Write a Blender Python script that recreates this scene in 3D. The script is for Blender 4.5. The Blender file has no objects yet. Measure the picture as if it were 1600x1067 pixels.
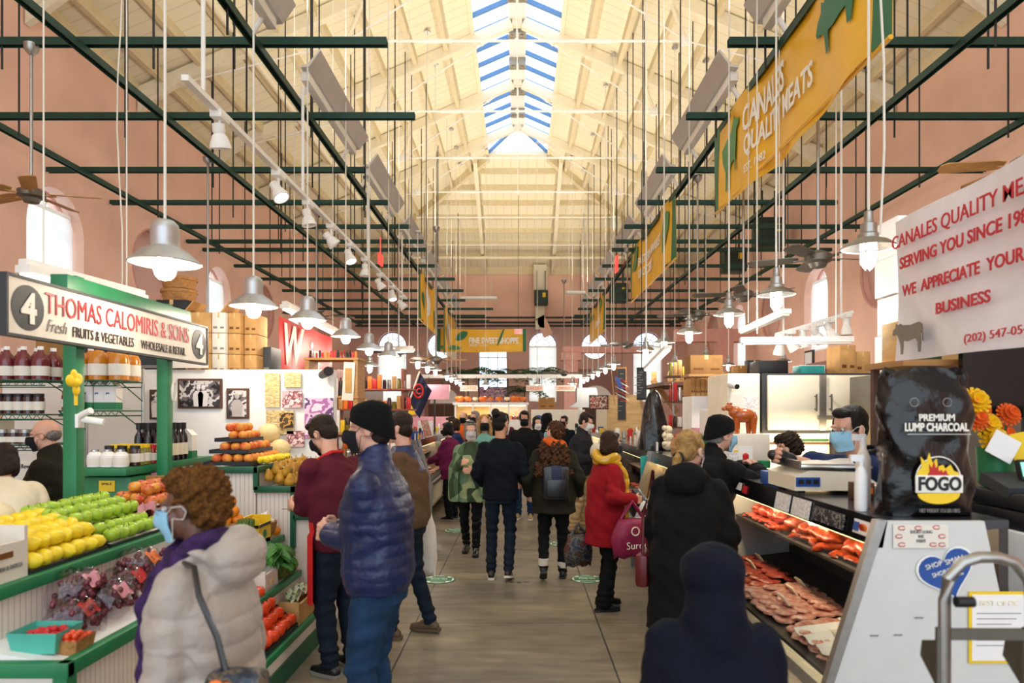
import bpy, bmesh, math, random
import numpy as np
from mathutils import Vector, Matrix, noise
random.seed(7)
PI = math.pi
R = math.radians
V = Vector
SC = bpy.context.scene
COL = SC.collection

# ---------------------------------------------------------------- camera, sky, exposure
F, VX, VY, CH = 1066.667, 812.0, 644.0, 1.75
cd = bpy.data.cameras.new('camera')
cam = bpy.data.objects.new('camera', cd); COL.objects.link(cam)
cam.location = (0, 0, CH); cam.rotation_euler = (PI/2, 0, 0)
cd.sensor_width = 36; cd.lens = 24; cd.shift_x = -12/1600; cd.shift_y = 110.5/1600
cd.clip_start = .05; cd.clip_end = 300
cd.dof.use_dof = True; cd.dof.focus_distance = 7.5; cd.dof.aperture_fstop = 2.2
SC.camera = cam
SC.view_settings.view_transform = 'Standard'; SC.view_settings.look = 'None'
SC.view_settings.gamma = 1; SC.view_settings.use_curve_mapping = False
SC.view_settings.exposure = 0.25
w = bpy.data.worlds.new('sky'); SC.world = w; w.use_nodes = True
bg = w.node_tree.nodes['Background']; bg.inputs[0].default_value = (.80, .90, 1, 1); bg.inputs[1].default_value = 2.1

UP_W, PEND_W = 78, 11   # watts of each uplight and of each pendant bulb
def lamp(name, kind, loc, power, color=(1, 1, 1), size=.2, size_y=None, aim=None, parent=None, spot=None):
    d = bpy.data.lights.new(name, kind); d.energy = power; d.color = color
    if kind == 'AREA':
        d.size = size
        if size_y: d.shape = 'RECTANGLE'; d.size_y = size_y
    else: d.shadow_soft_size = size
    if spot: d.spot_size = R(spot); d.spot_blend = .6
    o = bpy.data.objects.new(name, d); COL.objects.link(o); o.location = loc
    if aim is not None: o.rotation_euler = (V(aim)-V(loc)).to_track_quat('-Z', 'Y').to_euler()
    if parent: o.parent = parent; o.location = V(loc)-wloc(parent)
    return o

# ---------------------------------------------------------------- materials
def lin(c): return tuple((v/12.92 if v <= .04045 else ((v+.055)/1.055)**2.4) for v in c)
def hx(s): return lin(tuple(int(s[i:i+2], 16)/255 for i in (0, 2, 4)))
MATS = {}
def mat(name, col='808080', rough=.6, metal=0, var=.06, scale=8, bump=0, bscale=40, emit=0, trans=0, alpha=1, spec=.5, col2=None, sheen=0, coat=0, stretch=None, sss=0):
    if name in MATS: return MATS[name]
    m = bpy.data.materials.new(name); m.use_nodes = True; MATS[name] = m
    nt = m.node_tree; n = nt.nodes; b = n['Principled BSDF']; lk = nt.links.new
    c = hx(col) if isinstance(col, str) else col
    b.inputs['Roughness'].default_value = rough; b.inputs['Metallic'].default_value = metal
    b.inputs['Specular IOR Level'].default_value = spec
    tc = n.new('ShaderNodeTexCoord'); src = tc.outputs['Object']
    if stretch:
        mp = n.new('ShaderNodeMapping'); mp.inputs['Scale'].default_value = stretch; lk(src, mp.inputs[0]); src = mp.outputs[0]
    if var or col2:
        tx = n.new('ShaderNodeTexNoise'); tx.inputs['Scale'].default_value = scale; tx.inputs['Detail'].default_value = 4
        lk(src, tx.inputs['Vector'])
        rp = n.new('ShaderNodeValToRGB'); lk(tx.outputs[0], rp.inputs[0])
        rp.color_ramp.elements[0].position = .35; rp.color_ramp.elements[1].position = .65
        c2 = hx(col2) if col2 else tuple(min(1, v*(1+var)) for v in c)
        c1 = c if col2 else tuple(v*(1-var) for v in c)
        rp.color_ramp.elements[0].color = (*c1, 1); rp.color_ramp.elements[1].color = (*c2, 1)
        lk(rp.outputs[0], b.inputs['Base Color'])
    else: b.inputs['Base Color'].default_value = (*c, 1)
    if bump:
        t2 = n.new('ShaderNodeTexNoise'); t2.inputs['Scale'].default_value = bscale; t2.inputs['Detail'].default_value = 3
        lk(src, t2.inputs['Vector'])
        bp = n.new('ShaderNodeBump'); bp.inputs['Strength'].default_value = bump; bp.inputs['Distance'].default_value = .02
        lk(t2.outputs[0], bp.inputs['Height']); lk(bp.outputs[0], b.inputs['Normal'])
    if emit:
        b.inputs['Emission Color'].default_value = (*c, 1); b.inputs['Emission Strength'].default_value = emit
    if trans: b.inputs['Transmission Weight'].default_value = trans
    if alpha < 1: b.inputs['Alpha'].default_value = alpha
    if sheen: b.inputs['Sheen Weight'].default_value = sheen
    if coat: b.inputs['Coat Weight'].default_value = coat; b.inputs['Coat Roughness'].default_value = .1
    if sss: b.inputs['Subsurface Weight'].default_value = sss; b.inputs['Subsurface Scale'].default_value = .01
    return m
def pane_mat(name, tint, gloss=.12):
    m = bpy.data.materials.new(name); m.use_nodes = True; MATS[name] = m
    n = m.node_tree.nodes; n.clear(); lk = m.node_tree.links.new
    o = n.new('ShaderNodeOutputMaterial'); mx = n.new('ShaderNodeMixShader'); t = n.new('ShaderNodeBsdfTransparent'); g = n.new('ShaderNodeBsdfGlossy')
    t.inputs[0].default_value = (*tint, 1); g.inputs['Roughness'].default_value = .04; mx.inputs[0].default_value = gloss
    lk(t.outputs[0], mx.inputs[1]); lk(g.outputs[0], mx.inputs[2]); lk(mx.outputs[0], o.inputs[0]); return m
def cloth_trans(name, col, amt=.5):
    m = bpy.data.materials.new(name); m.use_nodes = True; MATS[name] = m
    n = m.node_tree.nodes; n.clear(); lk = m.node_tree.links.new
    o = n.new('ShaderNodeOutputMaterial'); mx = n.new('ShaderNodeMixShader'); t = n.new('ShaderNodeBsdfTranslucent'); g = n.new('ShaderNodeBsdfDiffuse')
    t.inputs[0].default_value = (*hx(col), 1); g.inputs[0].default_value = (*hx(col), 1); mx.inputs[0].default_value = amt
    lk(g.outputs[0], mx.inputs[1]); lk(t.outputs[0], mx.inputs[2]); lk(mx.outputs[0], o.inputs[0]); return m

M = lambda k: MATS[k]
mat('salmon', 'F3C8B5', .85, var=.05, scale=1.2, bump=.05)
mat('mauve', 'DDB7AE', .85, var=.05, scale=1.5, bump=.05)
mat('dark_mauve', 'A07A74', .8, var=.05)
mat('cream_wall', 'EBDDB9', .8, var=.03)
mat('steel_cream', 'F1E8CF', .55, var=.03)
mat('purlin', 'E0D2AE', .7, var=.04)
mat('white_steel', 'F2F1EC', .5, var=.02)
mat('channel', '1E4236', .5, .3, var=.1)
mat('dark_rod', '2A2A28', .5, .4, var=.05)
mat('white_paint', 'F0EEE8', .55, var=.03)
mat('white_cord', 'E6E2D6', .6, var=0)
mat('alu', 'BFC1C4', .38, .75, var=.05, scale=20)
mat('steel', 'C9CBCD', .28, .95, var=.04, scale=20)
mat('brushed', 'A9A7A2', .35, .9, var=.06, scale=30)
mat('gunmetal', '6F6B62', .45, .7, var=.05)
mat('black', '16161A', .5, var=.05)
mat('black_gloss', '0A0B0E', .22, var=.05, coat=.25, spec=.3)
mat('black_plastic', '08090C', .25, var=0, bump=.9, bscale=9, coat=.3, spec=.35)
mat('charcoal', '33363A', .6, var=.08)
mat('green_paint', '1F7A4C', .45, var=.08, scale=6)
mat('green_dark', '14573A', .45, var=.1, scale=6)
mat('heater_green', '1D3B2C', .45, .2, var=.06)
mat('bead', 'EFE7DC', .6, var=.02)
mat('white', 'F5F3F0', .6, var=.02)
mat('offwhite', 'E9E3D6', .6, var=.03)
mat('bulb', (1, .96, .88), .3, var=0, emit=9)
mat('tube', (1, .97, .9), .3, var=0, emit=2.2)
mat('warm_tube', (1, .78, .36), .3, var=0, emit=5)
mat('spot_face', (1, .85, .8), .3, var=0, emit=4)
mat('red_emit', (1, .05, .04), .4, var=0, emit=1.2)
mat('shade_in', 'EDEBE6', .4, var=0)
mat('cardboard', 'C89B62', .8, var=.1, scale=10)
mat('cardboard_dark', '9C7446', .8, var=.1, scale=10)
mat('kraft_print', '7A4E28', .8, var=0)
mat('wood', 'B98950', .6, var=.15, scale=4, stretch=(1, 1, 12))
mat('ply', 'D9B77C', .6, var=.12, scale=3, stretch=(1, 1, 6))
mat('red_text', 'C4182C', .5, var=0)
mat('dark_text', '3B2A28', .6, var=0)
mat('white_text', 'F4F1E6', .6, var=0)
mat('black_text', '1B1B1B', .6, var=0)
mat('grey_text', '8F8A86', .6, var=0)
mat('banner_yellow', 'EDB51C', .42, var=.06, scale=2, bump=.15, bscale=3)
mat('banner_green', '1E6B45', .5, var=.06)
mat('banner_leaf', '4D8B4B', .5, var=.06)
mat('banner_white', 'ECE9EE', .6, var=.03, bump=.1, bscale=4)
mat('pink_stone', 'D7A296', .8, var=.05)
mat('leaf', '2F5A2B', .6, var=.2, scale=10)
mat('collard', '3E7A2C', .5, var=.25, scale=12)
mat('wood_dark', '5A3A28', .6, var=.1)
mat('blue', '1E4E9C', .5, var=.05)
mat('teal', '2BA8A2', .5, var=.1)
mat('red', 'C4201F', .5, var=.05)
mat('yellow', 'F2CC22', .5, var=.05)
mat('orange', 'EE7A1A', .5, var=.08)
mat('pink', 'E7A0AE', .5, var=.08)
pane_mat('glass', (.94, .98, 1), .08)
pane_mat('sky_glass', (.86, .93, 1), .03)
pane_mat('case_glass', (.93, .95, .94), .07)
pane_mat('film', (.94, .92, .94), .035)
pane_mat('clear_bottle', (.8, .82, .8), .18)
cloth_trans('blind', 'FBF8F0', .65)
cloth_trans('blind_cream', 'FFF4E2', .8)

# floor: trowelled concrete slabs with saw joints
def floor_mat():
    m = bpy.data.materials.new('floor_concrete'); m.use_nodes = True
    nt = m.node_tree; n = nt.nodes; lk = nt.links.new; b = n['Principled BSDF']
    tc = n.new('ShaderNodeTexCoord'); sp = n.new('ShaderNodeSeparateXYZ'); lk(tc.outputs['Object'], sp.inputs[0])
    def mth(op, a, bb=None, v=None):
        q = n.new('ShaderNodeMath'); q.operation = op
        lk(a, q.inputs[0]) if not isinstance(a, (int, float)) else setattr(q.inputs[0], 'default_value', a)
        if bb is not None: lk(bb, q.inputs[1])
        if v is not None: q.inputs[1].default_value = v
        return q.outputs[0]
    def joint(src, off, step, wdt):
        a = mth('ADD', src, v=off+step/2+step*40); a = mth('MODULO', a, v=step); a = mth('SUBTRACT', a, v=step/2); a = mth('ABSOLUTE', a)
        return mth('LESS_THAN', a, v=wdt)
    j = mth('MAXIMUM', joint(sp.outputs[0], .865, 1.515, .007), joint(sp.outputs[1], -5.67, 1.49, .005))
    def nz(sc, st, det=5):
        mp = n.new('ShaderNodeMapping'); mp.inputs['Scale'].default_value = st; lk(tc.outputs['Object'], mp.inputs[0])
        t = n.new('ShaderNodeTexNoise'); t.inputs['Scale'].default_value = sc; t.inputs['Detail'].default_value = det; lk(mp.outputs[0], t.inputs['Vector']); return t.outputs[0]
    rp = n.new('ShaderNodeValToRGB'); lk(nz(.8, (1, 1.6, 1)), rp.inputs[0])
    e = rp.color_ramp.elements; e[0].position = .3; e[0].color = (*hx('766D60'), 1); e[1].position = .7; e[1].color = (*hx('A3947A'), 1)
    rp2 = n.new('ShaderNodeValToRGB'); lk(nz(5, (.5, 2, 1)), rp2.inputs[0])
    e = rp2.color_ramp.elements; e[0].position = .35; e[0].color = (.62, .62, .63, 1); e[1].position = .68; e[1].color = (1, 1, 1, 1)
    mx = n.new('ShaderNodeMixRGB'); mx.blend_type = 'MULTIPLY'; mx.inputs[0].default_value = 1; lk(rp.outputs[0], mx.inputs[1]); lk(rp2.outputs[0], mx.inputs[2])
    m2 = n.new('ShaderNodeMixRGB'); lk(j, m2.inputs[0]); lk(mx.outputs[0], m2.inputs[1]); m2.inputs[2].default_value = (*hx('3E3B36'), 1)
    lk(m2.outputs[0], b.inputs['Base Color'])
    r3 = n.new('ShaderNodeMapRange'); lk(nz(2.5, (1, 1, 1)), r3.inputs[0]); r3.inputs[3].default_value = .25; r3.inputs[4].default_value = .6; lk(r3.outputs[0], b.inputs['Roughness'])
    MATS['floor'] = m
floor_mat()
# stripes along one axis (beadboard, roof decking, plaid) as a procedural bump / colour
def stripe_mat(name, col, col2, axis, freq, rough=.6, bump=.3, duty=.9):
    m = bpy.data.materials.new(name); m.use_nodes = True; MATS[name] = m
    nt = m.node_tree; n = nt.nodes; lk = nt.links.new; b = n['Principled BSDF']; b.inputs['Roughness'].default_value = rough
    tc = n.new('ShaderNodeTexCoord'); sp = n.new('ShaderNodeSeparateXYZ'); lk(tc.outputs['Object'], sp.inputs[0])
    a = n.new('ShaderNodeMath'); a.operation = 'MULTIPLY_ADD'; lk(sp.outputs[axis], a.inputs[0]); a.inputs[1].default_value = freq; a.inputs[2].default_value = 500
    f = n.new('ShaderNodeMath'); f.operation = 'FRACT'; lk(a.outputs[0], f.inputs[0])
    g = n.new('ShaderNodeMath'); g.operation = 'GREATER_THAN'; lk(f.outputs[0], g.inputs[0]); g.inputs[1].default_value = duty
    mx = n.new('ShaderNodeMixRGB'); lk(g.outputs[0], mx.inputs[0]); mx.inputs[1].default_value = (*hx(col), 1); mx.inputs[2].default_value = (*hx(col2), 1)
    lk(mx.outputs[0], b.inputs['Base Color'])
    return m
stripe_mat('deck_side', 'F3EAD0', 'E6DABA', 1, 3.2)
stripe_mat('deck_end', 'F3EAD0', 'E6DABA', 0, 3.2)
stripe_mat('beadboard', 'EDE4DA', 'CDBFB2', 0, 30, duty=.82)
stripe_mat('beadboard_side', 'EDE4DA', 'CDBFB2', 1, 30, duty=.82)
def print_mat(name, cols, scale=25, detail=2, rough=.5, stretch=(1, 1, 1), kind='n', pos=None):
    m = bpy.data.materials.new(name); m.use_nodes = True; MATS[name] = m
    nt = m.node_tree; n = nt.nodes; lk = nt.links.new; b = n['Principled BSDF']; b.inputs['Roughness'].default_value = rough
    tc = n.new('ShaderNodeTexCoord'); mp = n.new('ShaderNodeMapping'); mp.inputs['Scale'].default_value = stretch; lk(tc.outputs['Object'], mp.inputs[0])
    if kind == 'n':
        t = n.new('ShaderNodeTexNoise'); t.inputs['Detail'].default_value = detail; out = t.outputs[0]
    else:
        t = n.new('ShaderNodeTexVoronoi'); out = t.outputs['Color']
    t.inputs['Scale'].default_value = scale; lk(mp.outputs[0], t.inputs['Vector'])
    rp = n.new('ShaderNodeValToRGB'); lk(out, rp.inputs[0]); rp.color_ramp.interpolation = 'CONSTANT' if kind != 's' else 'LINEAR'
    el = rp.color_ramp.elements; k = len(cols)
    el[0].color = (*hx(cols[0]), 1); el[0].position = 0
    el[1].color = (*hx(cols[1]), 1); el[1].position = pos[1] if pos else .35+.3/k
    for i in range(2, k):
        e = el.new(pos[i] if pos else .35+.3*i/k); e.color = (*hx(cols[i]), 1)
    lk(rp.outputs[0], b.inputs['Base Color']); return m

# ---------------------------------------------------------------- mesh builder
class MB:
    def __init__(s): s.bm = bmesh.new(); s.mi = 0
    def _fin(s, vs):
        for f in {f for v in vs for f in v.link_faces}: f.material_index = s.mi
        return s
    def use(s, i): s.mi = i; return s
    def box(s, c, d, rot=None, bev=0, M0=None):
        Mx = Matrix.Translation(c) @ (rot.to_4x4() if rot else Matrix()) @ Matrix.Diagonal((d[0], d[1], d[2], 1))
        if M0: Mx = M0 @ Mx
        r = bmesh.ops.create_cube(s.bm, size=1, matrix=Mx); vs = r['verts']
        if bev:
            es = list({e for v in vs for e in v.link_edges})
            q = bmesh.ops.bevel(s.bm, geom=es, offset=bev, segments=2, affect='EDGES', profile=.5)
            for f in q['faces']: f.material_index = s.mi
            vs = [v for f in q['faces'] for v in f.verts]
        return s._fin(vs)
    def bx(s, x0, x1, y0, y1, z0, z1, bev=0):
        return s.box(((x0+x1)/2, (y0+y1)/2, (z0+z1)/2), (abs(x1-x0), abs(y1-y0), abs(z1-z0)), bev=bev)
    def cyl(s, a, b, r0, r1=None, seg=12, cap=True):
        a, b = V(a), V(b); d = b-a; L = d.length
        if L < 1e-6: return s
        Mx = Matrix.Translation((a+b)/2) @ d.to_track_quat('Z', 'Y').to_matrix().to_4x4()
        r = bmesh.ops.create_cone(s.bm, cap_ends=cap, segments=seg, radius1=r0, radius2=r0 if r1 is None else r1, depth=L, matrix=Mx)
        return s._fin(r['verts'])
    def bar(s, a, b, wd, ht):
        a, b = V(a), V(b); d = b-a
        q = d.to_track_quat('Y', 'Z').to_matrix()
        return s.box((a+b)/2, (wd, d.length, ht), rot=q)
    def ball(s, c, r, seg=14, rings=9, rot=None):
        r = (r, r, r) if isinstance(r, (int, float)) else r
        Mx = Matrix.Translation(c) @ (rot.to_4x4() if rot else Matrix()) @ Matrix.Diagonal((*r, 1))
        q = bmesh.ops.create_uvsphere(s.bm, u_segments=seg, v_segments=rings, radius=1, matrix=Mx)
        return s._fin(q['verts'])
    def cap(s, a, b, r0, r1=None, seg=12):
        r1 = r0 if r1 is None else r1
        s.cyl(a, b, r0, r1, seg, False); s.ball(a, r0, seg, 8); s.ball(b, r1, seg, 8); return s
    def loft(s, rings, close=True, caps=True):
        vv = [[s.bm.verts.new(p) for p in r] for r in rings]; n = len(vv[0]); fs = []
        for i in range(len(vv)-1):
            for j in range(n if close else n-1):
                k = (j+1) % n
                fs.append(s.bm.faces.new((vv[i][j], vv[i][k], vv[i+1][k], vv[i+1][j])))
        if caps and close:
            fs.append(s.bm.faces.new(vv[0][::-1])); fs.append(s.bm.faces.new(vv[-1]))
        for f in fs: f.material_index = s.mi
        return s
    def lathe(s, prof, c=(0, 0, 0), seg=20, caps=True, rot=None, sx=1, sy=1):
        c = V(c); rings = []
        for r, z in prof:
            ring = []
            for k in range(seg):
                a = 2*PI*k/seg; p = V((max(r, 1e-4)*math.cos(a)*sx, max(r, 1e-4)*math.sin(a)*sy, z))
                ring.append(c+(rot @ p if rot else p))
            rings.append(ring)
        return s.loft(rings, True, caps)
    def tube(s, pts, r, seg=8, closed=False):
        pts = [V(p) for p in pts]; n = len(pts); rs = r if isinstance(r, (list, tuple)) else [r]*n
        rings = []; up = V((.31, .17, .94))
        for i, p in enumerate(pts):
            d = (pts[min(i+1, n-1)]-pts[max(i-1, 0)]).normalized()
            u = d.cross(up)
            if u.length < .05: u = d.cross(V((1, 0, .1)))
            u.normalize(); v = d.cross(u)
            rings.append([p+u*rs[i]*math.cos(2*PI*k/seg)+v*rs[i]*math.sin(2*PI*k/seg) for k in range(seg)])
        return s.loft(rings)
    def poly(s, pts, n, t):
        """flat outline pts (3d) extruded by t along n"""
        n = V(n)*t; a = [s.bm.verts.new(p) for p in pts]; b = [s.bm.verts.new(V(p)+n) for p in pts]; k = len(a); fs = []
        fs.append(s.bm.faces.new(a)); fs.append(s.bm.faces.new(b[::-1]))
        for i in range(k): fs.append(s.bm.faces.new((a[i], b[i], b[(i+1) % k], a[(i+1) % k])))
        for f in fs: f.material_index = s.mi
        return s
    def sheet(s, fn, nu, nv, t=.003):
        """fn(u,v)->point; a thin solid sheet"""
        P = [[V(fn(i/nu, j/nv)) for j in range(nv+1)] for i in range(nu+1)]
        def nrm(i, j):
            du = P[min(i+1, nu)][j]-P[max(i-1, 0)][j]; dv = P[i][min(j+1, nv)]-P[i][max(j-1, 0)]
            q = du.cross(dv); return q.normalized() if q.length > 1e-9 else V((0, 0, 1))
        A = [[s.bm.verts.new(P[i][j]) for j in range(nv+1)] for i in range(nu+1)]
        B = [[s.bm.verts.new(P[i][j]-nrm(i, j)*t) for j in range(nv+1)] for i in range(nu+1)]; fs = []
        for i in range(nu):
            for j in range(nv):
                fs.append(s.bm.faces.new((A[i][j], A[i+1][j], A[i+1][j+1], A[i][j+1])))
                fs.append(s.bm.faces.new((B[i][j], B[i][j+1], B[i+1][j+1], B[i+1][j])))
        for i in range(nu):
            fs.append(s.bm.faces.new((A[i][0], B[i][0], B[i+1][0], A[i+1][0]))); fs.append(s.bm.faces.new((A[i][nv], A[i+1][nv], B[i+1][nv], B[i][nv])))
        for j in range(nv):
            fs.append(s.bm.faces.new((A[0][j], A[0][j+1], B[0][j+1], B[0][j]))); fs.append(s.bm.faces.new((A[nu][j], B[nu][j], B[nu][j+1], A[nu][j+1])))
        for f in fs: f.material_index = s.mi
        return s
    def mesh(s, name, smooth=35, fix=True):
        me = bpy.data.meshes.new(name)
        if fix: bmesh.ops.recalc_face_normals(s.bm, faces=s.bm.faces[:])
        s.bm.to_mesh(me); s.bm.free()
        if smooth:
            me.shade_smooth(); me.set_sharp_from_angle(angle=R(smooth))
        return me
WL = {}
def wloc(o): return WL.get(o.name, V((0, 0, 0)))
def setp(o, label=None, cat=None, group=None, kind=None):
    if label: o['label'] = label
    if cat: o['category'] = cat
    if group: o['group'] = group
    if kind: o['kind'] = kind
    return o
def T(name, label, cat, loc, group=None, rz=0):
    o = bpy.data.objects.new(name, None); COL.objects.link(o); o.location = loc; o.rotation_euler = (0, 0, rz)
    o.empty_display_size = .1; WL[o.name] = V(loc); return setp(o, label, cat, group)
def mesh_obj(name, me, mats, parent=None):
    o = bpy.data.objects.new(name, me); COL.objects.link(o)
    if not isinstance(mats, (list, tuple)): mats = [mats]
    if not me.materials:
        for m in mats: me.materials.append(M(m) if isinstance(m, str) else m)
    if parent: o.parent = parent
    return o
def Pt(name, mb, mats, parent, label=None, smooth=35, local=False, kind=None):
    me = mb.mesh(name, smooth) if isinstance(mb, MB) else mb
    if not local:
        me.transform(Matrix.Translation(-wloc(parent)))
    o = mesh_obj(name, me, mats, parent); WL[o.name] = wloc(parent) if not local else V()
    if label: o['label'] = label
    if kind: o['kind'] = kind
    return o
def S(name, mb, mats, label, cat, group=None, smooth=35, kind=None):
    me = mb.mesh(name, smooth) if isinstance(mb, MB) else mb
    n = len(me.vertices); a = np.empty(n*3); me.vertices.foreach_get('co', a); a = a.reshape(-1, 3)
    c = (a.min(0)+a.max(0))/2; c[2] = a[:, 2].min()
    me.transform(Matrix.Translation(-V(c)))
    o = mesh_obj(name, me, mats); o.location = c; WL[o.name] = V(c)
    return setp(o, label, cat, group, kind)
def STR(name, mb, mats, label, parent=None, smooth=35):
    me = mb.mesh(name, smooth) if isinstance(mb, MB) else mb
    o = mesh_obj(name, me, mats, parent); o['kind'] = 'structure'
    if not parent: o['label'] = label; o['category'] = name.split('_')[0]
    return o
KIDS = {}
def copy(src, loc, label=None, group=None, rz=None, scale=None, rot=None):
    """copies a thing with its parts and sub-parts, sharing mesh data"""
    def rec(o, par):
        c = o.copy(); COL.objects.link(c)
        if par: c.parent = par
        for ch in list(o.children): rec(ch, c)
        return c
    c = rec(src, None); c.location = loc; WL[c.name] = V(loc)
    if rz is not None: c.rotation_euler = (0, 0, rz)
    if rot is not None: c.rotation_euler = rot
    if scale is not None: c.scale = (scale,)*3 if isinstance(scale, (int, float)) else scale
    if label: c['label'] = label
    if group: c['group'] = group
    return c
ORD = ['first', 'second', 'third', 'fourth', 'fifth', 'sixth', 'seventh', 'eighth', 'ninth', 'tenth', 'eleventh', 'twelfth', 'thirteenth', 'fourteenth', 'fifteenth', 'sixteenth', 'seventeenth', 'eighteenth', 'nineteenth', 'twentieth', 'twenty-first', 'twenty-second', 'twenty-third', 'twenty-fourth']
TXT = {}
def text(body, c, u, v, wd, ht, mats, parent, name='lettering', ext=.002, off=0.0, shear=0, bend=None):
    k = bpy.data.curves.new('txt', 'FONT'); k.body = body; k.size = 1; k.extrude = .01; k.offset = off; k.shear = shear; k.resolution_u = 3
    k.align_x = 'CENTER'
    o = bpy.data.objects.new('txt', k)
    me = bpy.data.meshes.new_from_object(o); bpy.data.objects.remove(o); bpy.data.curves.remove(k)
    n = len(me.vertices); a = np.empty(n*3); me.vertices.foreach_get('co', a); a = a.reshape(-1, 3)
    lo, hi = a.min(0), a.max(0); cx, cy = (lo[0]+hi[0])/2, (lo[1]+hi[1])/2
    u, v = V(u).normalized(), V(v).normalized(); nn = u.cross(v)
    xs = (a[:, 0]-cx)*wd/max(hi[0]-lo[0], 1e-6); ys = (a[:, 1]-cy)*ht/max(hi[1]-lo[1], 1e-6); zs = a[:, 2]/.01*ext
    if bend is not None: dv = bend(xs, ys); ys = ys+dv[0]; zs = zs+dv[1]
    out = np.array(c)[None]+np.outer(xs, u)+np.outer(ys, v)+np.outer(zs, nn)
    me.vertices.foreach_set('co', out.ravel()); me.update(); me.name = name
    me.materials.clear()
    return Pt(name, me, mats, parent, smooth=0)
def P(px, py, Y): return V(((px-VX)*Y/F, Y, CH-(py-VY)*Y/F))
# ---------------------------------------------------------------- hall shell
RC, W, E, XS, ZS, D, HY, YB = -.06, 7.6, 8.3, 1.1, 11.1, 31.0, 24.7, -6.0
XL, XR = RC-W, RC+W
def zroof(x): return E+(W-abs(x-RC))*(ZS-E)/(W-XS)
def zroof_end(y): return E+(D-y)*(ZS-E)/(D-HY)
def hipy(x): return D-(W-abs(x-RC))*(D-HY)/(W-XS)
STR('floor', MB().bx(XL, XR, YB, D, -.2, 0), 'floor', 'trowelled tan concrete floor with saw-cut joints')

def arch(mb, axis, c, wd, z0, zs, t0, t1, seg=14):
    """arched prism: axis 'x' cuts along x (side walls), 'y' along y (end wall)"""
    pts = [(-wd/2, z0), (wd/2, z0)]+[(wd/2*math.cos(PI*k/seg), zs+wd/2*math.sin(PI*k/seg)) for k in range(seg+1)]
    f = (lambda p: (t0, c+p[0], p[1])) if axis == 'x' else (lambda p: (c+p[0], t0, p[1]))
    mb.poly([f(p) for p in pts], (1, 0, 0) if axis == 'x' else (0, 1, 0), t1-t0)
def disc(mb, axis, c, zc, r, t0, t1, seg=28):
    pts = [(r*math.cos(2*PI*k/seg), zc+r*math.sin(2*PI*k/seg)) for k in range(seg)]
    f = (lambda p: (t0, c+p[0], p[1])) if axis == 'x' else (lambda p: (c+p[0], t0, p[1]))
    mb.poly([f(p) for p in pts], (1, 0, 0) if axis == 'x' else (0, 1, 0), t1-t0)
def cut_wall(name, wall_mb, cut_mb, mats, label):
    a = bpy.data.objects.new('a', wall_mb.mesh('w', 0)); b = bpy.data.objects.new('b', cut_mb.mesh('c', 0))
    tmp = bpy.data.scenes.new('tmp'); tmp.collection.objects.link(a); tmp.collection.objects.link(b)
    md = a.modifiers.new('x', 'BOOLEAN'); md.object = b; md.operation = 'DIFFERENCE'; md.solver = 'EXACT'
    vl = tmp.view_layers[0]; vl.update(); dg = vl.depsgraph
    me = bpy.data.meshes.new_from_object(a.evaluated_get(dg)); me.name = name
    bpy.data.objects.remove(a); bpy.data.objects.remove(b); bpy.data.scenes.remove(tmp)
    me.materials.clear(); return STR(name, me, mats, label)
ARC = [11.3, 17.4, 23.5]; RND = [14.3, 20.5, 26.7]
TH = .45
for side, x0, x1 in (('left', XL-TH, XL), ('right', XR, XR+TH)):
    c = MB()
    for y in ARC: arch(c, 'x', y, 1.4, 3.3, 4.75, x0-.1, x1+.1)
    for y in RND: disc(c, 'x', y, 4.75, .8, x0-.1 if side == 'right' else x1-.22, x1+.1 if side == 'left' else x0+.22)
    cut_wall('wall_'+side, MB().bx(x0, x1, YB, D, 0, 8.0), c, ['salmon'], 'salmon painted %s wall with deep arched and round windows' % side)
FA = [(-5.81, 0), (-1.22, 0), (1.05, 0), (5.81, 0)]; FR = [-3.6, 3.43]
c = MB()
for x, _ in FA: arch(c, 'y', x, 1.3, 2.2, 4.76, D-.1, D+TH+.1)
for x in FR: disc(c, 'y', x, 4.77, .62, D-.1, D+TH+.1)
cut_wall('wall_far', MB().bx(XL-TH, XR+TH, D, D+TH, 0, 5.7), c, ['mauve'], 'mauve lower part of the far end wall with arched windows')
STR('wall_far_upper', MB().bx(XL-TH, XR+TH, D, D+TH, 5.7, 8.0), 'salmon', 'salmon upper part of the far end wall')
STR('trim_1', MB().bx(XL-.3, XL+.06, YB, D, 8.0, E+.1), 'cream_wall', 'cream fascia board along the top of the left wall')
STR('trim_2', MB().bx(XR-.06, XR+.3, YB, D, 8.0, E+.1), 'cream_wall', 'cream fascia board along the top of the right wall')
STR('trim_3', MB().bx(XL, XR, D-.06, D+.3, 8.0, E+.1), 'cream_wall', 'cream fascia board along the top of the far wall')
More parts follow.
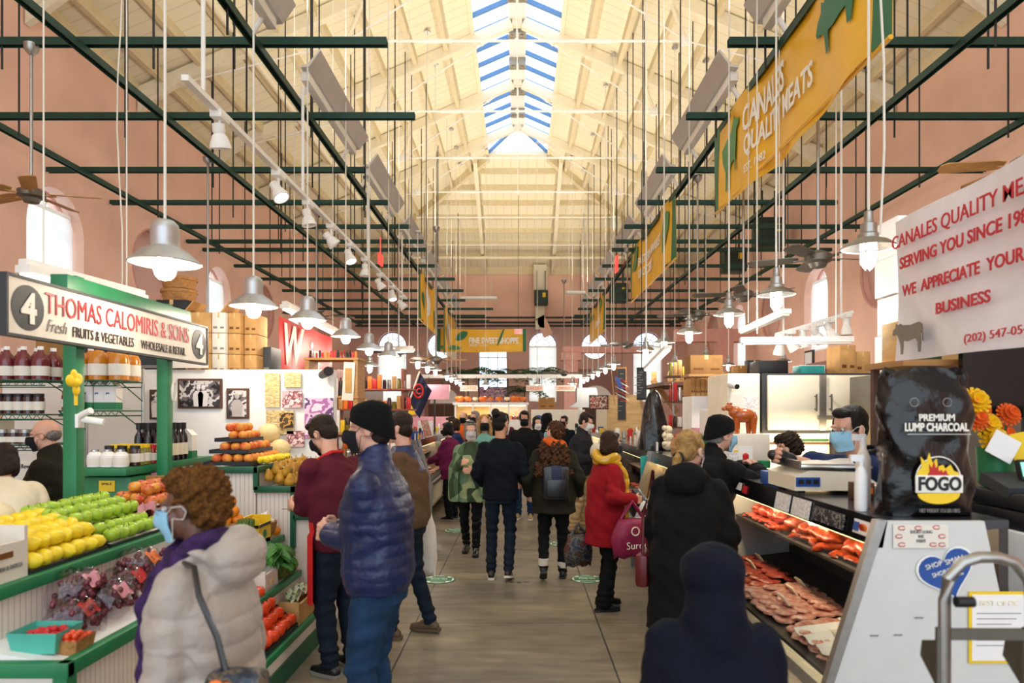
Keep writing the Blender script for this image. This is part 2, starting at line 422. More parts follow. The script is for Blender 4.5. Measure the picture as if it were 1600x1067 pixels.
# window fittings
wn = [0]
def window(axis, c, wd, z0, zs, t, label, blind=None, round_=False, rays=6, inward=1, glass=True):
    wn[0] += 1; nm = 'window_%d' % wn[0]
    f = (lambda a, z, d=0: (t+d*inward, c+a, z)) if axis == 'x' else (lambda a, z, d=0: (c+a, t-d, z))
    fr = MB(); r = wd/2
    if round_: path = [f(r*math.cos(2*PI*k/32), zs+r*math.sin(2*PI*k/32)) for k in range(33)]
    else: path = [f(-r, z0), f(-r, zs)]+[f(-r*math.cos(PI*k/16), zs+r*math.sin(PI*k/16)) for k in range(1, 17)]+[f(r, z0), f(-r, z0)]
    fr.tube(path, .045, 6)
    o = STR(nm, fr, 'dark_mauve' if axis == 'y' else 'pink_stone', label)
    mu = MB()
    if round_:
        mu.tube([f(.45*r*math.cos(2*PI*k/20), zs+.45*r*math.sin(2*PI*k/20)) for k in range(21)], .014, 5)
        for k in range(8): a = 2*PI*k/8+.39; mu.cyl(f(.45*r*math.cos(a), zs+.45*r*math.sin(a)), f(r*math.cos(a), zs+r*math.sin(a)), .014, seg=5)
    else:
        mu.cyl(f(-r, zs), f(r, zs), .025, seg=6)
        mu.tube([f(.5*r*math.cos(PI*k/10), zs+.5*r*math.sin(PI*k/10)) for k in range(11)], .014, 5)
        for k in range(1, rays): a = PI*k/rays; mu.cyl(f(.5*r*math.cos(a), zs+.5*r*math.sin(a)), f(r*math.cos(a), zs+r*math.sin(a)), .014, seg=5)
        for k in (-1, 1): mu.cyl(f(k*r*.33, z0), f(k*r*.33, zs), .016, seg=5)
        for k in range(1, 5): mu.cyl(f(-r, z0+(zs-z0)*k/5), f(r, z0+(zs-z0)*k/5), .016, seg=5)
    STR('muntin', mu, 'dark_mauve' if axis == 'y' else 'white_paint', '', o)
    if glass:
        g = MB(); n = (inward, 0, 0) if axis == 'x' else (0, -1, 0)
        if round_: g.poly([f(.98*r*math.cos(2*PI*k/32), zs+.98*r*math.sin(2*PI*k/32), -.02) for k in range(32)], n, .006)
        else: g.poly([f(-.98*r, z0, -.02), f(.98*r, z0, -.02)]+[f(.98*r*math.cos(PI*k/16), zs+.98*r*math.sin(PI*k/16), -.02) for k in range(17)], n, .006)
        STR('pane', g, 'glass', '', o)
    if blind:
        bl, zb, zt = blind; m = MB()
        m.loft([[f(-r+.03, zb, .12), f(r-.03, zb, .12)], [f(-r+.03, zt, .12), f(r-.03, zt, .12)]], close=False); m.cyl(f(-r+.02, zt+.03, .12), f(r-.02, zt+.03, .12), .035, seg=8); m.box(f(0, zb, .12), (.03, wd-.06, .03) if axis == 'x' else (wd-.06, .03, .03))
        STR('blind', m, bl, '', o)
    return o
for k, y in enumerate(ARC):
    window('x', y, 1.4, 3.3, 4.75, XL-.3, 'arched window with white roller blind, %s along the left wall' % ORD[k], ('blind', 3.35, 5.1), rays=5)
    window('x', y, 1.4, 3.3, 4.75, XR+.3, 'arched window with white roller blind, %s along the right wall' % ORD[k], ('blind', 3.35, 5.1), rays=5, inward=-1)
for k, y in enumerate(RND):
    for sd, x, n in (('left', XL, 1), ('right', XR, -1)):
        m = MB(); m.tube([(x-.02*n, y+.8*math.cos(2*PI*q/32), 4.75+.8*math.sin(2*PI*q/32)) for q in range(33)], .035, 6)
        wn[0] += 1
        o = STR('window_%d' % wn[0], m, 'pink_stone', 'round blind window, %s along the %s wall' % (ORD[k], sd))
        q = MB(); disc(q, 'x', y, 4.75, .79, x-.2*n, x-.17*n); STR('panel', q, 'gunmetal' if 0 else 'mauve', '', o)
names = ['left outer', 'middle clear', 'middle blind', 'right outer']
for k, (x, _) in enumerate(FA):
    window('y', x, 1.3, 2.2, 4.76, D+.22, 'arched %s window of the far wall' % names[k], None if k == 1 else ('blind_cream', 2.25, 4.7))
for k, x in enumerate(FR): window('y', x, 1.24, 0, 4.77, D+.22, 'round spoked %s window of the far wall' % ('left', 'right')[k], round_=True)
# roof deck, two long slopes and the hipped end
m = MB()
for s in (-1, 1):
    pts = [(RC+s*(W+.05), YB, E-.02), (RC+s*(W+.05), D, E-.02), (RC+s*XS, HY, ZS), (RC+s*XS, YB, ZS)]
    m.poly(pts, (0, 0, 1), .12)
STR('ceiling', m, 'deck_side', 'cream boarded roof slopes either side of the skylight')
STR('ceiling_end', MB().poly([(XL-.05, D+.05, E-.02), (XR+.05, D+.05, E-.02), (RC+XS, HY, ZS), (RC-XS, HY, ZS)], (0, 0, 1), .12), 'deck_end', 'cream boarded hipped end of the roof')
# skylight
ZR = 11.55
o = STR('skylight_ridge', MB().bx(RC-.22, RC+.22, YB, HY-1.1, ZR-.1, ZR+.05), 'white_steel', 'white ridge beam along the top of the skylight')
g = MB()
for s in (-1, 1): g.poly([(RC+s*XS, YB, ZS+.06), (RC+s*XS, HY, ZS+.06), (RC+s*.2, HY-1.1, ZR), (RC+s*.2, YB, ZR)], (0, 0, 1), .012)
g.poly([(RC-XS, HY, ZS+.06), (RC+XS, HY, ZS+.06), (RC+.2, HY-1.1, ZR), (RC-.2, HY-1.1, ZR)], (0, 0, 1), .012)
STR('pane', g, 'sky_glass', '', o)
mat('sky_bar', '5E86B8', .5, var=.04)
y = -1.0
while y < HY-1.2:
    for s in (-1, 1):
        STR('skylight_bar', MB().bar((RC+s*XS, y, ZS+.02), (RC+s*.2, y, ZR-.04), .07, .1), 'sky_bar', '', o)
    y += .78
for s in (-1, 1):
    STR('skylight_bar', MB().bar((RC+s*XS, HY, ZS+.02), (RC+s*.2, HY-1.1, ZR-.04), .07, .1), 'sky_bar', '', o)
    STR('curb', MB().bx(RC+s*XS-.05, RC+s*XS+.05, YB, HY, ZS-.06, ZS+.1), 'steel_cream', '', o)
STR('curb', MB().bx(RC-XS, RC+XS, HY-.05, HY+.05, ZS-.06, ZS+.1), 'steel_cream', '', o)
print_mat('vent_print', ['5C5648', '8F8672', 'C9C2AE', '3E3A30'], 30)
k = 0; y = .2
while y < HY-1.3:
    for s in (-1, 1):
        v = T('ridge_vent', 'square louvred vent under the skylight ridge', 'vent', (RC+s*.13, y, ZR-.3), 'vents along the skylight ridge')
        Pt('housing', MB().box((RC+s*.13, y, ZR-.2), (.2, .3, .2), bev=.01), 'brushed', v)
        Pt('fan_disc', MB().cyl((RC+s*.13, y, ZR-.31), (RC+s*.13, y, ZR-.28), .085, seg=14), 'vent_print', v)
    y += 1.55
# trusses
def truss(y, i):
    o = STR('roof_truss', MB().bx(RC-.12, RC+.12, y-.09, y+.09, ZR-.25, ZR-.1), 'steel_cream', 'cream steel roof truss, %s from the front' % ORD[i])
    nx, nz = 3.4, 9.2
    for s in (-1, 1):
        STR('rafter', MB().bar((RC+s*(W-.02), y, zroof(RC+W)-.2), (RC+s*.15, y, ZR-.18), .16, .26), 'steel_cream', '', o)
        STR('bracket', MB().poly([(RC+s*(W-.02), y-.06, 7.75), (RC+s*(W-.02), y-.06, 8.15), (RC+s*(W-.9), y-.06, 8.5), (RC+s*(W-.9), y-.06, 8.38)], (0, 1, 0), .12), 'steel_cream', '', o)
        STR('strut', MB().cyl((RC+s*nx, y, nz), (RC+s*(nx-.3), y, zroof(RC+nx-.3)-.3), .045, seg=8), 'steel_cream', '', o)
        r = MB(); r.cyl((RC+s*nx, y, nz), (RC+s*(W-.1), y, 8.15), .018, seg=6); r.cyl((RC+s*nx, y, nz), (RC+s*.1, y, ZR-.2), .02, seg=6); r.cyl((RC+s*.9, y, 10.85), (RC+s*.35, y, 11.3), .055, seg=8)
        STR('tension_rod', r, 'white_steel', '', o)
        STR('node', MB().box((RC+s*nx, y, nz), (.22, .06, .2), bev=.02).cyl((RC+s*nx, y-.08, nz), (RC+s*nx, y+.08, nz), .05), 'white_steel', '', o)
    r = MB(); r.cyl((RC-nx, y, nz), (RC+nx, y, nz), .026, seg=8); r.cyl((RC, y, nz-.02), (RC, y, ZR-.2), .015, seg=6); r.ball((RC, y, nz), .06)
    for s in (-1, 1): r.cyl((RC+s*1.9, y, nz), (RC+s*1.3, y, nz), .042, seg=8)
    STR('tie_rod', r, 'white_steel', '', o)
TY = [-1.8, 1.3, 4.4, 7.5, 10.6, 13.7, 16.9, 20.0, 23.1]
for i, y in enumerate(TY): truss(y, i)
for y, hw, z in ((26.1, 3.9, 9.2), (28.6, 4.6, 8.75)):
    o = STR('tie_bar', MB().cyl((RC-hw, y, z), (RC+hw, y, z), .026, seg=8), 'white_steel', 'slim white tie bar under the hipped roof end')
for k in range(8):
    x = 1.75+k*.76
    for s in (-1, 1):
        STR('ceiling_purlin', MB().bx(RC+s*x-.05, RC+s*x+.05, YB, hipy(RC+x)-.05, zroof(RC+x)-.2, zroof(RC+x)+.02), 'purlin', 'cream purlin running the length of the roof')
for k in range(7):
    y = 25.4+k*.78; hw = XS+(y-HY)*(W-XS)/(D-HY)
    STR('ceiling_purlin', MB().bx(RC-hw+.1, RC+hw-.1, y-.05, y+.05, zroof_end(y)-.17, zroof_end(y)+.02), 'purlin', 'cream purlin across the hipped roof end')
for s in (-1, 1):
    STR('hip_rafter', MB().bar((RC+s*XS, HY, ZS-.15), (RC+s*(W-.05), D-.05, E-.15), .16, .28), 'purlin', 'cream hip rafter running to the far corner')
    STR('hip_rafter', MB().bar((RC+s*1.55, HY+.05, ZS-.22), (RC+s*1.55, D-.05, E-.22), .14, .28), 'steel_cream', 'cream common rafter of the hipped end')
    # conduit along each slope
    STR('ceiling_pipe', MB().cyl((RC+s*5.3, YB, zroof(RC+5.3)-.42), (RC+s*5.3, 27.6, zroof(RC+5.3)-.42), .07, seg=10), 'steel_cream', 'round cream pipe along the roof slope')
STR('ceiling_pipe', MB().cyl((RC-5, 29.4, 8.4), (RC+5, 29.4, 8.4), .07, seg=10), 'steel_cream', 'round cream pipe across the far end')
# far wall services
for z, yy in ((5.8, D-.2), (5.98, D-.5), (5.62, D-.4)):
    S('conduit', MB().cyl((XL+.3, yy, z), (XR-.3, yy, z), .045, seg=8), 'charcoal', 'dark conduit pipe across the far wall at height %.1f metres'.replace('%.1f', {5.8: 'middle', 5.98: 'upper', 5.62: 'lower'}[z]).replace(' at height', ', the').replace(' metres', ' of three'), 'pipe', 'conduits on the far wall')
d = T('air_duct', 'cream and pink square air duct coming down the far wall', 'duct', (.9, D-.35, 5.6))
Pt('upper_duct', MB().bx(.62, 1.2, D-.6, D-.07, 7.2, 8.32).bx(.7, 1.12, D-.55, D-.07, 5.5, 7.3, bev=.02), 'steel_cream', d)
Pt('elbow', MB().bar((.9, D-.3, 6.0), (1.3, D-.3, 5.2), .5, .42), 'salmon', d)
def heater(x, y, z, label, sc=1.0):
    h = T('unit_heater', label, 'heater', (x, y, z-.45*sc), 'green unit heaters up by the walls')
    Pt('cabinet', MB().box((x, y, z), (.75*sc, .6*sc, .8*sc), bev=.03), 'heater_green', h)
    m = MB()
    for k in range(7): m.box((x, y-.31*sc, z-.3*sc+k*.1*sc), (.6*sc, .02, .03))
    Pt('louvre', m, 'charcoal', h); Pt('label_plate', MB().box((x+.15*sc, y-.33*sc, z+.1), (.14, .01, .2)), 'yellow', h)
    Pt('bracket', MB().bx(x-.2, x-.16, y-.03, y+.03, z+.35*sc, z+1.2).bx(x+.16, x+.2, y-.03, y+.03, z+.35*sc, z+1.2), 'black', h)
heater(6.85, 18.8, 6.65, 'dark green unit heater on the right wall, nearer of two')
heater(6.85, 21.9, 6.6, 'dark green unit heater on the right wall, farther of two', .95)
heater(4.25, 29.3, 6.85, 'dark green unit heater at the right end of the far wall')
heater(.95, 30.2, 6.8, 'dark green unit heater under the duct on the far wall', .8)
# pink frame of the far vestibule and doors
STR('column_1', MB().bx(1.75, 2.3, 26.9, 27.4, 0, 4.0).bx(1.62, 2.42, 26.8, 27.5, 3.8, 4.1), 'pink_stone', 'pink square pillar of the far vestibule')
STR('beam_1', MB().bx(1.7, 5.2, 26.9, 27.4, 4.1, 4.35), 'pink_stone', 'pink beam over the far vestibule')
STR('beam_2', MB().bx(5.0, XR, 21.7, 22.2, 4.0, 4.4), 'pink_stone', 'pink beam beside the right wall')
STR('column_2', MB().bx(6.3, 6.8, 21.7, 22.2, 0, 4.0), 'pink_stone', 'pink square pillar beside the right wall')
for k, (x, wd) in enumerate(((3.45, 2.1), (-3.4, 1.8))):
    o = STR('door_%d' % (k+1), MB().bx(x-wd/2, x+wd/2, D-.14, D-.01, 0, 3.7), 'dark_mauve', 'dark mauve panelled doorway in the far wall')
    q = MB(); arch(q, 'y', x, wd*.72, 2.15, 2.2, D-.17, D-.14); STR('fanlight', q, 'white', '', o)
    STR('door_leaf', MB().bx(x-wd*.4, x-.02, D-.17, D-.14, .05, 2.1).bx(x+.02, x+wd*.4, D-.17, D-.14, .05, 2.1), 'wood_dark', '', o)
for k, y in enumerate((17.0, 23.2)):
    o = STR('door_%d' % (k+3), MB().bx(XR-.1, XR-.01, y-.75, y+.75, 0, 3.0), 'dark_mauve', 'dark mauve doorway in the right wall')
    STR('door_leaf', MB().bx(XR-.14, XR-.1, y-.6, y+.6, .05, 2.8), 'wood_dark', '', o)
# ---------------------------------------------------------------- overhead grid
GZ = 5.65
cp = 'dark green channel grid, '
def hang(mb_list, parent, pts):
    for (x, y, z0) in pts:
        zt = zroof(x)-.02 if y < hipy(x) else zroof_end(y)-.02
        Pt('hanger_rod', MB().cyl((x, y, z0-.28), (x, y, min(zt, zroof(x))), .012, seg=6), 'dark_rod', parent)
def channel(a, b, label, rods):
    a, b = V(a), V(b)
    o = T('strut_channel', label, 'channel', ((a+b)/2)-V((0, 0, .05)), 'dark green channels of the overhead grid')
    m = MB(); d = (b-a).normalized(); side = V((-d.y, d.x, 0))
    m.bar(a+V((0, 0, .03)), b+V((0, 0, .03)), .075, .012); m.bar(a+side*.034, b+side*.034, .01, .08); m.bar(a-side*.034, b-side*.034, .01, .08)
    Pt('rail', m, 'channel', o, smooth=0)
    hang(None, o, rods)
LY = [7.2, 9.0, 11.0, 12.7, 14.35, 15.6, 16.4, 18.2, 20.0, 21.9, 23.8, 25.8, 27.6, 29.2]
LE = [-1.4, -1.38, -2.5, -2.45, -2.3, -2.2, -2.25, -2.2, -1.9, -1.8, -1.9, -1.0, -1.4, -1.3]
for i, y in enumerate(LY):
    channel((XL+.05, y, GZ), (LE[i], y, GZ), 'dark green cross channel left of the aisle, %s from the front' % ORD[i], [(x+.13*((i*7) % 5-2), y, GZ) for x in (-6.6, -5.2, -3.6, -2.75)])
    xe = XR-.05 if i not in (3, 9) else 5.9
    channel((2.2, y, GZ), (xe, y, GZ), 'dark green cross channel right of the aisle, %s from the front' % ORD[i], [(x+.13*((i*5) % 5-2), y, GZ) for x in (2.85, 3.9, 5.2, 6.7)])
for x, nm in ((-2.74, 'beside the aisle'), (-4.6, 'halfway to the wall'), (-6.95, 'nearest the wall')):
    channel((x, 3.0, GZ-.08), (x, 30, GZ-.08), 'dark green lengthwise channel on the left, %s' % nm, [(x, y, GZ-.08) for y in ((4.5, 6.4, 12, 17.3, 22.6) if x > -4 else (8, 13.4, 19))])
for x, nm in ((2.74, 'beside the aisle'), (4.6, 'halfway to the wall'), (6.6, 'nearest the wall')):
    channel((x, 3.0, GZ-.08), (x, 30, GZ-.08), 'dark green lengthwise channel on the right, %s' % nm, [(x, y, GZ-.08) for y in ((4.2, 10, 15, 20.4) if x < 4 else (6.6, 8.1, 13.4, 19))])
# ---------------------------------------------------------------- indirect ceiling fixtures along the channels
SEGS = [(-3.0, -.4), (.6, 3.3), (4.6, 7.3), (8.2, 10.8), (11.5, 14.2), (15.0, 17.6), (18.3, 20.9), (21.6, 24.2), (24.9, 27.4)]
mat('reflector', 'C9C6C0', .45, .25, var=.03)
for i, (a, b) in enumerate(SEGS):
    for s, nm in ((-1, 'left'), (1, 'right')):
        x = s*2.46; y = (a+b)/2
        o = T('ceiling_uplight', 'long grey reflector uplight on the %s channel, %s from the front' % (nm, ORD[i]), 'light', (x, y, 5.85), 'reflector uplights along both channels')
        pr = [(x-s*.07, 6.1), (x+s*.07, 5.9), (x+s*.17, 5.89), (x+s*.17, 5.92), (x+s*.09, 5.93), (x-s*.05, 6.11)]
        Pt('reflector', MB().poly([(p[0], a, p[1]) for p in pr], (0, 1, 0), b-a), 'reflector', o)
        Pt('ballast_box', MB().bx(x+s*.1, x+s*.2, a+.1, b-.1, 5.78, 5.9, bev=.01), 'white_paint', o)
        Pt('arm', MB().cyl((x+s*.15, a+.3, 5.85), (x+s*.3, a+.3, 5.62), .03).cyl((x+s*.15, b-.3, 5.85), (x+s*.3, b-.3, 5.62), .03), 'white_paint', o)
        lamp('ceiling_uplight_lamp', 'AREA', (x-s*.02, y, 6.05), 95, (1, .84, .58), b-a-.2, .14, aim=(x-s*1.2, y, 11), parent=o) if 0 else None
        l = lamp('ceiling_uplight_lamp', 'AREA', (x+s*.08, y, 6.0), UP_W, (1, .88, .68), .14, b-a-.2, parent=o)
        l.rotation_euler = (PI, R(-s*12), 0)
# ---------------------------------------------------------------- pendants
def pendant_mesh(kind):
    o = T('pendant_lamp', 'x', 'pendant lamp', (0, 0, 0))
    if kind == 'globe':
        Pt('shade', MB().lathe([(.2, 0), (.205, .004), (.13, .075), (.085, .1), (.08, .115), (.08, .2), (.074, .235), (.05, .26), (.012, .27), (.012, .262), (.045, .25), (.07, .22), (.074, .1), (.195, .004)], seg=28, caps=False), 'alu', o)
        Pt('lining', MB().lathe([(.196, .002), (.128, .07), (.07, .1), (.001, .1)], seg=28, caps=False), 'shade_in', o)
        Pt('bulb', MB().lathe([(.001, -.1), (.035, -.092), (.056, -.068), (.064, -.035), (.058, 0), (.036, .05), (.03, .09)], seg=18), 'bulb', o)
    else:
        Pt('shade', MB().lathe([(.17, 0), (.172, .006), (.12, .045), (.07, .065), (.068, .09), (.052, .1), (.05, .16), (.03, .17), (.028, .24), (.012, .25), (.012, .24), (.022, .235), (.045, .1), (.06, .055), (.165, .002)], seg=28, caps=False), 'brushed', o)
        Pt('lining', MB().lathe([(.165, 0), (.115, .04), (.05, .05), (.001, .05)], seg=28, caps=False), 'shade_in', o)
        Pt('bulb', MB().lathe([(.001, -.135), (.03, -.128), (.047, -.1), (.05, -.06), (.05, 0), (.05, .045)], seg=18), 'bulb', o)
        g = MB()
        for k in range(4): a = PI/4+k*PI/2; g.tube([(.054*math.cos(a), .054*math.sin(a), .04), (.054*math.cos(a), .054*math.sin(a), -.09), (.02*math.cos(a), .02*math.sin(a), -.142)], .004, 5)
        g.lathe([(.056, -.03), (.056, -.022)], seg=16)
        Pt('guard', g, 'brushed', o)
    return o
def add_cord(o, x, y, z, top, wav=0):
    pts = [(wav*math.sin(i*1.3), 0, .25+(top-z-.25)*i/8) for i in range(9)]
    Pt('cord', MB().tube(pts, .009, 6), 'white_cord', o, local=True)
    Pt('canopy', MB().lathe([(.07, top-z-.02), (.075, top-z), (.05, top-z+.03), (.02, top-z+.04)], seg=16), 'alu', o, local=True)
protos = {k: pendant_mesh(k) for k in ('globe', 'jar')}
used = set()
def pendant(kind, x, y, z, label, group, top=GZ-.1, sc=1):
    if kind not in used: o = protos[kind]; o.location = (x, y, z); o['label'] = label; o['group'] = group; used.add(kind); WL[o.name] = V((x, y, z))
    else:
        o = protos[kind].copy(); COL.objects.link(o); o.location = (x, y, z); WL[o.name] = V((x, y, z)); o['label'] = label; o['group'] = group
        for ch in list(protos[kind].children):
            if ch.name.startswith(('cord', 'canopy')): continue
            c = ch.copy(); COL.objects.link(c); c.parent = o
    if not any(abs(y-q) < .06 for q in LY): top = zroof(x)-.06
    add_cord(o, x, y, z, top)
    lamp('pendant_bulb_light', 'POINT', (x, y, z-.16), PEND_W, (1, .86, .68) if kind == 'globe' else (1, .93, .85), .05, parent=o)
LP = [(-2.13, 4.1, 2.64, 'globe'), (-2.3, 5.9, 2.66, 'globe'), (-2.33, 7.5, 2.76, 'globe'), (-2.42, 9.5, 2.8, 'globe'), (-2.47, 11.2, 2.78, 'globe'), (-2.42, 12.6, 2.78, 'globe'),
      (-2.15, 14.4, 2.8, 'jar'), (-2.15, 15.9, 2.8, 'jar'), (-2.15, 17.4, 2.82, 'jar'), (-2.14, 20.1, 2.82, 'jar'), (-2.14, 21.4, 2.82, 'jar'), (-2.13, 22.9, 2.82, 'jar'), (-2.13, 24.4, 2.82, 'jar')]
for i, (x, y, z, k) in enumerate(LP):
    pendant(k, x, y, z, '%s pendant lamp hanging over the left stalls, %s from the front' % ({'globe': 'silver bell-shaped globe', 'jar': 'small grey caged'}[k], ORD[i]), 'pendant lamps over the left stalls')
RP = [(2.3, 4.5, 2.83), (2.3, 6.12, 2.8), (2.3, 7.5, 2.82), (2.31, 9.3, 2.83), (2.31, 10.9, 2.86), (2.31, 12.5, 2.88), (2.3, 16.7, 2.92), (2.3, 18.3, 2.92), (2.3, 20, 2.93), (2.3, 21.5, 2.93), (2.3, 23.2, 2.93), (2.3, 24.6, 2.93)]
for i, (x, y, z) in enumerate(RP): pendant('jar', x, y, z, 'silver caged jar pendant hanging over the right stalls, %s from the front' % ORD[i], 'pendant lamps over the right stalls')
for x, y, z, lb in ((4.2, 15.4, 3.0, 'over the menu boards'), (3.5, 15.4, 2.85, 'in front of the timber-framed stall'), (5.2, 17, 2.92, 'above the beige cold box'), (5.8, 15, 2.86, 'beyond the white strip fixture'), (-2.9, 13.2, 2.65, 'above the grocery shelves'), (.62, 24, 2.72, 'over the bakery sign'), (-1.2, 24, 2.7, 'beside the coffee sign'), (1.85, 24, 2.75, 'over the lemonade sign')):
    pendant('jar', x, y, z, 'lone silver caged pendant lamp hanging %s' % lb, 'scattered caged pendants')
# ---------------------------------------------------------------- ceiling fans
fanp = []
def fan(x, y, z, label, rz=0, blades='gunmetal', top=GZ):
    o = T('ceiling_fan', label, 'fan', (x, y, z), 'ceiling fans under the grid', rz=0)
    c = V((x, y, z))
    Pt('motor', MB().lathe([(.02, -.1), (.07, -.09), (.09, -.05), (.13, -.03), (.13, .03), (.08, .06), (.03, .08)], c, 20), 'gunmetal', o)
    Pt('downrod', MB().cyl(c+V((0, 0, .06)), c+V((0, 0, top-z)), .016, seg=8).lathe([(.02, top-z-.14), (.07, top-z-.08), (.075, top-z-.02), (.03, top-z)], c, 14), 'brushed', o)
    for k in range(5):
        a = rz+2*PI*k/5; Rm = Matrix.Rotation(a, 3, 'Z'); tl = Matrix.Rotation(R(12), 3, 'X')
        b = MB(); b.poly([c+Rm @ (tl @ V(p)) for p in ((.18, -.05, 0), (.25, -.07, 0), (.62, -.075, 0), (.66, -.04, 0), (.66, .04, 0), (.62, .075, 0), (.25, .07, 0), (.18, .05, 0))], (0, 0, 1), .008)
        b.box(c+Rm @ V((.16, 0, -.01)), (.14, .03, .012), rot=Rm)
        Pt('blade', b, blades, o)
fan(-5.15, 7.2, 4.05, 'wooden-bladed ceiling fan cut by the left edge of the frame', .25, 'wood')
fan(-4.75, 10.4, 3.15, 'dim ceiling fan beside the round basket stack, left side', .7)
fan(-3.9, 13.1, 3.6, 'ceiling fan above the stacked cardboard boxes', .1)
fan(-2.75, 15.5, 3.1, 'ceiling fan in front of the red script banner', .9)
fan(2.95, 6.75, 3.27, 'big grey ceiling fan over the beige cold box', .15)
fan(2.95, 9.0, 3.3, 'ceiling fan behind the second right pendant', .5)
fan(2.92, 11.2, 3.35, 'ceiling fan behind the third right pendant', .3)
fan(2.55, 16.2, 3.35, 'far ceiling fan near the round window, right side', .2)
fan(4.1, 5.5, 3.75, 'ceiling fan cut by the right edge of the frame', .45, 'wood')
fan(-1.75, 14.3, 2.85, 'far ceiling fan with warm blades over the ice cream stall', .2, 'wood')
fan(1.3, 20, 2.9, 'far ceiling fan in front of the blind arched window', .8)
# ---------------------------------------------------------------- track lights
def track(a, b, heads, label, rods, sc=1.0, tilt=(.3, 0), face='spot_face', top=GZ):
    a, b = V(a), V(b); d = (b-a).normalized()
    o = T('track_light', label, 'track light', a, 'white track lights')
    Pt('rail', MB().bar(a, b, .05*sc, .04*sc), 'white_paint', o)
    for t in rods:
        p = a+(b-a)*t; Pt('suspension_rod', MB().cyl(p, (p.x, p.y, top or zroof(p.x)), .016*sc, seg=8), 'white_paint', o)
    for k, t in enumerate(heads):
        p = a+(b-a)*t; ax = V((tilt[0]+.15*((k*3) % 5-2), tilt[1]-.2*((k*2) % 3-1), -.75)).normalized()
        rot = ax.to_track_quat('Z', 'Y').to_matrix(); q = p+V((0, 0, -.2*sc))
        h = Pt('spot_head', MB().box(p+V((0, 0, -.035*sc)), (.09*sc, .16*sc, .06*sc), bev=.01).cyl(p+V((0, 0, -.04)), q, .012*sc, seg=6)
               .lathe([(.02, -.13), (.045, -.12), (.048, -.06), (.04, -.04), (.055, -.02), (.075, .05), (.078, .08), (.068, .08), (.05, .0), (.01, -.02)], q, 18, rot=rot, sx=sc, sy=sc), 'white_paint', o)
        Pt('lens', MB().lathe([(.062*sc, .05), (.06*sc, .055)], q, 14, rot=rot), face if k % 3 == 1 else 'shade_in', h)
track((-2.6, 5.3, 4.35), (-2.6, 15.6, 4.35), [.06, .2, .3, .4, .5, .6, .72, .84, .95], 'long white track of spot heads over the left side of the aisle', [.03, .28, .62, .95], 1.15)
track((3.0, 8.0, 2.66), (3.88, 7.95, 2.92), [.05, .2, .37, .55, .72, .92], 'short white track of six spots over the cold box', [.1, .85], .85, top=None)
# ---------------------------------------------------------------- strip fixtures
def strip(a, b, label, lit='tube', wd=.13, rod=True, top=GZ, down=0, thin=False):
    a, b = V(a), V(b); o = T('strip_light', label, 'strip light', (a+b)/2, 'white fluorescent strip fixtures')
    Pt('housing', MB().bar(a, b, wd, .05) if thin else MB().bar(a, b, wd, .05).bar(a+V((0, 0, .04)), b+V((0, 0, .04)), wd*.55, .05), 'white_paint', o)
    Pt('tube', MB().bar(a+(b-a)*.02+V((0, 0, -.03)), b-(b-a)*.02+V((0, 0, -.03)), wd*.75, .025), lit, o)
    if rod:
        for t in (.15, .85): p = a+(b-a)*t; Pt('suspension_wire', MB().cyl(p+V((0, 0, .06)), (p.x, p.y, top), .006, seg=5), 'white_cord', o)
    return o
strip((-3.35, 4.6, 2.72), (-3.1, 5.6, 2.68), 'white strip fixture behind the big produce sign')
strip((2.05, 6.35, 2.42), (3.1, 6.35, 2.43), 'level white strip fixture over the beige cold box', 'white_paint', .05, thin=True, top=8.5)
strip((2.66, 8.15, 2.72), (2.72, 6.95, 2.78), 'tilted white strip fixture above the level one, by the wall window', 'white_paint', .1, thin=True, top=8.5)
strip((2.05, 11.3, 2.42), (1.98, 9.1, 2.62), 'slanting lit strip fixture beside the chalk menu boards', 'tube', .1, top=8.9, thin=True)
strip((-3.1, 9.0, 3.15), (-2.9, 11.0, 3.0), 'white strip fixture beside the red script banner', top=8.5)
strip((-2.3, 12.8, 2.9), (-1.9, 12.0, 2.85), 'white strip fixture in front of the far arched window', top=8.9)
strip((-2.2, 25.2, 5.95), (-.85, 25.2, 5.95), 'wide white strip fixture beyond the left banners', 'white_paint', .3, True, 10.72)
strip((1.6, 23.5, 5.85), (2.25, 23.5, 5.85), 'wide white strip fixture right of the aisle near the far wall', 'white_paint', .3, True, 10.6)
S('exit_sign', MB().box((-3.1, 15.2, 5.15), (.04, .36, .24)).box((-3.1, 15.2, 5.45), (.02, .02, .4)), 'red_emit', 'red lit exit sign hanging left of the aisle, edge-on', 'exit sign')
S('exit_sign', MB().box((2.55, 18, 5.65), (.04, .36, .4)), 'red_emit', 'red lit exit sign hanging right of the aisle, edge-on', 'exit sign')
e = T('exit_sign', 'red lit exit sign in front of the yellow sweet shop banner', 'exit sign', (-.03, 26.7, 4.75))
Pt('hanger', MB().cyl((-.05, 26.7, 5.0), (-.05, 26.7, zroof_end(26.7)), .008), 'dark_rod', e)
Pt('plate', MB().box((-.05, 26.7, 4.9), (.32, .04, .2)), 'white', e); text('EXIT', (-.05, 26.675, 4.9), (1, 0, 0), (0, 0, 1), .28, .14, 'red_emit', e)
# loose flex and pull cords
for x, y, z0, nm in ((-4.1, 7.0, 2.6, 'left of the first pendant'), (2.27, 4.3, 2.86, 'holding up the white meat banner')):
    S('pull_rope', MB().tube([(x+.03*math.sin(i*1.1), y, z0+(zroof(x)-z0)*i/14) for i in range(15)], .008, 6), 'white_cord', 'thin white rope hanging from the roof, %s' % nm, 'rope')
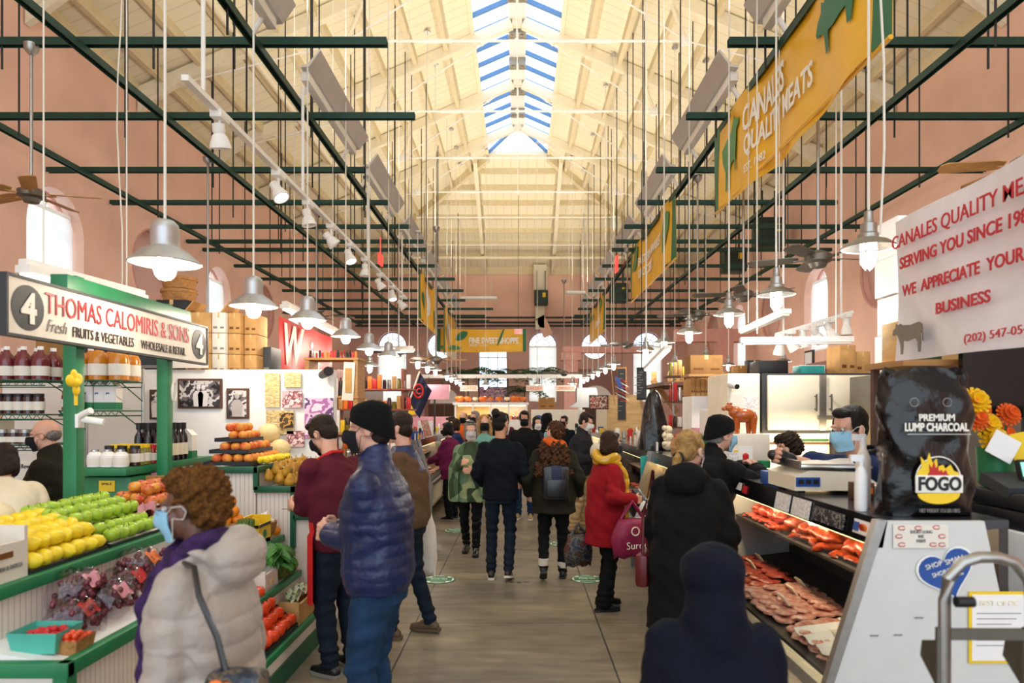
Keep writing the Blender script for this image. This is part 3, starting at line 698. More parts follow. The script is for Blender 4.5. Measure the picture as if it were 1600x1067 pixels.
# ---------------------------------------------------------------- banners
def banner(x, y0, y1, z1, z0, face, label, sag=.05, ripple=.05):
    """hangs along the aisle; face=-1 faces the aisle from the right side, +1 from the left"""
    o = T('hanging_banner', label, 'banner', (x, (y0+y1)/2, z0), 'yellow stall banners over the aisle')
    f = lambda u, v: (x+face*(ripple*math.sin(u*23+v*2)*(1-.35*v)*.5+.03*math.sin(u*9)), y1+(y0-y1)*u, z0+(z1-z0)*v-(sag*math.sin(u*PI)*(1-v)))
    Pt('cloth', MB().sheet(f, 44, 8, .004), 'banner_yellow', o, smooth=80)
    Pt('rail', MB().cyl((x, y0, z1+.02), (x, y1, z1+.02), .02, seg=8), 'channel', o)
    Pt('hem_bar', MB().cyl((x-.0, y0, z0-.02), (x, y1, z0-.02), .02, seg=8), 'banner_yellow', o)
    L = y1-y0
    def rip(us, vs):   # follow the cloth
        return None
    u = V((0, -1, 0)) if face < 0 else V((0, 1, 0))
    def surf(y): # outward offset of the cloth at y
        uu = (y1-y)/L; return x+face*(ripple*.5+.045)
    def patch(mb, u0, u1, v0, v1, mt, nm):
        return Pt(nm, MB().sheet(lambda a, b: V(f(u0+(u1-u0)*a, v0+(v1-v0)*b))+V((face*.006, 0, 0)), max(2, int(60*(u1-u0))), 4, .004), mt, o, smooth=80)
    patch(None, 0, .05, 0, 1, 'banner_green', 'end_stripe'); patch(None, .95, 1, 0, 1, 'banner_green', 'end_stripe')
    def shape(pts, u0, u1, v0, v1, mt, nm):
        """outline in 0..1 box, draped on the cloth"""
        k = bpy.data.curves.new('s', 'CURVE'); k.dimensions = '2D'; k.fill_mode = 'BOTH'
        sp = k.splines.new('POLY'); sp.points.add(len(pts)-1)
        for i, p in enumerate(pts): sp.points[i].co = (*p, 0, 1)
        sp.use_cyclic_u = True; k.extrude = .001
        ob = bpy.data.objects.new('s', k); me = bpy.data.meshes.new_from_object(ob); bpy.data.objects.remove(ob); bpy.data.curves.remove(k)
        bm = bmesh.new(); bm.from_mesh(me); bmesh.ops.subdivide_edges(bm, edges=bm.edges[:], cuts=4); bmesh.ops.triangulate(bm, faces=bm.faces[:])
        for v in bm.verts:
            q = V(f(u0+(u1-u0)*v.co.x, v0+(v1-v0)*v.co.y)); v.co = q+V((face*(.02+v.co.z), 0, 0))
        bm.to_mesh(me); bm.free(); me.materials.clear(); return Pt(nm, me, mt, o, smooth=0)
    def words(s, u0, u1, v0, v1, mt='white_text', off=.02):
        k = bpy.data.curves.new('t', 'FONT'); k.body = s; k.size = 1; k.extrude = .002; k.offset = off; k.resolution_u = 3
        ob = bpy.data.objects.new('t', k); me = bpy.data.meshes.new_from_object(ob); bpy.data.objects.remove(ob); bpy.data.curves.remove(k)
        n = len(me.vertices); a = np.empty(n*3); me.vertices.foreach_get('co', a); a = a.reshape(-1, 3); lo, hi = a.min(0), a.max(0); out = []
        for p in a:
            q = f(u0+(u1-u0)*(p[0]-lo[0])/(hi[0]-lo[0]), v0+(v1-v0)*(p[1]-lo[1])/(hi[1]-lo[1])); out.append((q[0]+face*(.024+p[2]), q[1], q[2]))
        me.vertices.foreach_set('co', np.array(out).ravel()); me.update(); me.materials.clear(); return Pt('lettering', me, mt, o, smooth=0)
    return o, shape, words
COW = [(.0, .62), (.02, .74), (.1, .8), (.12, .92), (.18, .86), (.26, .9), (.34, .84), (.6, .8), (.86, .84), (.96, .76), (1, .3), (.96, .32), (.95, .58), (.9, .5), (.92, .3), (.9, .02), (.84, .02), (.82, .3), (.76, .42), (.5, .36), (.36, .4), (.36, .25), (.34, .02), (.28, .02), (.27, .3), (.2, .5), (.14, .62), (.06, .58)]
GOAT = [(.3, 0), (.28, .3), (.16, .48), (.1, .7), (.3, .8), (.55, .84), (.72, 1), (.8, .93), (.95, .88), (.92, .8), (.82, .78), (.78, .6), (.72, .42), (.7, .22), (.66, .22), (.64, .4), (.5, .38), (.42, .3), (.42, .02), (.38, .02), (.38, .3), (.34, .3), (.34, 0)]
PIG = [(0, .5), (.06, .62), (.18, .68), (.2, .82), (.28, .74), (.5, .84), (.8, .84), (.94, .7), (1, .5), (.93, .48), (.9, .34), (.86, 0), (.8, 0), (.76, .28), (.5, .24), (.38, .28), (.36, 0), (.3, 0), (.26, .3), (.14, .4), (.04, .42)]
LEAF = [(0, .1), (.1, .5), (.35, .85), (.7, 1), (1, .9), (.95, .55), (.7, .25), (.35, .05)]
o, sh, wd = banner(2.72, 5.0, 9.45, 5.6, 4.52, -1, 'big yellow Canales Quality Meats banner with a green cow and pig', .12, .05)
sh(GOAT, .07, .27, .12, .86, 'banner_leaf', 'cow_emblem'); sh(PIG, .72, .92, .38, .92, 'banner_green', 'pig_emblem')
wd('CANALES', .29, .55, .56, .82); wd('QUALITY MEATS', .3, .7, .28, .52); wd('EST. 1982', .3, .42, .14, .22, off=0)
o, sh, wd = banner(2.72, 11.9, 16.6, 5.6, 4.45, -1, 'yellow Eastern Market Grocery banner on the right side', .03)
wd('EASTERN MARKET', .27, .74, .5, .66); wd('GROCERY', .27, .55, .26, .42); sh(LEAF, .8, .92, .2, .85, 'banner_leaf', 'leaf_emblem'); sh(LEAF, .08, .26, .5, .95, 'banner_leaf', 'leaf_emblem')
o, sh, wd = banner(2.72, 21.8, 26.4, 5.6, 4.4, -1, 'small far yellow banner with dark writing on the right side', .02)
wd('FRESH', .1, .35, .6, .78, 'banner_green'); wd('FISH MARKET', .4, .8, .3, .5); sh(LEAF, .72, .9, .5, .9, 'banner_leaf', 'leaf_emblem')
o, sh, wd = banner(-2.72, 18.4, 22.4, 5.6, 4.3, 1, 'yellow banner with a white rooster emblem on the left side', .02)
sh([(.2, .1), (.1, .5), (.2, .9), (.35, .7), (.55, .75), (.75, 1), (.9, .8), (.8, .4), (.55, .1), (.5, 0), (.4, .05)], .35, .68, .25, .85, 'banner_white', 'rooster_emblem'); sh(LEAF, .8, .92, .2, .6, 'banner_green', 'leaf_emblem'); sh(LEAF, .08, .3, .05, .5, 'banner_green', 'leaf_emblem')
o, sh, wd = banner(-2.72, 24.4, 29, 5.6, 3.9, 1, 'narrow far yellow banner just left of the sweet shop banner', .02)
sh([(.2, .1), (.1, .5), (.2, .9), (.35, .7), (.55, .75), (.75, 1), (.9, .8), (.8, .4), (.55, .1), (.5, 0), (.4, .05)], .35, .7, .2, .8, 'banner_white', 'rooster_emblem'); sh(LEAF, .8, .92, .2, .6, 'banner_green', 'leaf_emblem')
# crosswise sweet shop banner
o = T('hanging_banner', 'wide yellow Fine Sweet Shoppe banner across the far end of the aisle', 'banner', (-1.6, 27, 4.1), 'yellow stall banners over the aisle')
f = lambda u, v: (-3.35+3.6*u, 27+.02*math.sin(u*17+v*3), 4.15+.9*v-.03*math.sin(u*PI))
Pt('cloth', MB().sheet(f, 24, 5, .004), 'banner_yellow', o, smooth=80)
for u0, u1 in ((0, .06), (.965, 1)): Pt('end_stripe', MB().sheet(lambda a, b: V(f(u0+(u1-u0)*a, b))-V((0, .03, 0)), 3, 2, .004), 'banner_green', o)
text('FINE SWEET SHOPPE', (-1.02, 26.94, 4.58), (1, 0, 0), (0, 0, 1), 1.95, .25, 'white_text', o, off=.035); text('BAKERY & DELI', (-1.62, 26.95, 4.4), (1, 0, 0), (0, 0, 1), .7, .08, 'white_text', o)
def leafy(c, sx, sz, mt, ang):
    Rm = Matrix.Rotation(ang, 3, 'Y'); Pt('leaf_emblem', MB().poly([V(c)+Rm @ V(((p[0]-.5)*sx, 0, (p[1]-.5)*sz)) for p in LEAF], (0, -1, 0), .004), mt, o)
leafy((-2.3, 26.94, 4.75), .5, .4, 'banner_green', 0); leafy((-2.75, 26.94, 4.3), .9, .25, 'banner_leaf', .2); leafy((-.75, 26.94, 4.7), .1, .8, 'banner_green', .3)
# white meat counter banner near the front right
o = T('stall_banner', 'white Canales Quality Meats banner with red letters and a silver cow', 'banner', (2.2, 3.3, 2.03))
bx = lambda y: 2.2+.02*math.sin(y*9)
Y1, Y0 = 4.0, 2.55
f = lambda u, v: (2.2+.025*math.sin(u*10+v*3)*(1-.5*v), Y1+(Y0-Y1)*u, 2.05-.02*u+(.81+.035*u)*v)
Pt('cloth', MB().sheet(f, 30, 8, .004), 'banner_white', o, smooth=80)
U, Vv = (0, -1, 0), (0, 0, 1)
def bt(s, y, z, wd_, ht, shear=0, off=.006): text(s, (2.155, y, z), U, Vv, wd_, ht, 'red_text', o, off=off, shear=shear)
bt('CANALES QUALITY MEATS', 3.35, 2.715, 1.2, .09, off=.004); bt('SERVING YOU SINCE 1982', 3.36, 2.59, 1.02, .068, off=.02); bt('WE  APPRECIATE  YOUR', 3.38, 2.43, .93, .064, off=.02)
bt('BUSINESS', 3.33, 2.285, .41, .06, off=.022); bt('(202) 547-0542', 3.08, 2.1, .46, .052, off=0)
Pt('cow_emblem', MB().poly([(2.15, 3.93-.3*p[0], 2.07+.2*p[1]) for p in COW], (-1, 0, 0), .004), 'gunmetal', o)
# ---------------------------------------------------------------- produce
mat('apple_green', 'A2C534', .3, var=.12, scale=15, coat=.2); mat('apple_red', 'C63B2C', .32, scale=9, col2='E9A53E', coat=.2); mat('apple_dark', '9E2426', .32, scale=9, col2='C4503A', coat=.2)
mat('lemon', 'F6DA2A', .4, var=.06, scale=30, bump=.12, bscale=120); mat('orange_peel', 'F08A12', .45, var=.06, bump=.12, bscale=140)
mat('tomato', 'E0461A', .25, var=.12, scale=12, coat=.3); mat('peach', 'F0A63C', .55, scale=12, col2='D9502E'); mat('pear', 'C9982A', .5, scale=20, col2='A3701E', var=.1)
mat('banana', 'E9D42C', .5, scale=12, col2='C9C038'); mat('melon', 'E8D39A', .7, var=.05, scale=60, bump=.25, bscale=90); mat('grape', '6B2230', .35, var=.25, scale=30, coat=.2)
mat('onion', 'E2B35A', .4, var=.1, scale=20); mat('garlic', 'F0E6DA', .6, var=.05); mat('asparagus', '5F7A33', .6, var=.25, scale=25); mat('artichoke', '7C8A3A', .6, var=.2, scale=30)
mat('strawberry', 'C4202A', .4, var=.15, scale=60); mat('stem', '5A4424', .7, var=.1); mat('pumpkin', 'D9701C', .5, var=.12, scale=8); mat('squash', 'EFE0BC', .55, var=.05); mat('cucumber', '4C7A32', .45, var=.2, scale=20)
mat('tray_black', '1B1C22', .4, var=.05); mat('tray_teal', '4FB3A0', .5, var=.06); mat('basket', 'A8763E', .7, var=.2, scale=40, bump=.5, bscale=60)
def fruit(kind):
    o = MB(); st = None
    if kind == 'apple':
        o.lathe([(.002, -.026), (.014, -.031), (.03, -.026), (.039, -.008), (.041, .008), (.034, .026), (.02, .033), (.008, .029), (.001, .022)], seg=18); st = MB().cyl((0, 0, .022), (.006, 0, .044), .002, seg=5)
    elif kind == 'lemon': o.lathe([(.002, -.047), (.008, -.044), (.014, -.038), (.026, -.024), (.031, 0), (.026, .024), (.014, .037), (.007, .043), (.002, .045)], seg=16, rot=Matrix.Rotation(PI/2, 3, 'Y'))
    elif kind == 'orange': o.ball((0, 0, 0), (.041, .041, .039), 18, 12)
    elif kind == 'tomato': o.lathe([(.002, -.03), (.02, -.034), (.038, -.022), (.045, 0), (.038, .021), (.02, .029), (.006, .025), (.001, .022)], seg=18); st = MB().cyl((0, 0, .022), (.002, .002, .034), .004, seg=5)
    elif kind == 'peach': o.lathe([(.002, -.033), (.02, -.034), (.036, -.02), (.041, 0), (.037, .02), (.02, .033), (.006, .031), (.001, .026)], seg=16)
    elif kind == 'pear': o.lathe([(.002, -.042), (.018, -.043), (.035, -.03), (.04, -.008), (.033, .018), (.022, .038), (.018, .055), (.01, .064), (.002, .066)], seg=16); st = MB().cyl((0, 0, .062), (.008, .003, .085), .0025, seg=5)
    elif kind == 'onion': o.lathe([(.002, -.03), (.02, -.03), (.036, -.012), (.037, .008), (.024, .025), (.008, .034), (.003, .046)], seg=14)
    elif kind == 'garlic': o.lathe([(.004, -.02), (.02, -.02), (.028, -.006), (.024, .01), (.01, .02), (.004, .034)], seg=10)
    elif kind == 'melon': o.ball((0, 0, 0), (.095, .088, .085), 22, 14)
    elif kind == 'cherry': o.ball((0, 0, 0), .0155, 10, 7)
    elif kind == 'pumpkin':
        rings = []
        for z, r in ((-.075, .02), (-.08, .06), (-.06, .1), (0, .125), (.05, .105), (.072, .06), (.062, .02)):
            rings.append([((r*(1+.08*abs(math.cos(4*2*PI*k/32)))*math.cos(2*PI*k/32)), r*(1+.08*abs(math.cos(4*2*PI*k/32)))*math.sin(2*PI*k/32), z) for k in range(32)])
        o.loft(rings); st = MB().cyl((0, 0, .06), (.015, 0, .12), .014, .009, seg=7)
    elif kind == 'artichoke':
        o.ball((0, 0, 0), (.04, .04, .043), 12, 9)
        for i in range(6):
            for k in range(8):
                a = 2*PI*k/8+i*.4; el = -.9+i*.42; rr = .043*math.cos(el)+.004; p = V((rr*math.cos(a), rr*math.sin(a), .045*math.sin(el)+.006))
                o.ball(p, (.005, .018, .022), 6, 5, rot=Matrix.Rotation(a, 3, 'Z') @ Matrix.Rotation(.35-el*.5, 3, 'Y'))
        st = MB().cyl((0, 0, -.04), (0, 0, -.06), .012, seg=7)
    elif kind == 'cucumber': o.tube([(-.11, 0, .004), (-.1, 0, .002), (-.04, .006, 0), (.03, .006, 0), (.09, 0, .003), (.105, 0, .005)], [.006, .02, .024, .024, .02, .007], 12)
    return o.mesh(kind, 60), (st.mesh('stem', 60) if st else None)
FM = {}
def pile(kind, mt, pts, name, label, cat, group, sc=1.0, jit=.5, tilt=True):
    key = kind+mt
    if key not in FM:
        me, st = fruit(kind); me.materials.append(M(mt)); 
        if st: st.materials.append(M('stem'))
        FM[key] = (me, st)
    me, st = FM[key]; out = []
    for p in pts:
        o = bpy.data.objects.new(name, me); COL.objects.link(o); o.location = p; s = sc*random.uniform(.94, 1.06); o.scale = (s, s, s)
        o.rotation_euler = (random.uniform(-jit, jit), random.uniform(-jit, jit), random.uniform(0, 6.3)); WL[o.name] = V(p)
        setp(o, label, cat, group); out.append(o)
        if st: c = bpy.data.objects.new('stem', st); COL.objects.link(c); c.parent = o
    return out
def heap(x0, x1, y0, y1, z, r, layers, slope=0, skip=.0, dz=.8):
    """rows of round produce; z rises by slope towards x0 (the back)"""
    out = []
    for l in range(layers):
        a0, a1, b0, b1 = x0+l*r*.7, x1-l*r, y0+l*r, y1-l*r
        nx = max(1, int((a1-a0)/(2*r))+1); ny = max(1, int((b1-b0)/(2*r))+1)
        for i in range(nx):
            for j in range(ny):
                if random.random() < skip: continue
                x = a1-i*2*r; out.append((x+random.uniform(-.003, .003), b0+j*2*r+random.uniform(-.004, .004)+(i % 2)*r*.3, z+r+l*r*2*dz*.95+(x1-x)*slope))
    return out
def tray(x0, x1, y0, y1, z, mt, label, group=None, h=.03, name='produce_tray', slope=0):
    m = MB(); q = lambda x: z+(x1-x)*slope
    m.loft([[(x1, y0, q(x1)), (x1, y1, q(x1)), (x0, y1, q(x0)), (x0, y0, q(x0))], [(x1, y0, q(x1)+.006), (x1, y1, q(x1)+.006), (x0, y1, q(x0)+.006), (x0, y0, q(x0)+.006)]])
    for a, b in (((x1, y0), (x1, y1)), ((x1, y1), (x0, y1)), ((x0, y1), (x0, y0)), ((x0, y0), (x1, y0))): m.bar((a[0], a[1], q(a[0])+h/2), (b[0], b[1], q(b[0])+h/2), .008, h)
    return S(name, m, mt, label, 'tray', group, 0)
# ---------------- stand A: stepped produce stand at the front left
o = T('produce_stand', 'green-edged stepped produce stand with cream boarding at the front left', 'produce stand', (-2.1, 3.3, 0))
Pt('cabinet', MB().poly([(-1.78, 2.7, .0), (-1.78, 2.7, .72), (-2.12, 2.7, .78), (-2.12, 2.7, 1.0), (-2.54, 2.7, 1.1), (-2.54, 2.7, 0)], (0, 1, 0), .93), 'beadboard_side', o, smooth=0)
Pt('upper_shelf', MB().poly([(-2.1, 2.66, 1.0), (-2.1, 2.66, 1.03), (-2.54, 2.66, 1.13), (-2.54, 2.66, 1.1)], (0, 1, 0), 1.9).bx(-2.54, -2.2, 3.66, 4.5, 0, 1.0), 'white', o, smooth=0)
Pt('upper_edge', MB().bx(-2.13, -2.085, 2.64, 4.58, .99, 1.045, .006), 'green_paint', o)
Pt('lower_shelf', MB().poly([(-1.75, 2.66, .735), (-1.75, 2.66, .765), (-2.12, 2.66, .82), (-2.12, 2.66, .79)], (0, 1, 0), .98), 'white', o, smooth=0)
Pt('lower_edge', MB().bx(-1.785, -1.735, 2.62, 3.66, .725, .785, .006).bx(-2.54, -1.735, 2.62, 2.665, .725, .785, .006), 'green_paint', o)
Pt('corner_post', MB().bx(-1.8, -1.745, 2.63, 2.69, 0, .73), 'green_paint', o)
Pt('bottom_shelf', MB().bx(-2.54, -1.8, 2.45, 2.7, .5, .53), 'white', o)
# goods on stand A
tray(-2.5, -2.13, 2.98, 3.52, 1.03, 'tray_black', 'shallow black tray under the lemons', slope=.24)
pile('lemon', 'lemon', heap(-2.46, -2.16, 3.02, 3.5, 1.055, .038, 2, .3), 'lemon', 'yellow lemon in the rows beside the white produce box', 'lemon', 'lemons on the upper shelf', 1.24, .2)
tray(-2.5, -2.13, 3.56, 4.14, 1.03, 'tray_black', 'black tray of green apples beside the lemons', slope=.24)
pile('apple', 'apple_green', heap(-2.46, -2.16, 3.62, 4.1, 1.06, .041, 1, .3), 'apple', 'green apple in the lower tray beside the lemons', 'apple', 'green apples in the lower tray')
tray(-2.53, -2.28, 3.38, 4.14, 1.125, 'tray_black', 'upper black tray of green apples above the lemons', slope=.2)
pile('apple', 'apple_green', heap(-2.5, -2.3, 3.44, 4.12, 1.15, .043, 1, .3), 'apple', 'green apple in the upper tray above the lemons', 'apple', 'green apples in the upper tray')
tray(-2.5, -2.13, 4.16, 4.56, 1.03, 'tray_black', 'lower black tray of red apples beside the green ones', slope=.24)
pile('apple', 'apple_dark', heap(-2.46, -2.16, 4.2, 4.54, 1.06, .041, 1, .3), 'apple', 'dark red apple in the lower tray below the striped ones', 'apple', 'red apples in the lower tray')
tray(-2.53, -2.26, 4.14, 4.58, 1.13, 'tray_black', 'upper black tray of striped apples under the jars', slope=.2)
pile('apple', 'apple_red', heap(-2.5, -2.27, 4.2, 4.56, 1.155, .043, 2, .15), 'apple', 'red and yellow striped apple in the top tray', 'apple', 'striped apples in the upper tray')
S('paper_sheet', MB().sheet(lambda u, v: (-2.24+.02*math.sin(u*9), 4.0+.18*u, 1.155+.05*v+.01*math.sin(u*20+v*5)), 12, 4, .002), 'pink', 'crumpled lilac wrapping paper under the striped apples', 'paper')
b = T('produce_box', 'white cardboard produce box standing beside the lemons', 'box', (-2.33, 2.85, 1.06))
Pt('carton', MB().bx(-2.5, -2.14, 2.7, 2.72, 1.04, 1.26).bx(-2.5, -2.14, 2.95, 2.97, 1.04, 1.26).bx(-2.16, -2.14, 2.72, 2.95, 1.04, 1.2).bx(-2.5, -2.48, 2.72, 2.95, 1.04, 1.26).bx(-2.48, -2.16, 2.72, 2.95, 1.04, 1.07), 'offwhite', b)
Pt('handle_hole', MB().bx(-2.139, -2.136, 2.79, 2.88, 1.14, 1.165), 'kraft_print', b); text('GARDEN & PATCH', (-2.136, 2.84, 1.1), (0, 1, 0), (0, 0, 1), .18, .018, 'grey_text', b)
S('price_card', MB().box((-2.12, 2.72, 1.1), (.01, .09, .1)).use(1).box((-2.112, 2.72, 1.1), (.006, .06, .06)), ['gunmetal', 'green_paint'], 'small grey price card with a green square beside the lemons', 'sign')
pile('melon', 'squash', [(-2.72, 3.3, 1.17), (-2.74, 3.52, 1.17)], 'squash', 'large cream squash behind the white produce box', 'squash', 'cream squashes', 1.35)
S('produce_crate', MB().bx(-2.95, -2.57, 3.1, 3.75, 0, 1.06, .01), 'cardboard', 'plain brown crate stack carrying the cream squashes', 'crate')
S('produce_box', MB().bx(-2.52, -2.3, 4.6, 4.63, 1.1, 1.32).bx(-2.52, -2.3, 4.63, 4.85, 1.1, 1.13).bx(-2.52, -2.3, 4.85, 4.87, 1.1, 1.28), 'cardboard_dark', 'brown cardboard box in front of the green cabinet', 'box')
# bags of grapes
for k, (x, y, z) in enumerate(((-1.95, 2.98, .84), (-1.93, 3.2, .86), (-1.96, 3.4, .88), (-2.02, 3.12, .93), (-1.98, 3.56, .94))):
    nm = ['nearest the teal basket', 'second along the lower shelf', 'in the middle of the lower shelf', 'lying on top of the others', 'at the far end of the lower shelf'][k]
    g = T('grape_bag', 'clear plastic bag of dark red grapes, %s' % nm, 'bag of grapes', (x, y, z-.06), 'bags of grapes')
    m = MB()
    for q in range(75): m.ball((x+random.gauss(0, .05), y+random.gauss(0, .055), z-.02+abs(random.gauss(0, .045))), (.013, .013, .016), 8, 6)
    Pt('grapes', m, 'grape', g, kind='stuff')
    Pt('bag', MB().sheet(lambda u, v: (x+(.115+.015*math.sin(9*u+k))*math.cos(2*PI*u)*math.sin(PI*(.08+.5*v)), y+(.12+.015*math.sin(13*u))*math.sin(2*PI*u)*math.sin(PI*(.08+.5*v)), z-.05+.15*math.cos(PI*.5*v)+.012*math.sin(u*31+v*9)), 28, 8, .001), 'film', g, smooth=80)
    Pt('label', MB().sheet(lambda u, v: (x+.05+.045*u, y-.05+.1*v, z+.085-.05*u+.006*math.sin(v*9+u*3)), 5, 8, .001), ['red', 'pink', 'red', 'pink', 'orange'][k], g, smooth=80)
b = T('berry_basket', 'teal pulp basket holding strawberries at the front corner', 'basket', (-1.93, 2.78, .79))
def punnet(par, c, wx, wy, h, mt):
    x, y, z = c; m = MB(); m.loft([[(x-wx*.42, y-wy*.42, z), (x+wx*.42, y-wy*.42, z), (x+wx*.42, y+wy*.42, z), (x-wx*.42, y+wy*.42, z)], [(x-wx/2, y-wy/2, z+h), (x+wx/2, y-wy/2, z+h), (x+wx/2, y+wy/2, z+h), (x-wx/2, y+wy/2, z+h)]], caps=False)
    m.poly([(x-wx*.42, y-wy*.42, z+.004), (x+wx*.42, y-wy*.42, z+.004), (x+wx*.42, y+wy*.42, z+.004), (x-wx*.42, y+wy*.42, z+.004)], (0, 0, 1), .004)
    Pt('punnet', m, mt, par, smooth=0)
punnet(b, (-1.93, 2.78, .79), .2, .17, .085, 'tray_teal')
pile('cherry', 'strawberry', [(-1.93+random.uniform(-.06, .06), 2.78+random.uniform(-.05, .05), .835+random.uniform(0, .02)) for _ in range(24)], 'strawberry', 'red strawberry in the teal pulp basket', 'strawberry', 'strawberries in the teal basket', 1.1)
b = T('tomato_basket', 'small woven basket of cherry tomatoes beside the teal one', 'basket', (-1.83, 2.79, .775)); punnet(b, (-1.82, 2.79, .775), .1, .13, .06, 'basket')
pile('cherry', 'tomato', [(-1.82+.03*(i % 3-1)+random.uniform(-.004, .004), 2.79+.028*((i//3) % 4-1.5), .825+.022*(i//12)+random.uniform(0, .006)) for i in range(19)], 'cherry_tomato', 'red cherry tomato heaped in the small woven basket', 'cherry tomato', 'cherry tomatoes in the woven basket')
pile('cucumber', 'cucumber', [(-2.25+.0*i, 2.5+.045*(i % 3), .56+.045*(i//3)) for i in range(6)], 'cucumber', 'green cucumber on the lowest shelf at the front corner', 'cucumber', 'cucumbers on the bottom shelf', 1, .05)
S('plastic_wrap', MB().sheet(lambda u, v: (-2.1+.25*u, 2.47+.2*v, .63+.03*math.sin(u*6)*math.sin(v*5)), 10, 8, .001), 'film', 'clear wrap over the cucumbers on the lowest shelf', 'wrap', smooth=80)
# ---------------- stand B: low steps with tomatoes, onions, greens
o = T('produce_stand', 'low stepped stand with green edges holding the tomatoes', 'produce stand', (-1.8, 4.5, 0))
for nm, x0, x1, z in (('bottom_step', -1.69, -1.53, .25), ('middle_step', -1.82, -1.69, .53), ('top_step', -2.1, -1.82, .8)):
    Pt(nm, MB().bx(x0, x1, 3.7, 5.22, 0, z), 'beadboard_side', o, smooth=0); Pt('step_edge', MB().bx(x1-.02, x1+.02, 3.68, 5.24, z-.035, z+.012, .005), 'green_paint', o)
Pt('kick_board', MB().bx(-1.53, -1.515, 3.7, 5.22, 0, .13), 'green_dark', o)
tray(-1.69, -1.54, 3.95, 4.72, .262, 'tray_black', 'black tray of tomatoes on the lowest step', slope=.9)
pile('tomato', 'tomato', [(-1.585, 4.0+.112*i, .33) for i in range(7)]+[(-1.645, 4.04+.112*i, .4) for i in range(6)]+[(-1.685, 4.0+.112*i, .475) for i in range(6)]+[(-1.735, 4.05+.112*i, .56) for i in range(5)], 'tomato', 'ripe red tomato piled in the tray on the lowest step', 'tomato', 'tomatoes on the lowest step', 1.27, .2)
S('cutting_board', MB().bx(-1.69, -1.55, 3.72, 3.93, .262, .28, .004), 'white', 'white board lying in front of the tomatoes', 'board')
b = T('lettuce_box', 'open cardboard box of wrapped lettuce beyond the tomatoes', 'box', (-1.62, 4.98, .262))
Pt('carton', MB().bx(-1.69, -1.54, 4.76, 4.78, .262, .42).bx(-1.69, -1.54, 5.18, 5.2, .262, .42).bx(-1.56, -1.54, 4.78, 5.18, .262, .4).bx(-1.69, -1.56, 4.78, 5.18, .262, .28), 'cardboard', b)
mat('lettuce', 'B9C98A', .5, col2='EDEBDD', scale=14); m = MB()
for k in range(16): c = V((-1.63+random.uniform(-.03, .03), 4.86+.09*(k % 4)+random.uniform(-.02, .02), .42+random.uniform(0, .05))); m.sheet(lambda u, v: c+V((.07*(u-.5), .09*(v-.5), .02*math.sin(9*u+k)*math.cos(7*v))), 6, 6, .002)
Pt('lettuce_leaves', m, 'lettuce', b, smooth=80, kind='stuff')
pile('artichoke', 'artichoke', [(-1.745, 4.98, .585), (-1.75, 5.08, .585), (-1.745, 5.17, .585), (-1.76, 5.03, .66), (-1.76, 5.12, .66)], 'artichoke', 'green artichoke on the middle step beyond the greens', 'artichoke', 'artichokes on the middle step', 1.15)
b = T('open_carton', 'low open cardboard carton with onions on the middle step', 'box', (-1.755, 4.7, .54)); Pt('carton', MB().bx(-1.815, -1.7, 4.56, 4.575, .54, .68).bx(-1.815, -1.7, 4.785, 4.8, .54, .68).bx(-1.712, -1.7, 4.575, 4.785, .54, .66).bx(-1.815, -1.803, 4.575, 4.785, .54, .7).bx(-1.815, -1.7, 4.575, 4.785, .54, .56), 'offwhite', b)
pile('onion', 'onion', heap(-1.79, -1.73, 4.62, 4.75, .56, .034, 1), 'onion', 'brown onion in the low open carton', 'onion', 'onions in the low carton')
m = MB()
for k in range(20):
    a = random.uniform(0, 6.3); c = V((-1.77, 4.88, .74)); d = V((math.cos(a), math.sin(a), .35)); L = random.uniform(.12, .2); s = d.cross(V((0, 0, 1))).normalized()
    m.sheet(lambda u, v: c+d*L*u+s*(v-.5)*.13*math.sin(PI*(.1+.85*u))+V((0, 0, .02*math.cos(v*9+k)-.12*u*u+.06*math.sin(k))), 7, 5, .002)
S('collard_greens', m, 'collard', 'bunch of dark green collard leaves on the middle step', 'greens', smooth=80)
S('green_bowl', MB().lathe([(.03, 0), (.08, .03), (.095, .05), (.09, .05), (.03, .008)], (-2.0, 3.85, .805), 18), 'white', 'small white dish on the top step behind the puffer coat', 'dish')
pile('orange', 'orange_peel', [(-1.86, 5.2, .85)], 'orange', 'single loose orange above the artichokes', 'orange', None)
b = T('onion_box', 'yellow printed carton of golden onions on the top step', 'box', (-1.9, 4.91, .81)); Pt('carton', MB().bx(-1.97, -1.83, 4.79, 4.8, .81, 1.0).bx(-1.97, -1.83, 5.01, 5.02, .81, 1.0).bx(-1.842, -1.83, 4.8, 5.01, .81, .95).bx(-1.97, -1.958, 4.8, 5.01, .81, 1.0).bx(-1.97, -1.83, 4.8, 5.01, .81, .84).bx(-1.97, -1.83, 4.787, 4.79, .81, .95), 'yellow', b)
Pt('rim', MB().bx(-1.83, -1.826, 4.8, 5.01, .935, .955).bx(-1.97, -1.83, 4.784, 4.787, .935, .955), 'tray_black', b); Pt('print', MB().cyl((-1.83, 4.9, .88), (-1.826, 4.9, .88), .03, seg=14), 'green_paint', b)
pile('onion', 'onion', heap(-1.94, -1.87, 4.84, 4.98, .87, .036, 2), 'onion', 'golden onion in the yellow printed carton', 'onion', 'onions in the yellow carton')
m = MB()
for k in range(34): a = k*2.4; r = .055*math.sqrt(k/34); p = V((-1.885+r*math.cos(a), 4.69+r*math.sin(a), .803)); m.tube([p, p+V((0, 0, .14)), p+V((.004, 0, .19)), p+V((.006, 0, .215))], [.007, .0065, .008, .002], 6)
S('asparagus_bundle', m, 'asparagus', 'upright bundle of green asparagus beside the oranges', 'asparagus')
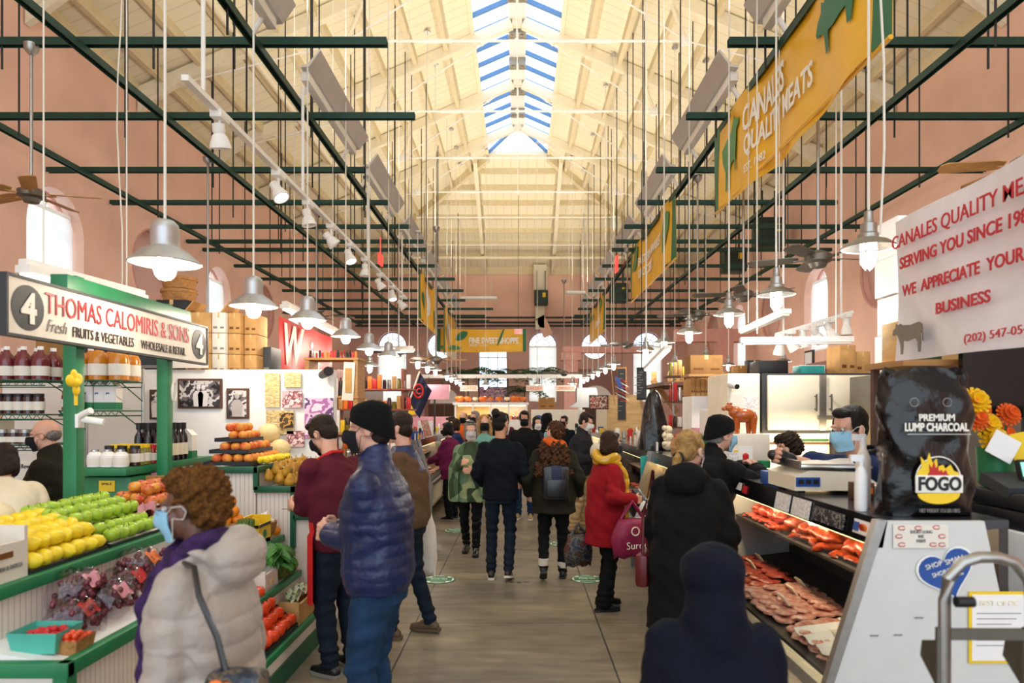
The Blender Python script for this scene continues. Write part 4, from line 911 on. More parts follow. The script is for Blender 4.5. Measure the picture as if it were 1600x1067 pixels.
S('produce_crate', MB().bx(-2.1, -1.9, 4.28, 4.31, .81, 1.02).bx(-2.3, -2.12, 4.2, 4.6, 0, 1.0), 'cardboard', 'cardboard crate behind the asparagus', 'crate') if 0 else None
b = T('fruit_basket', 'basket of oranges behind the asparagus', 'basket', (-2.01, 4.72, .803)); Pt('bowl', MB().lathe([(.07, 0), (.085, .1), (.09, .19), (.085, .19), (.06, .02)], (-2.01, 4.72, .803), 16), 'basket', b)
pile('orange', 'orange_peel', [(-2.01+.058*math.cos(a), 4.72+.058*math.sin(a), 1.01) for a in (0, 1.57, 3.14, 4.7)]+[(-2.03, 4.74, 1.07), (-1.97, 4.69, 1.072), (-2.0, 4.715, 1.135)], 'orange', 'bright orange heaped in the basket behind the asparagus', 'orange', 'oranges in the basket')
for k, (x, y) in enumerate(((-2.06, 4.95), (-1.93, 5.13))):
    b = T('garlic_basket', ('round woven basket of garlic beside the yellow carton', 'round woven basket of garlic nearest the boarded end panel')[k], 'basket', (x, y, .81), 'garlic baskets')
    Pt('bowl', MB().lathe([(.06, 0), (.09, .06), (.105, .12), (.098, .12), (.05, .02)], (x, y, .81), 18), 'basket', b)
    pile('garlic', 'garlic', [(x+.06*math.cos(a), y+.06*math.sin(a), .935) for a in np.arange(0, 6, 1.05)]+[(x, y, .96), (x+.03, y-.02, .98)], 'garlic_bulb', 'white garlic bulb in the woven basket, %s' % ('nearer one', 'farther one')[k], 'garlic', 'garlic bulbs')
# ---------------- stand C: peaches, melons, pears, bananas
o = T('produce_stand', 'tall boarded stand with green trim holding peaches, pears and bananas', 'produce stand', (-2.0, 5.8, 0))
Pt('upper_cabinet', MB().bx(-2.5, -2.05, 5.3, 6.3, 0, 1.3), 'beadboard', o, smooth=0); Pt('middle_cabinet', MB().bx(-2.04, -1.76, 5.3, 6.3, 0, 1.15), 'beadboard', o, smooth=0); Pt('lower_cabinet', MB().bx(-1.75, -1.55, 5.3, 6.3, 0, .95), 'beadboard_side', o, smooth=0)
Pt('trim', MB().bx(-2.5, -2.02, 5.26, 5.3, 1.28, 1.33, .004).bx(-2.055, -2.015, 5.26, 6.3, 1.28, 1.33, .004).bx(-2.055, -2.02, 5.26, 5.3, 1.15, 1.28).bx(-2.05, -1.73, 5.26, 5.3, 1.13, 1.18, .004).bx(-1.77, -1.73, 5.26, 6.3, 1.13, 1.18, .004).bx(-1.77, -1.735, 5.26, 5.3, .7, 1.13).bx(-1.75, -1.53, 5.26, 5.3, .92, .96, .004), 'green_dark', o)
for k, z in enumerate((1.335, 1.425, 1.515)):
    y1 = 6.0-.1*k; tray(-2.46+.02*k, -2.1-.04*k, 5.32+.05*k, y1, z, 'tray_black', 'black tray of peaches, %s of the stack' % ['bottom', 'middle', 'top'][k])
    pile('peach', 'peach', heap(-2.44+.03*k, -2.14-.04*k, 5.38+.05*k, y1-.03, z+.008, .041, 1 if k < 2 else 2), 'peach', 'red and gold peach in the %s black tray' % ['bottom', 'middle', 'top'][k], 'peach', 'peaches in the %s tray' % ['bottom', 'middle', 'top'][k])
pile('lemon', 'lemon', [(-2.09+.05*(i % 2), 5.5+.068*(i//2), 1.365+.0*(i % 2)) for i in range(16)], 'lemon', 'yellow lemon in the row along the green edge by the melons', 'lemon', 'lemons on the tall stand', .9, .2)
pile('melon', 'melon', [(-2.16, 6.16, 1.42), (-2.36, 6.1, 1.42), (-2.27, 6.18, 1.56)], 'melon', 'round cream netted melon at the far end of the peaches', 'melon', 'melons on the tall stand', 1.05)
pile('pear', 'pear', heap(-2.0, -1.8, 5.34, 6.22, 1.17, .04, 2, .25), 'pear', 'brown-gold pear piled on the middle shelf', 'pear', 'pears on the middle shelf', .95, .35)
m = MB()
for k in range(9): c = V((-1.9+random.uniform(-.06, .06), 5.45+.1*k, 1.3)); m.sheet(lambda u, v: c+V((.09*(u-.5), .07*(v-.5), .015*math.sin(7*u+k))), 5, 5, .002)
S('leaf_garnish', m, 'lettuce', 'pale green leaves tucked among the pears', 'leaves', kind='stuff', smooth=80)
def bananas(c, rz, label):
    o = T('banana_bunch', label, 'bananas', c, 'banana bunches')
    for k in range(5):
        a = -.5+.25*k+rz; d = V((math.cos(a), math.sin(a), 0)); pts = [V(c)+d*(.02+.09*math.sin(t*1.9))+V((0, 0, .1-.15*t+.05*t*t)) for t in (0, .1, .3, .55, .8, 1, 1.08)]
        Pt('banana', MB().tube(pts, [.006, .01, .017, .019, .017, .01, .005], 8), 'banana', o)
    Pt('stalk', MB().cyl(V(c)+V((0, 0, .09)), V(c)+V((-.01, 0, .14)), .012, seg=7), 'stem', o)
for k in range(4): bananas((-1.68, 5.42+.2*k, 1.02), -.6, ['yellow banana bunch nearest the corner of the tall stand', 'second banana bunch on the tall stand', 'third banana bunch on the tall stand', 'farthest banana bunch on the tall stand'][k])
# ---------------- stall frame and sign
o = T('stall_gantry', 'green timber posts and beam carrying the produce stall sign', 'stall gantry', (-2.6, 4.5, 0))
for y in (3.98, 5.0): Pt('post', MB().bx(-2.64, -2.56, y-.038, y+.038, 0, 2.54, .004), 'green_paint', o)
Pt('beam', MB().bx(-2.65, -2.55, 3.85, 5.3, 2.42, 2.53, .005), 'green_paint', o)
Pt('hook_ring', MB().tube([(-2.53, 5.0+.03*math.cos(a), 1.9+.07*math.sin(a)) for a in np.arange(0, 6.4, .35)], .008, 6), 'white_cord', o)
S('paper_flower', MB().ball((-2.54, 3.9, 1.92), .03).ball((-2.54, 3.86, 1.93), (.012, .04, .035)).ball((-2.54, 3.93, 1.94), (.012, .035, .035)).ball((-2.54, 3.89, 1.96), (.012, .03, .035)).ball((-2.54, 3.91, 1.88), (.012, .03, .035)).box((-2.545, 3.915, 1.83), (.01, .02, .08)), 'yellow', 'small yellow flower ornament on the nearer green post', 'ornament')
S('towel_hook', MB().box((-2.54, 3.94, 1.7), (.02, .06, .08), bev=.004).cyl((-2.53, 3.95, 1.71), (-2.42, 3.97, 1.69), .02).cyl((-2.53, 3.93, 1.73), (-2.45, 3.9, 1.76), .018), 'white', 'white bracket with two stub arms on the nearer green post', 'bracket')
o = T('stall_sign', 'long white Thomas Calomiris and Sons produce sign numbered 4', 'sign', (-2.5, 4.38, 2.12))
SX = -2.5; Y0, Y1, Z0, Z1 = 3.33, 5.45, 2.14, 2.42
Pt('panel', MB().bx(SX-.035, SX, Y0, Y1, Z0, Z1), 'offwhite', o); Pt('frame', MB().bx(SX-.04, SX+.008, Y0-.012, Y1+.012, Z1, Z1+.015).bx(SX-.04, SX+.008, Y0-.012, Y1+.012, Z0-.015, Z0).bx(SX-.04, SX+.008, Y0-.014, Y0, Z0, Z1).bx(SX-.04, SX+.008, Y1, Y1+.014, Z0, Z1), 'charcoal', o)
U, Vv = (0, 1, 0), (0, 0, 1)
for y in (Y0+.14, Y1-.13):
    Pt('number_disc', MB().cyl((SX, y, 2.28), (SX+.003, y, 2.28), .115, seg=32), 'charcoal', o); text('4', (SX+.006, y, 2.28), U, Vv, .11, .16, 'white_text', o, off=.03)
for s, y, z, wd_, h, mt in (('THOMAS CALOMIRIS & SONS', 4.375, 2.328, 1.56, .112, 'red_text'), ('FRUITS & VEGETABLES', 4.115, 2.2, .6, .058, 'dark_text'), ('WHOLESALE & RETAIL', 4.8, 2.2, .6, .056, 'dark_text')): text(s, (SX+.004, y, z), U, Vv, wd_, h, mt, o, off=-.005)
text('Fresh', (SX+.004, 3.685, 2.21), U, Vv, .16, .065, 'grey_text', o, shear=.4, off=-.015)
# ---------------- shelf counter with jars
o = T('stall_counter', 'green painted stall counter with a jar shelf behind the apples', 'counter', (-2.9, 5.2, 0))
Pt('cabinet', MB().bx(-3.1, -2.69, 4.72, 5.0, 0, 1.3, .005), 'green_paint', o); Pt('jar_shelf', MB().bx(-3.05, -2.68, 4.65, 5.95, 1.315, 1.37, .005), 'green_paint', o); Pt('back_panel', MB().bx(-3.05, -2.98, 5.0, 5.95, 0, 1.315), 'green_dark', o)
Pt('lower_shelf', MB().bx(-2.98, -2.7, 5.02, 5.95, 1.09, 1.115), 'green_dark', o); Pt('leg', MB().bx(-2.74, -2.7, 5.88, 5.94, 0, 1.315), 'green_dark', o)
k = Pt('notice', MB().box((-2.85, 4.715, 1.24), (.11, .006, .075)), 'yellow', o); text('SMILE', (-2.85, 4.711, 1.255), (1, 0, 0), (0, 0, 1), .07, .016, 'dark_text', o)
JAR = {}
def jar(kind):
    nm = {'wine': 'wine_bottle', 'juice': 'juice_jug', 'berry': 'juice_jug', 'white': 'white_bottle', 'oil': 'oil_bottle'}.get(kind, 'jar'); o = T(nm, 'x', nm.split('_')[-1], (0, 0, 0))
    b, l, c = dict(white=([(.02, 0), (.042, .003), (.043, .07), (.03, .088), (.02, .094)], (.0, .1, .022, 'steel'), 'white'), olive=([(.02, 0), (.037, .004), (.038, .1), (.03, .115), (.03, .118)], (.032, .118, .136, 'yellow'), 'olive'), red=([(.02, 0), (.035, .004), (.036, .09), (.03, .105), (.03, .108)], (.032, .108, .124, 'red'), 'sauce'),
        dark=([(.02, 0), (.032, .004), (.033, .1), (.028, .112), (.028, .116)], (.03, .116, .13, 'black'), 'jam'), wine=([(.02, 0), (.033, .004), (.034, .17), (.028, .2), (.014, .225), (.0135, .28)], (.0155, .25, .295, 'black'), 'wine'), squat=([(.02, 0), (.04, .004), (.041, .06), (.034, .072), (.034, .076)], (.036, .076, .092, 'brushed'), 'jam'),
        juice=([(.03, 0), (.075, .006), (.078, .17), (.06, .215), (.024, .25), (.02, .265)], (.022, .262, .285, 'white'), 'cider'), berry=([(.03, 0), (.062, .006), (.064, .14), (.05, .19), (.022, .23), (.02, .25)], (.022, .247, .27, 'white'), 'berry'), oil=([(.02, 0), (.028, .004), (.03, .11), (.02, .14), (.012, .15)], (.014, .15, .165, 'green_paint'), 'oil'))[kind]
    Pt('glass_body', MB().lathe(b, seg=16), c, o, local=True); r, z0, z1, lm = l
    Pt('lid', MB().lathe([(max(r, .022), z0-(.005 if r else .006)), (max(r, .022), z1 if r else .105), (.005, (z1 if r else .105)+.001)], seg=14), lm if r else 'steel', o, local=True)
    rb = b[1][0]; zt = b[2][1]
    Pt('label', MB().lathe([(rb+.0035, zt*.25), (rb+.0035, zt*.8)], seg=16, caps=False), 'offwhite' if kind != 'wine' else 'steel_cream', o, local=True)
    return o
for nm, c in (('olive', '7A7420'), ('sauce', '9E2A16'), ('jam', '3A1E1E'), ('wine', '120E14'), ('cider', 'C47A1C'), ('berry', '6A1C28'), ('oil', '3F5A24'), ('mustard', 'C99A20')): mat(nm, c, .15, var=.1, scale=20, coat=.4)
def jars(kind, pts, label, group, sc=1):
    for p in pts:
        if kind not in JAR: JAR[kind] = jar(kind); o = JAR[kind]; o.location = p; o.scale = (sc,)*3; setp(o, label, None, group)
        else: o = copy(JAR[kind], p, label, group, scale=sc)
ls = 1.371
jars('white', [(-2.93+.09*i, 4.71, ls) for i in range(3)], 'white jar with a picture label at the near end of the green shelf', 'white jars on the green shelf', 1.15)
jars('dark', [(-2.9+.09*i, 4.83, ls) for i in range(3)], 'dark jam jar just behind the white jars', 'jam jars on the green shelf', 1.1)
jars('olive', [(-2.72-.08*(i % 3), 4.86+.09*(i//3), ls) for i in range(6)], 'jar of green olives in the middle of the green shelf', 'olive jars on the green shelf', 1.1)
jars('red', [(-2.72-.08*(i % 3), 5.06+.09*(i//3), ls) for i in range(6)], 'jar of red sauce in the middle of the green shelf', 'sauce jars on the green shelf', 1.1)
jars('wine', [(-2.73-.075*(i % 4), 5.3+.08*(i//4), ls) for i in range(16)], 'tall black-capped wine bottle on the green shelf', 'wine bottles on the green shelf')
jars('squat', [(-2.78, 5.1+.1*i, 1.116) for i in range(7)], 'squat jar on the lower rack under the green shelf', 'squat jars under the green shelf', 1.2)
S('price_sign', MB().box((-2.69, 5.05, 1.24), (.01, .12, .13)), 'pink', 'pink price sign under the green shelf', 'sign')
mat('carton_print', 'F0EDE8', .5, var=0); print_mat('juice_print', ['F2F0EC', 'F2F0EC', '2E6FA8', '2E8B4A'], 14, 1)
cart = None
for i, (x, y, z) in enumerate([(-2.75, 5.68, ls), (-2.85, 5.7, ls), (-3.42, 5.6, 1.77), (-3.52, 5.6, 1.77), (-3.33, 5.6, 1.77)]):
    c = T('juice_carton', 'x', 'carton', (x, y, z)); c['label'] = 'white and green juice carton %s' % ('at the far end of the green shelf' if i < 2 else 'on the middle wire shelf'); c['group'] = 'juice cartons on the ' + ('green shelf' if i < 2 else 'wire shelf')
    Pt('carton', MB().poly([(x-.045, y-.045, z), (x+.045, y-.045, z), (x+.045, y-.045, z+.19), (x, y-.045, z+.24), (x-.045, y-.045, z+.19)], (0, 1, 0), .09).bx(x-.045, x+.045, y-.004, y+.004, z+.235, z+.255), 'carton_print', c, smooth=0)
    Pt('print', MB().bx(x-.035, x+.035, y-.05, y-.045, z+.08, z+.14), 'juice_print', c); Pt('band', MB().bx(x-.046, x+.046, y-.047, y+.046, z, z+.06), 'green_paint', c)
# ---------------- wire racks with juice
def rack(x0, x1, y0, y1, zs, label):
    o = T('wire_rack', label, 'shelving', ((x0+x1)/2, (y0+y1)/2, 0), 'wire racks behind the produce stall')
    for z in zs:
        m = MB()
        for y in (y0, y1): m.cyl((x0, y, z), (x1, y, z), .006, seg=5).cyl((x0, y, z-.04), (x1, y, z-.04), .005, seg=5)
        n = int((x1-x0)/.06)
        for k in range(n): xa = x0+(x1-x0)*k/n; m.cyl((xa, y0, z), (xa+.03, y0, z-.04), .003, seg=4).cyl((xa+.03, y0, z-.04), (xa+.06, y0, z), .003, seg=4).cyl((xa, y0, z), (xa, y1, z), .003, seg=4)
        for x in (x0, x1): m.cyl((x, y0, z), (x, y1, z), .006, seg=5).cyl((x, y0, z), (x, y1, z-.16), .005, seg=5)
        Pt('wire_shelf', m, 'green_dark', o)
    for x in (x0, x1): Pt('upright', MB().cyl((x, y1, 0), (x, y1, zs[0]+.12), .013, seg=8), 'brushed', o)
    return o
rack(-4.55, -3.72, 5.35, 5.75, [2.0, 1.73, 1.49], 'left wire rack of juice jugs behind the produce stall'); rack(-3.68, -3.2, 5.45, 5.8, [2.0, 1.76], 'right wire rack of cider jugs behind the produce stall')
jars('berry', [(-4.5+.135*i, 5.45+.15*j, 2.005) for i in range(6) for j in (0, 1)], 'jug of dark red juice on the top left wire shelf', 'red juice jugs')
jars('juice', [(-3.58+.165*i, 5.54+.16*j, 2.005) for i in range(3) for j in (0, 1)], 'large jug of amber cider on the top right wire shelf', 'cider jugs')
jars('olive', [(-4.5+.088*i, 5.42, 1.735) for i in range(4)], 'jar of green pickles at the left of the middle wire shelf', 'pickle jars on the rack', 1.15); jars('dark', [(-4.13+.078*i, 5.42, 1.735) for i in range(5)], 'dark preserve jar on the middle wire shelf', 'preserve jars on the rack', 1.25)
jars('red', [(-3.64+.08*i, 5.5, 1.765) for i in range(2)], 'red sauce jar beside the juice cartons on the rack', 'sauce jars on the rack', 1.25); jars('squat', [(-4.1+.09*i, 5.42, 1.495) for i in range(4)], 'squat preserve jar on the lowest wire shelf', 'squat jars on the rack', 1.3)
S('storage_box', MB().bx(-4.5, -4.2, 5.4, 5.68, 1.5, 1.69, .005), 'steel_cream', 'white-wrapped packs at the left of the lowest wire shelf', 'packs')
S('plastic_bag', MB().lathe([(.01, .28), (.03, .22), (.07, .1), (.08, .03), (.03, 0)], (-3.62, 5.3, 1.2), 12, sx=1, sy=.6), 'film', 'clear bag hanging below the wire racks', 'bag')
n_ = T('notice_board', 'white notice reading Got Rewards below the wire racks', 'notice', (-3.85, 5.3, 1.1)); Pt('sheet', MB().box((-3.85, 5.32, 1.24), (.3, .01, .26)), 'offwhite', n_); text('Got Rewards', (-3.85, 5.312, 1.33), (1, 0, 0), (0, 0, 1), .2, .035, 'dark_text', n_)
S('storage_crate', MB().bx(-4.5, -3.76, 5.32, 5.7, 0, 1.08, .01), 'cardboard', 'low brown crates under the wire racks', 'crate')
# ---------------- white partition with pictures, cold room behind
STR('partition', MB().bx(-4.85, -1.74, 6.4, 6.5, 0, 2.15), 'white', 'white partition wall behind the produce stall, hung with pictures')
STR('cold_room', MB().bx(-4.85, -2.45, 6.55, 8.0, 0, 2.12), 'gunmetal', 'grey flat-topped cold room behind the white partition')
print_mat('photo_bw', ['1E1A1C', '6E6668', 'D9D2D0', '3A3436'], 9, 3); print_mat('news', ['E6CF96', 'D9BE80', 'B99C62', 'EAD9AC'], 20, 3, stretch=(1, 1, 3)); print_mat('news_dark', ['5A4020', 'C99A4A', '2E2010'], 18, 3); print_mat('magenta_print', ['F0DCE8', 'B06AA8', 'E3C4DC', '6A3F78', 'F4E6EE'], 5, 3); print_mat('brown_print', ['F0DADA', '8E4A50', 'D9B0B0'], 22, 3)
def pic(px0, px1, py0, py1, mt, label, frame=None, Y=6.39, name='picture', cat='picture'):
    a, b = P(px0, py1, Y), P(px1, py0, Y); o = T(name, label, cat, ((a.x+b.x)/2, Y, a.z)); 
    if frame: Pt('frame', MB().bx(a.x-.02, b.x+.02, Y-.012, Y+.008, a.z-.02, b.z+.02), frame, o)
    Pt('print', MB().bx(a.x, b.x, Y-.02, Y-.006, a.z, b.z), mt, o); return o, a, b
mat('skin_grey', 'B9AFAC', .6, var=.05); mat('apron_grey', 'E6E0DE', .6, var=.05)
def figure(o, x, z, h, Y, apron=True):   # printed likeness
    Pt('printed_figure', MB().ball((x, Y-.02, z+h*.86), (h*.1, .004, h*.13), 12, 8).poly([(x-h*.2, Y-.021, z), (x+h*.2, Y-.021, z), (x+h*.24, Y-.021, z+h*.55), (x+h*.12, Y-.021, z+h*.72), (x-h*.12, Y-.021, z+h*.72), (x-h*.24, Y-.021, z+h*.55)], (0, -1, 0), .002), 'apron_grey' if apron else 'skin_grey', o)
o, a, b = pic(282, 344, 595, 635, 'photo_bw', 'wide black and white photo of two aproned men on the white partition', 'wood_dark'); [figure(o, a.x+(b.x-a.x)*t, a.z, (b.z-a.z)*.85, 6.385) for t in (.48, .6)]
o, a, b = pic(358, 386, 610, 651, 'photo_bw', 'upright black and white portrait of an older man on the partition', 'wood_dark'); figure(o, (a.x+b.x)/2, a.z, (b.z-a.z)*.9, 6.385, False)
o, a, b = pic(238, 266, 612, 652, 'photo_bw', 'black and white photo half hidden by the farther green post', 'wood_dark'); figure(o, a.x+.05, a.z, (b.z-a.z)*.8, 6.385)
pic(415, 438, 583, 636, 'news', 'tall yellowed newspaper clipping on the partition', None, name='clipping', cat='clipping'); pic(445, 471, 582, 605, 'news', 'small yellowed clipping beside the tall one', None, name='clipping', cat='clipping'); pic(417, 460, 641, 678, 'news', 'wide yellowed clipping below the tall one', None, name='clipping', cat='clipping'); pic(438, 459, 645, 668, 'news_dark', 'dark group photo clipping laid over the wide one', None, Y=6.37, name='clipping', cat='clipping'); pic(442, 473, 611, 637, 'brown_print', 'reddish photo strip on the partition', None, name='clipping', cat='clipping')
pic(477, 521, 622, 684, 'magenta_print', 'large pink and purple photo poster at the right end of the partition', None, name='poster', cat='poster'); pic(449, 476, 673, 698, 'brown_print', 'white notice card behind the melons', None, name='clipping', cat='clipping')
S('spot_camera', MB().cyl(P(503, 586, 6.35), P(513, 580, 6.2), .035, .045, seg=12).box(P(516, 578, 6.38), (.05, .06, .05)), 'black', 'small black security camera at the top right of the partition', 'camera')
def carton(x0, x1, y0, y1, z0, z1, label, mt='cardboard', group=None, words=None, flaps=False, name='cardboard_box'):
    o = T(name, label, 'box', ((x0+x1)/2, (y0+y1)/2, z0), group)
    Pt('carton', MB().bx(x0, x1, y0, y1, z0, z1, .004), mt, o); Pt('tape', MB().bx(x0+(x1-x0)*.44, x0+(x1-x0)*.56, y0-.002, y1, z1-.0005, z1+.001).bx(x0+(x1-x0)*.44, x0+(x1-x0)*.56, y0-.0025, y0-.001, z1-.05, z1), 'ply', o)
    Pt('print', MB().bx(x0+(x1-x0)*.1, x0+(x1-x0)*.4, y0-.003, y0-.001, z0+(z1-z0)*.2, z0+(z1-z0)*.32).bx(x0+(x1-x0)*.62, x0+(x1-x0)*.9, y0-.003, y0-.001, z0+(z1-z0)*.2, z0+(z1-z0)*.3), 'kraft_print' if 'cardboard' in mt else 'grey_text', o)
    if flaps: Pt('flap', MB().box(((x0+x1)/2-.1, (y0+y1)/2, z1+.05), (.012, y1-y0, .16), rot=Matrix.Rotation(.7, 3, 'Y')), mt, o)
    return o
k = 0
for r in range(3):
    for c in range(4):
        h = .2; x0 = -3.28+[0, .26, .4, .53][c]; wv = [.25, .13, .12, .12][c]; yy = 6.7+[0, .0, .05, .12][c]
        carton(x0, x0+wv, yy, yy+.3, 2.121+r*.205, 2.121+r*.205+h, '%s cardboard box in the stack over the partition, %s row, %s from the left' % (('white-labelled' if c == 1 else 'brown'), ['bottom', 'middle', 'top'][r], ORD[c]), 'offwhite' if c == 1 else 'cardboard', 'boxes above the partition', flaps=(r == 2 and c in (0, 2)))
carton(-2.75, -2.55, 7.0, 7.3, 2.121, 2.42, 'dark crate right of the cardboard stack over the partition', 'charcoal'); carton(-4.3, -3.35, 6.6, 6.95, 2.121, 2.4, 'long grey tub behind the produce sign', 'charcoal', name='storage_tub'); carton(-3.72, -3.4, 6.98, 7.3, 2.121, 2.9, 'tall black crate under the round baskets', 'black', name='storage_crate'); carton(-4.75, -4.35, 6.7, 7.1, 2.121, 2.6, 'brown box at the far left above the partition', 'cardboard_dark')
for k, z in enumerate((2.901, 3.03)):
    S('bushel_basket', MB().lathe([(.15, 0), (.175, .12), (.18, .12), (.18, .09), (.172, .09)], (-3.56, 7.14, z), 22, caps=True), 'basket', '%s round wooden basket stacked on the tall black crate' % ('lower', 'upper')[k], 'basket', 'round baskets')
g_ = T('round_sign', 'cream half-round painted sign beside the cider jugs', 'sign', (-3.05, 6.3, 2.16)); Pt('board', MB().poly([(-3.35+.0, 6.36, 2.16), (-2.9, 6.36, 2.16), (-2.9, 6.36, 2.26)]+[(-3.125+.225*math.cos(t), 6.36, 2.26+.13*math.sin(t)) for t in np.arange(.2, 3.0, .25)]+[(-3.35, 6.36, 2.26)], (0, -1, 0), .02), 'offwhite', g_)
# red script banner
o = T('team_banner', 'red banner with white script letters above the cold room', 'banner', (-2.82, 9, 2.25))
Pt('cloth', MB().sheet(lambda u, v: (-2.82+.015*math.sin(u*14), 8.0+2.2*u, 2.25+.62*v), 20, 4, .004), 'red', o, smooth=80)
text('W', (-2.8, 8.5, 2.57), (0, 1, 0), (0, 0, 1), .75, .5, 'white_text', o, shear=.25, off=.02); text('in', (-2.8, 9.3, 2.5), (0, 1, 0), (0, 0, 1), .5, .38, 'white_text', o, shear=.25, off=.02)
# ---------------------------------------------------------------- glass counters
mat('meat_red', '9E2E22', .35, scale=38, col2='C9604A', coat=.3); mat('meat_pink', 'C66E5E', .4, scale=38, col2='E6B7A4', coat=.2); mat('meat_orange', 'A8441C', .35, scale=30, col2='702210', coat=.3); mat('chicken', 'E3B24A', .45, scale=10, col2='EBCF8A'); mat('cheese', 'E8CF7A', .5, var=.1); mat('case_in', '3A3430', .5, var=.05)
mat('panel_grey', 'D6D6D2', .5, var=.02); mat('calf', 'B2561A', .3, var=.1, coat=.4); mat('marble_deck', '3B3F46', .2, var=.15, scale=6, coat=.4)
print_mat('menu_print', ['1C1A1E', '2A262A', '8E8A86', '1C1A1E'], 30, 2); print_mat('paper_print', ['F2F0EC', 'F2F0EC', 'C9C6C2', 'F4F2EE'], 40, 3, stretch=(1, 1, 2)); print_mat('food_print', ['C98E7A', '8E3A34', 'E3C9B3', '6A4A3A', 'D96A5A'], 8, 3)
def case(s, y0, y1, label, xf=1.28, xt=1.5, ht=1.3, side='white', deck='marble_deck', warm=True, zg=.62, back=2.1):
    """s=+1 right of the aisle, -1 left"""
    X = lambda x: s*x; o = T('display_case', label, 'display case', (X((xf+back)/2), (y0+y1)/2, 0), 'glass-fronted counters along the aisle')
    def pr(pts, a, b, mt, nm, sm=0): return Pt(nm, MB().poly([(X(p[0]), a, p[1]) for p in pts], (0, 1, 0), b-a), mt, o, smooth=sm)
    pr([(xf+.14, 0), (back-.05, 0), (back-.05, .16), (xf+.14, .16)], y0+.04, y1-.04, 'charcoal', 'plinth')
    pr([(xf+.05, .16), (back, .16), (back, .6), (xf, zg-.06), (xf, .26)], y0+.025, y1-.025, 'steel_cream', 'body')
    pr([(xf-.025, zg-.07), (xf+.02, zg-.07), (xf+.02, zg), (xf-.025, zg-.01)], y0+.02, y1-.02, 'steel', 'bumper_rail')
    pr([(xf+.03, .6), (back, .6), (back, .72), (xf+.03, .63)], y0+.03, y1-.03, 'case_in', 'display_deck')
    pr([(back-.04, .72), (back, .72), (back, ht-.03), (back-.04, ht-.03)], y0+.03, y1-.03, 'case_in', 'back_wall')
    pr([(xf+.32, .98), (back-.05, 1.02), (back-.05, 1.035), (xf+.32, .995)], y0+.04, y1-.04, 'case_in', 'inner_shelf')
    pr([(xt, ht-.1), (xt+.012, ht-.1), (back, ht-.03), (back, ht), (xt+.01, ht)], y0+.027, y1-.027, deck, 'counter_top')
    pr([(xt-.02, ht-.11), (xt, ht-.11), (xt+.02, ht), (xt-.0, ht+.005)], y0, y1, 'black_gloss', 'fascia')
    pr([(xf+.0, zg), (xf+.008, zg), (xt-.0, ht-.11), (xt-.012, ht-.11)], y0+.03, y1-.03, 'case_glass', 'front_glass')
    Pt('light_tube', MB().cyl((X(xt+.05), y0+.08, ht-.125), (X(xt+.05), y1-.08, ht-.125), .014, seg=8), 'warm_tube' if warm else 'tube', o)
    lamp('case_lamp', 'AREA', (X(xt+.06), (y0+y1)/2, ht-.13), 4.5*(y1-y0), (1, .74, .48) if warm else (1, .9, .8), y1-y0-.2, .06, aim=(X(xt+.55), (y0+y1)/2, ht-.42), parent=o)
    for a in (y0, y1-.025):
        pr([(xf-.02, 0), (back+.03, 0), (back+.03, .6), (back-.12, ht), (xt, ht), (xf-.02, .6)], a, a+.025, side, 'end_panel')
        pr([(xf-.035, .58), (xf, .58), (xt+.015, ht+.005), (xt-.03, ht+.005)], a-.006, a+.031, 'brushed', 'end_trim')
    return o
def slab(c, r, rz=0): # cut of meat
    return c
CUT = {}
def cuts(kind, mt, pts, label, group, name='meat_cut', cat='meat'):
    key = kind+mt
    if key not in CUT:
        m = MB(); rr = random.Random(kind)
        if kind == 'steak': m.lathe([(.01, 0), (.05, .002), (.064, .008), (.062, .016), (.04, .022), (.003, .021)], seg=20, sx=1.15, sy=.85)
        elif kind == 'bird': m.ball((0, 0, .06), (.075, .11, .06), 16, 10).ball((.05, -.07, .05), (.025, .045, .03), 10, 7).ball((-.05, -.07, .05), (.025, .045, .03), 10, 7).ball((.075, .02, .06), (.018, .05, .02), 10, 7).ball((-.075, .02, .06), (.018, .05, .02), 10, 7)
        elif kind == 'sausage': m.tube([(-.09, .02, .018), (-.05, -.01, .018), (0, -.018, .018), (.05, -.008, .018), (.09, .02, .018)], [.008, .018, .019, .018, .008], 8)
        else: m.ball((0, 0, .03), (.085, .06, .034), 14, 9)
        me = m.mesh(name, 60); me.materials.append(M(mt))
        for v in me.vertices: k_ = 1+.45*noise.noise(v.co*22+V((hash(key) % 7, 0, 0)))+.12*noise.noise(v.co*70); v.co.x *= k_; v.co.y *= k_; v.co.z *= 1+.5*noise.noise(v.co*40)
        CUT[key] = me
    for p in pts:
        o = bpy.data.objects.new(name, CUT[key]); COL.objects.link(o); o.location = p; o.rotation_euler = (random.uniform(-.1, .1), random.uniform(-.1, .1), random.uniform(0, 6)); s = random.uniform(.85, 1.15); o.scale = (s, s, s); setp(o, label, cat, group)
def grid(x0, x1, y0, y1, z0, z1, nx, ny, j=.012): return [(x0+(x1-x0)*(i+.5)/nx+random.uniform(-j, j), y0+(y1-y0)*(k+.5)/ny+random.uniform(-j, j), z0+(z1-z0)*(i+.5)/nx) for i in range(nx) for k in range(ny)]
cs = case(1, 2.82, 5.1, 'near glass meat case with a white end panel and warm-lit red cuts', side='panel_grey', back=2.04)
def tags(pts, where, s=1):
    for p in pts: S('price_tag', MB().box((p[0], p[1], p[2]+.02), (.01, .09, .06), rot=Matrix.Rotation(-.6*s, 3, 'Y')), 'steel_cream', 'small cream price tag standing among the %s' % where, 'price tag', 'price tags on the '+where, 0)
deckz = lambda x: .635+(x-1.31)*.13
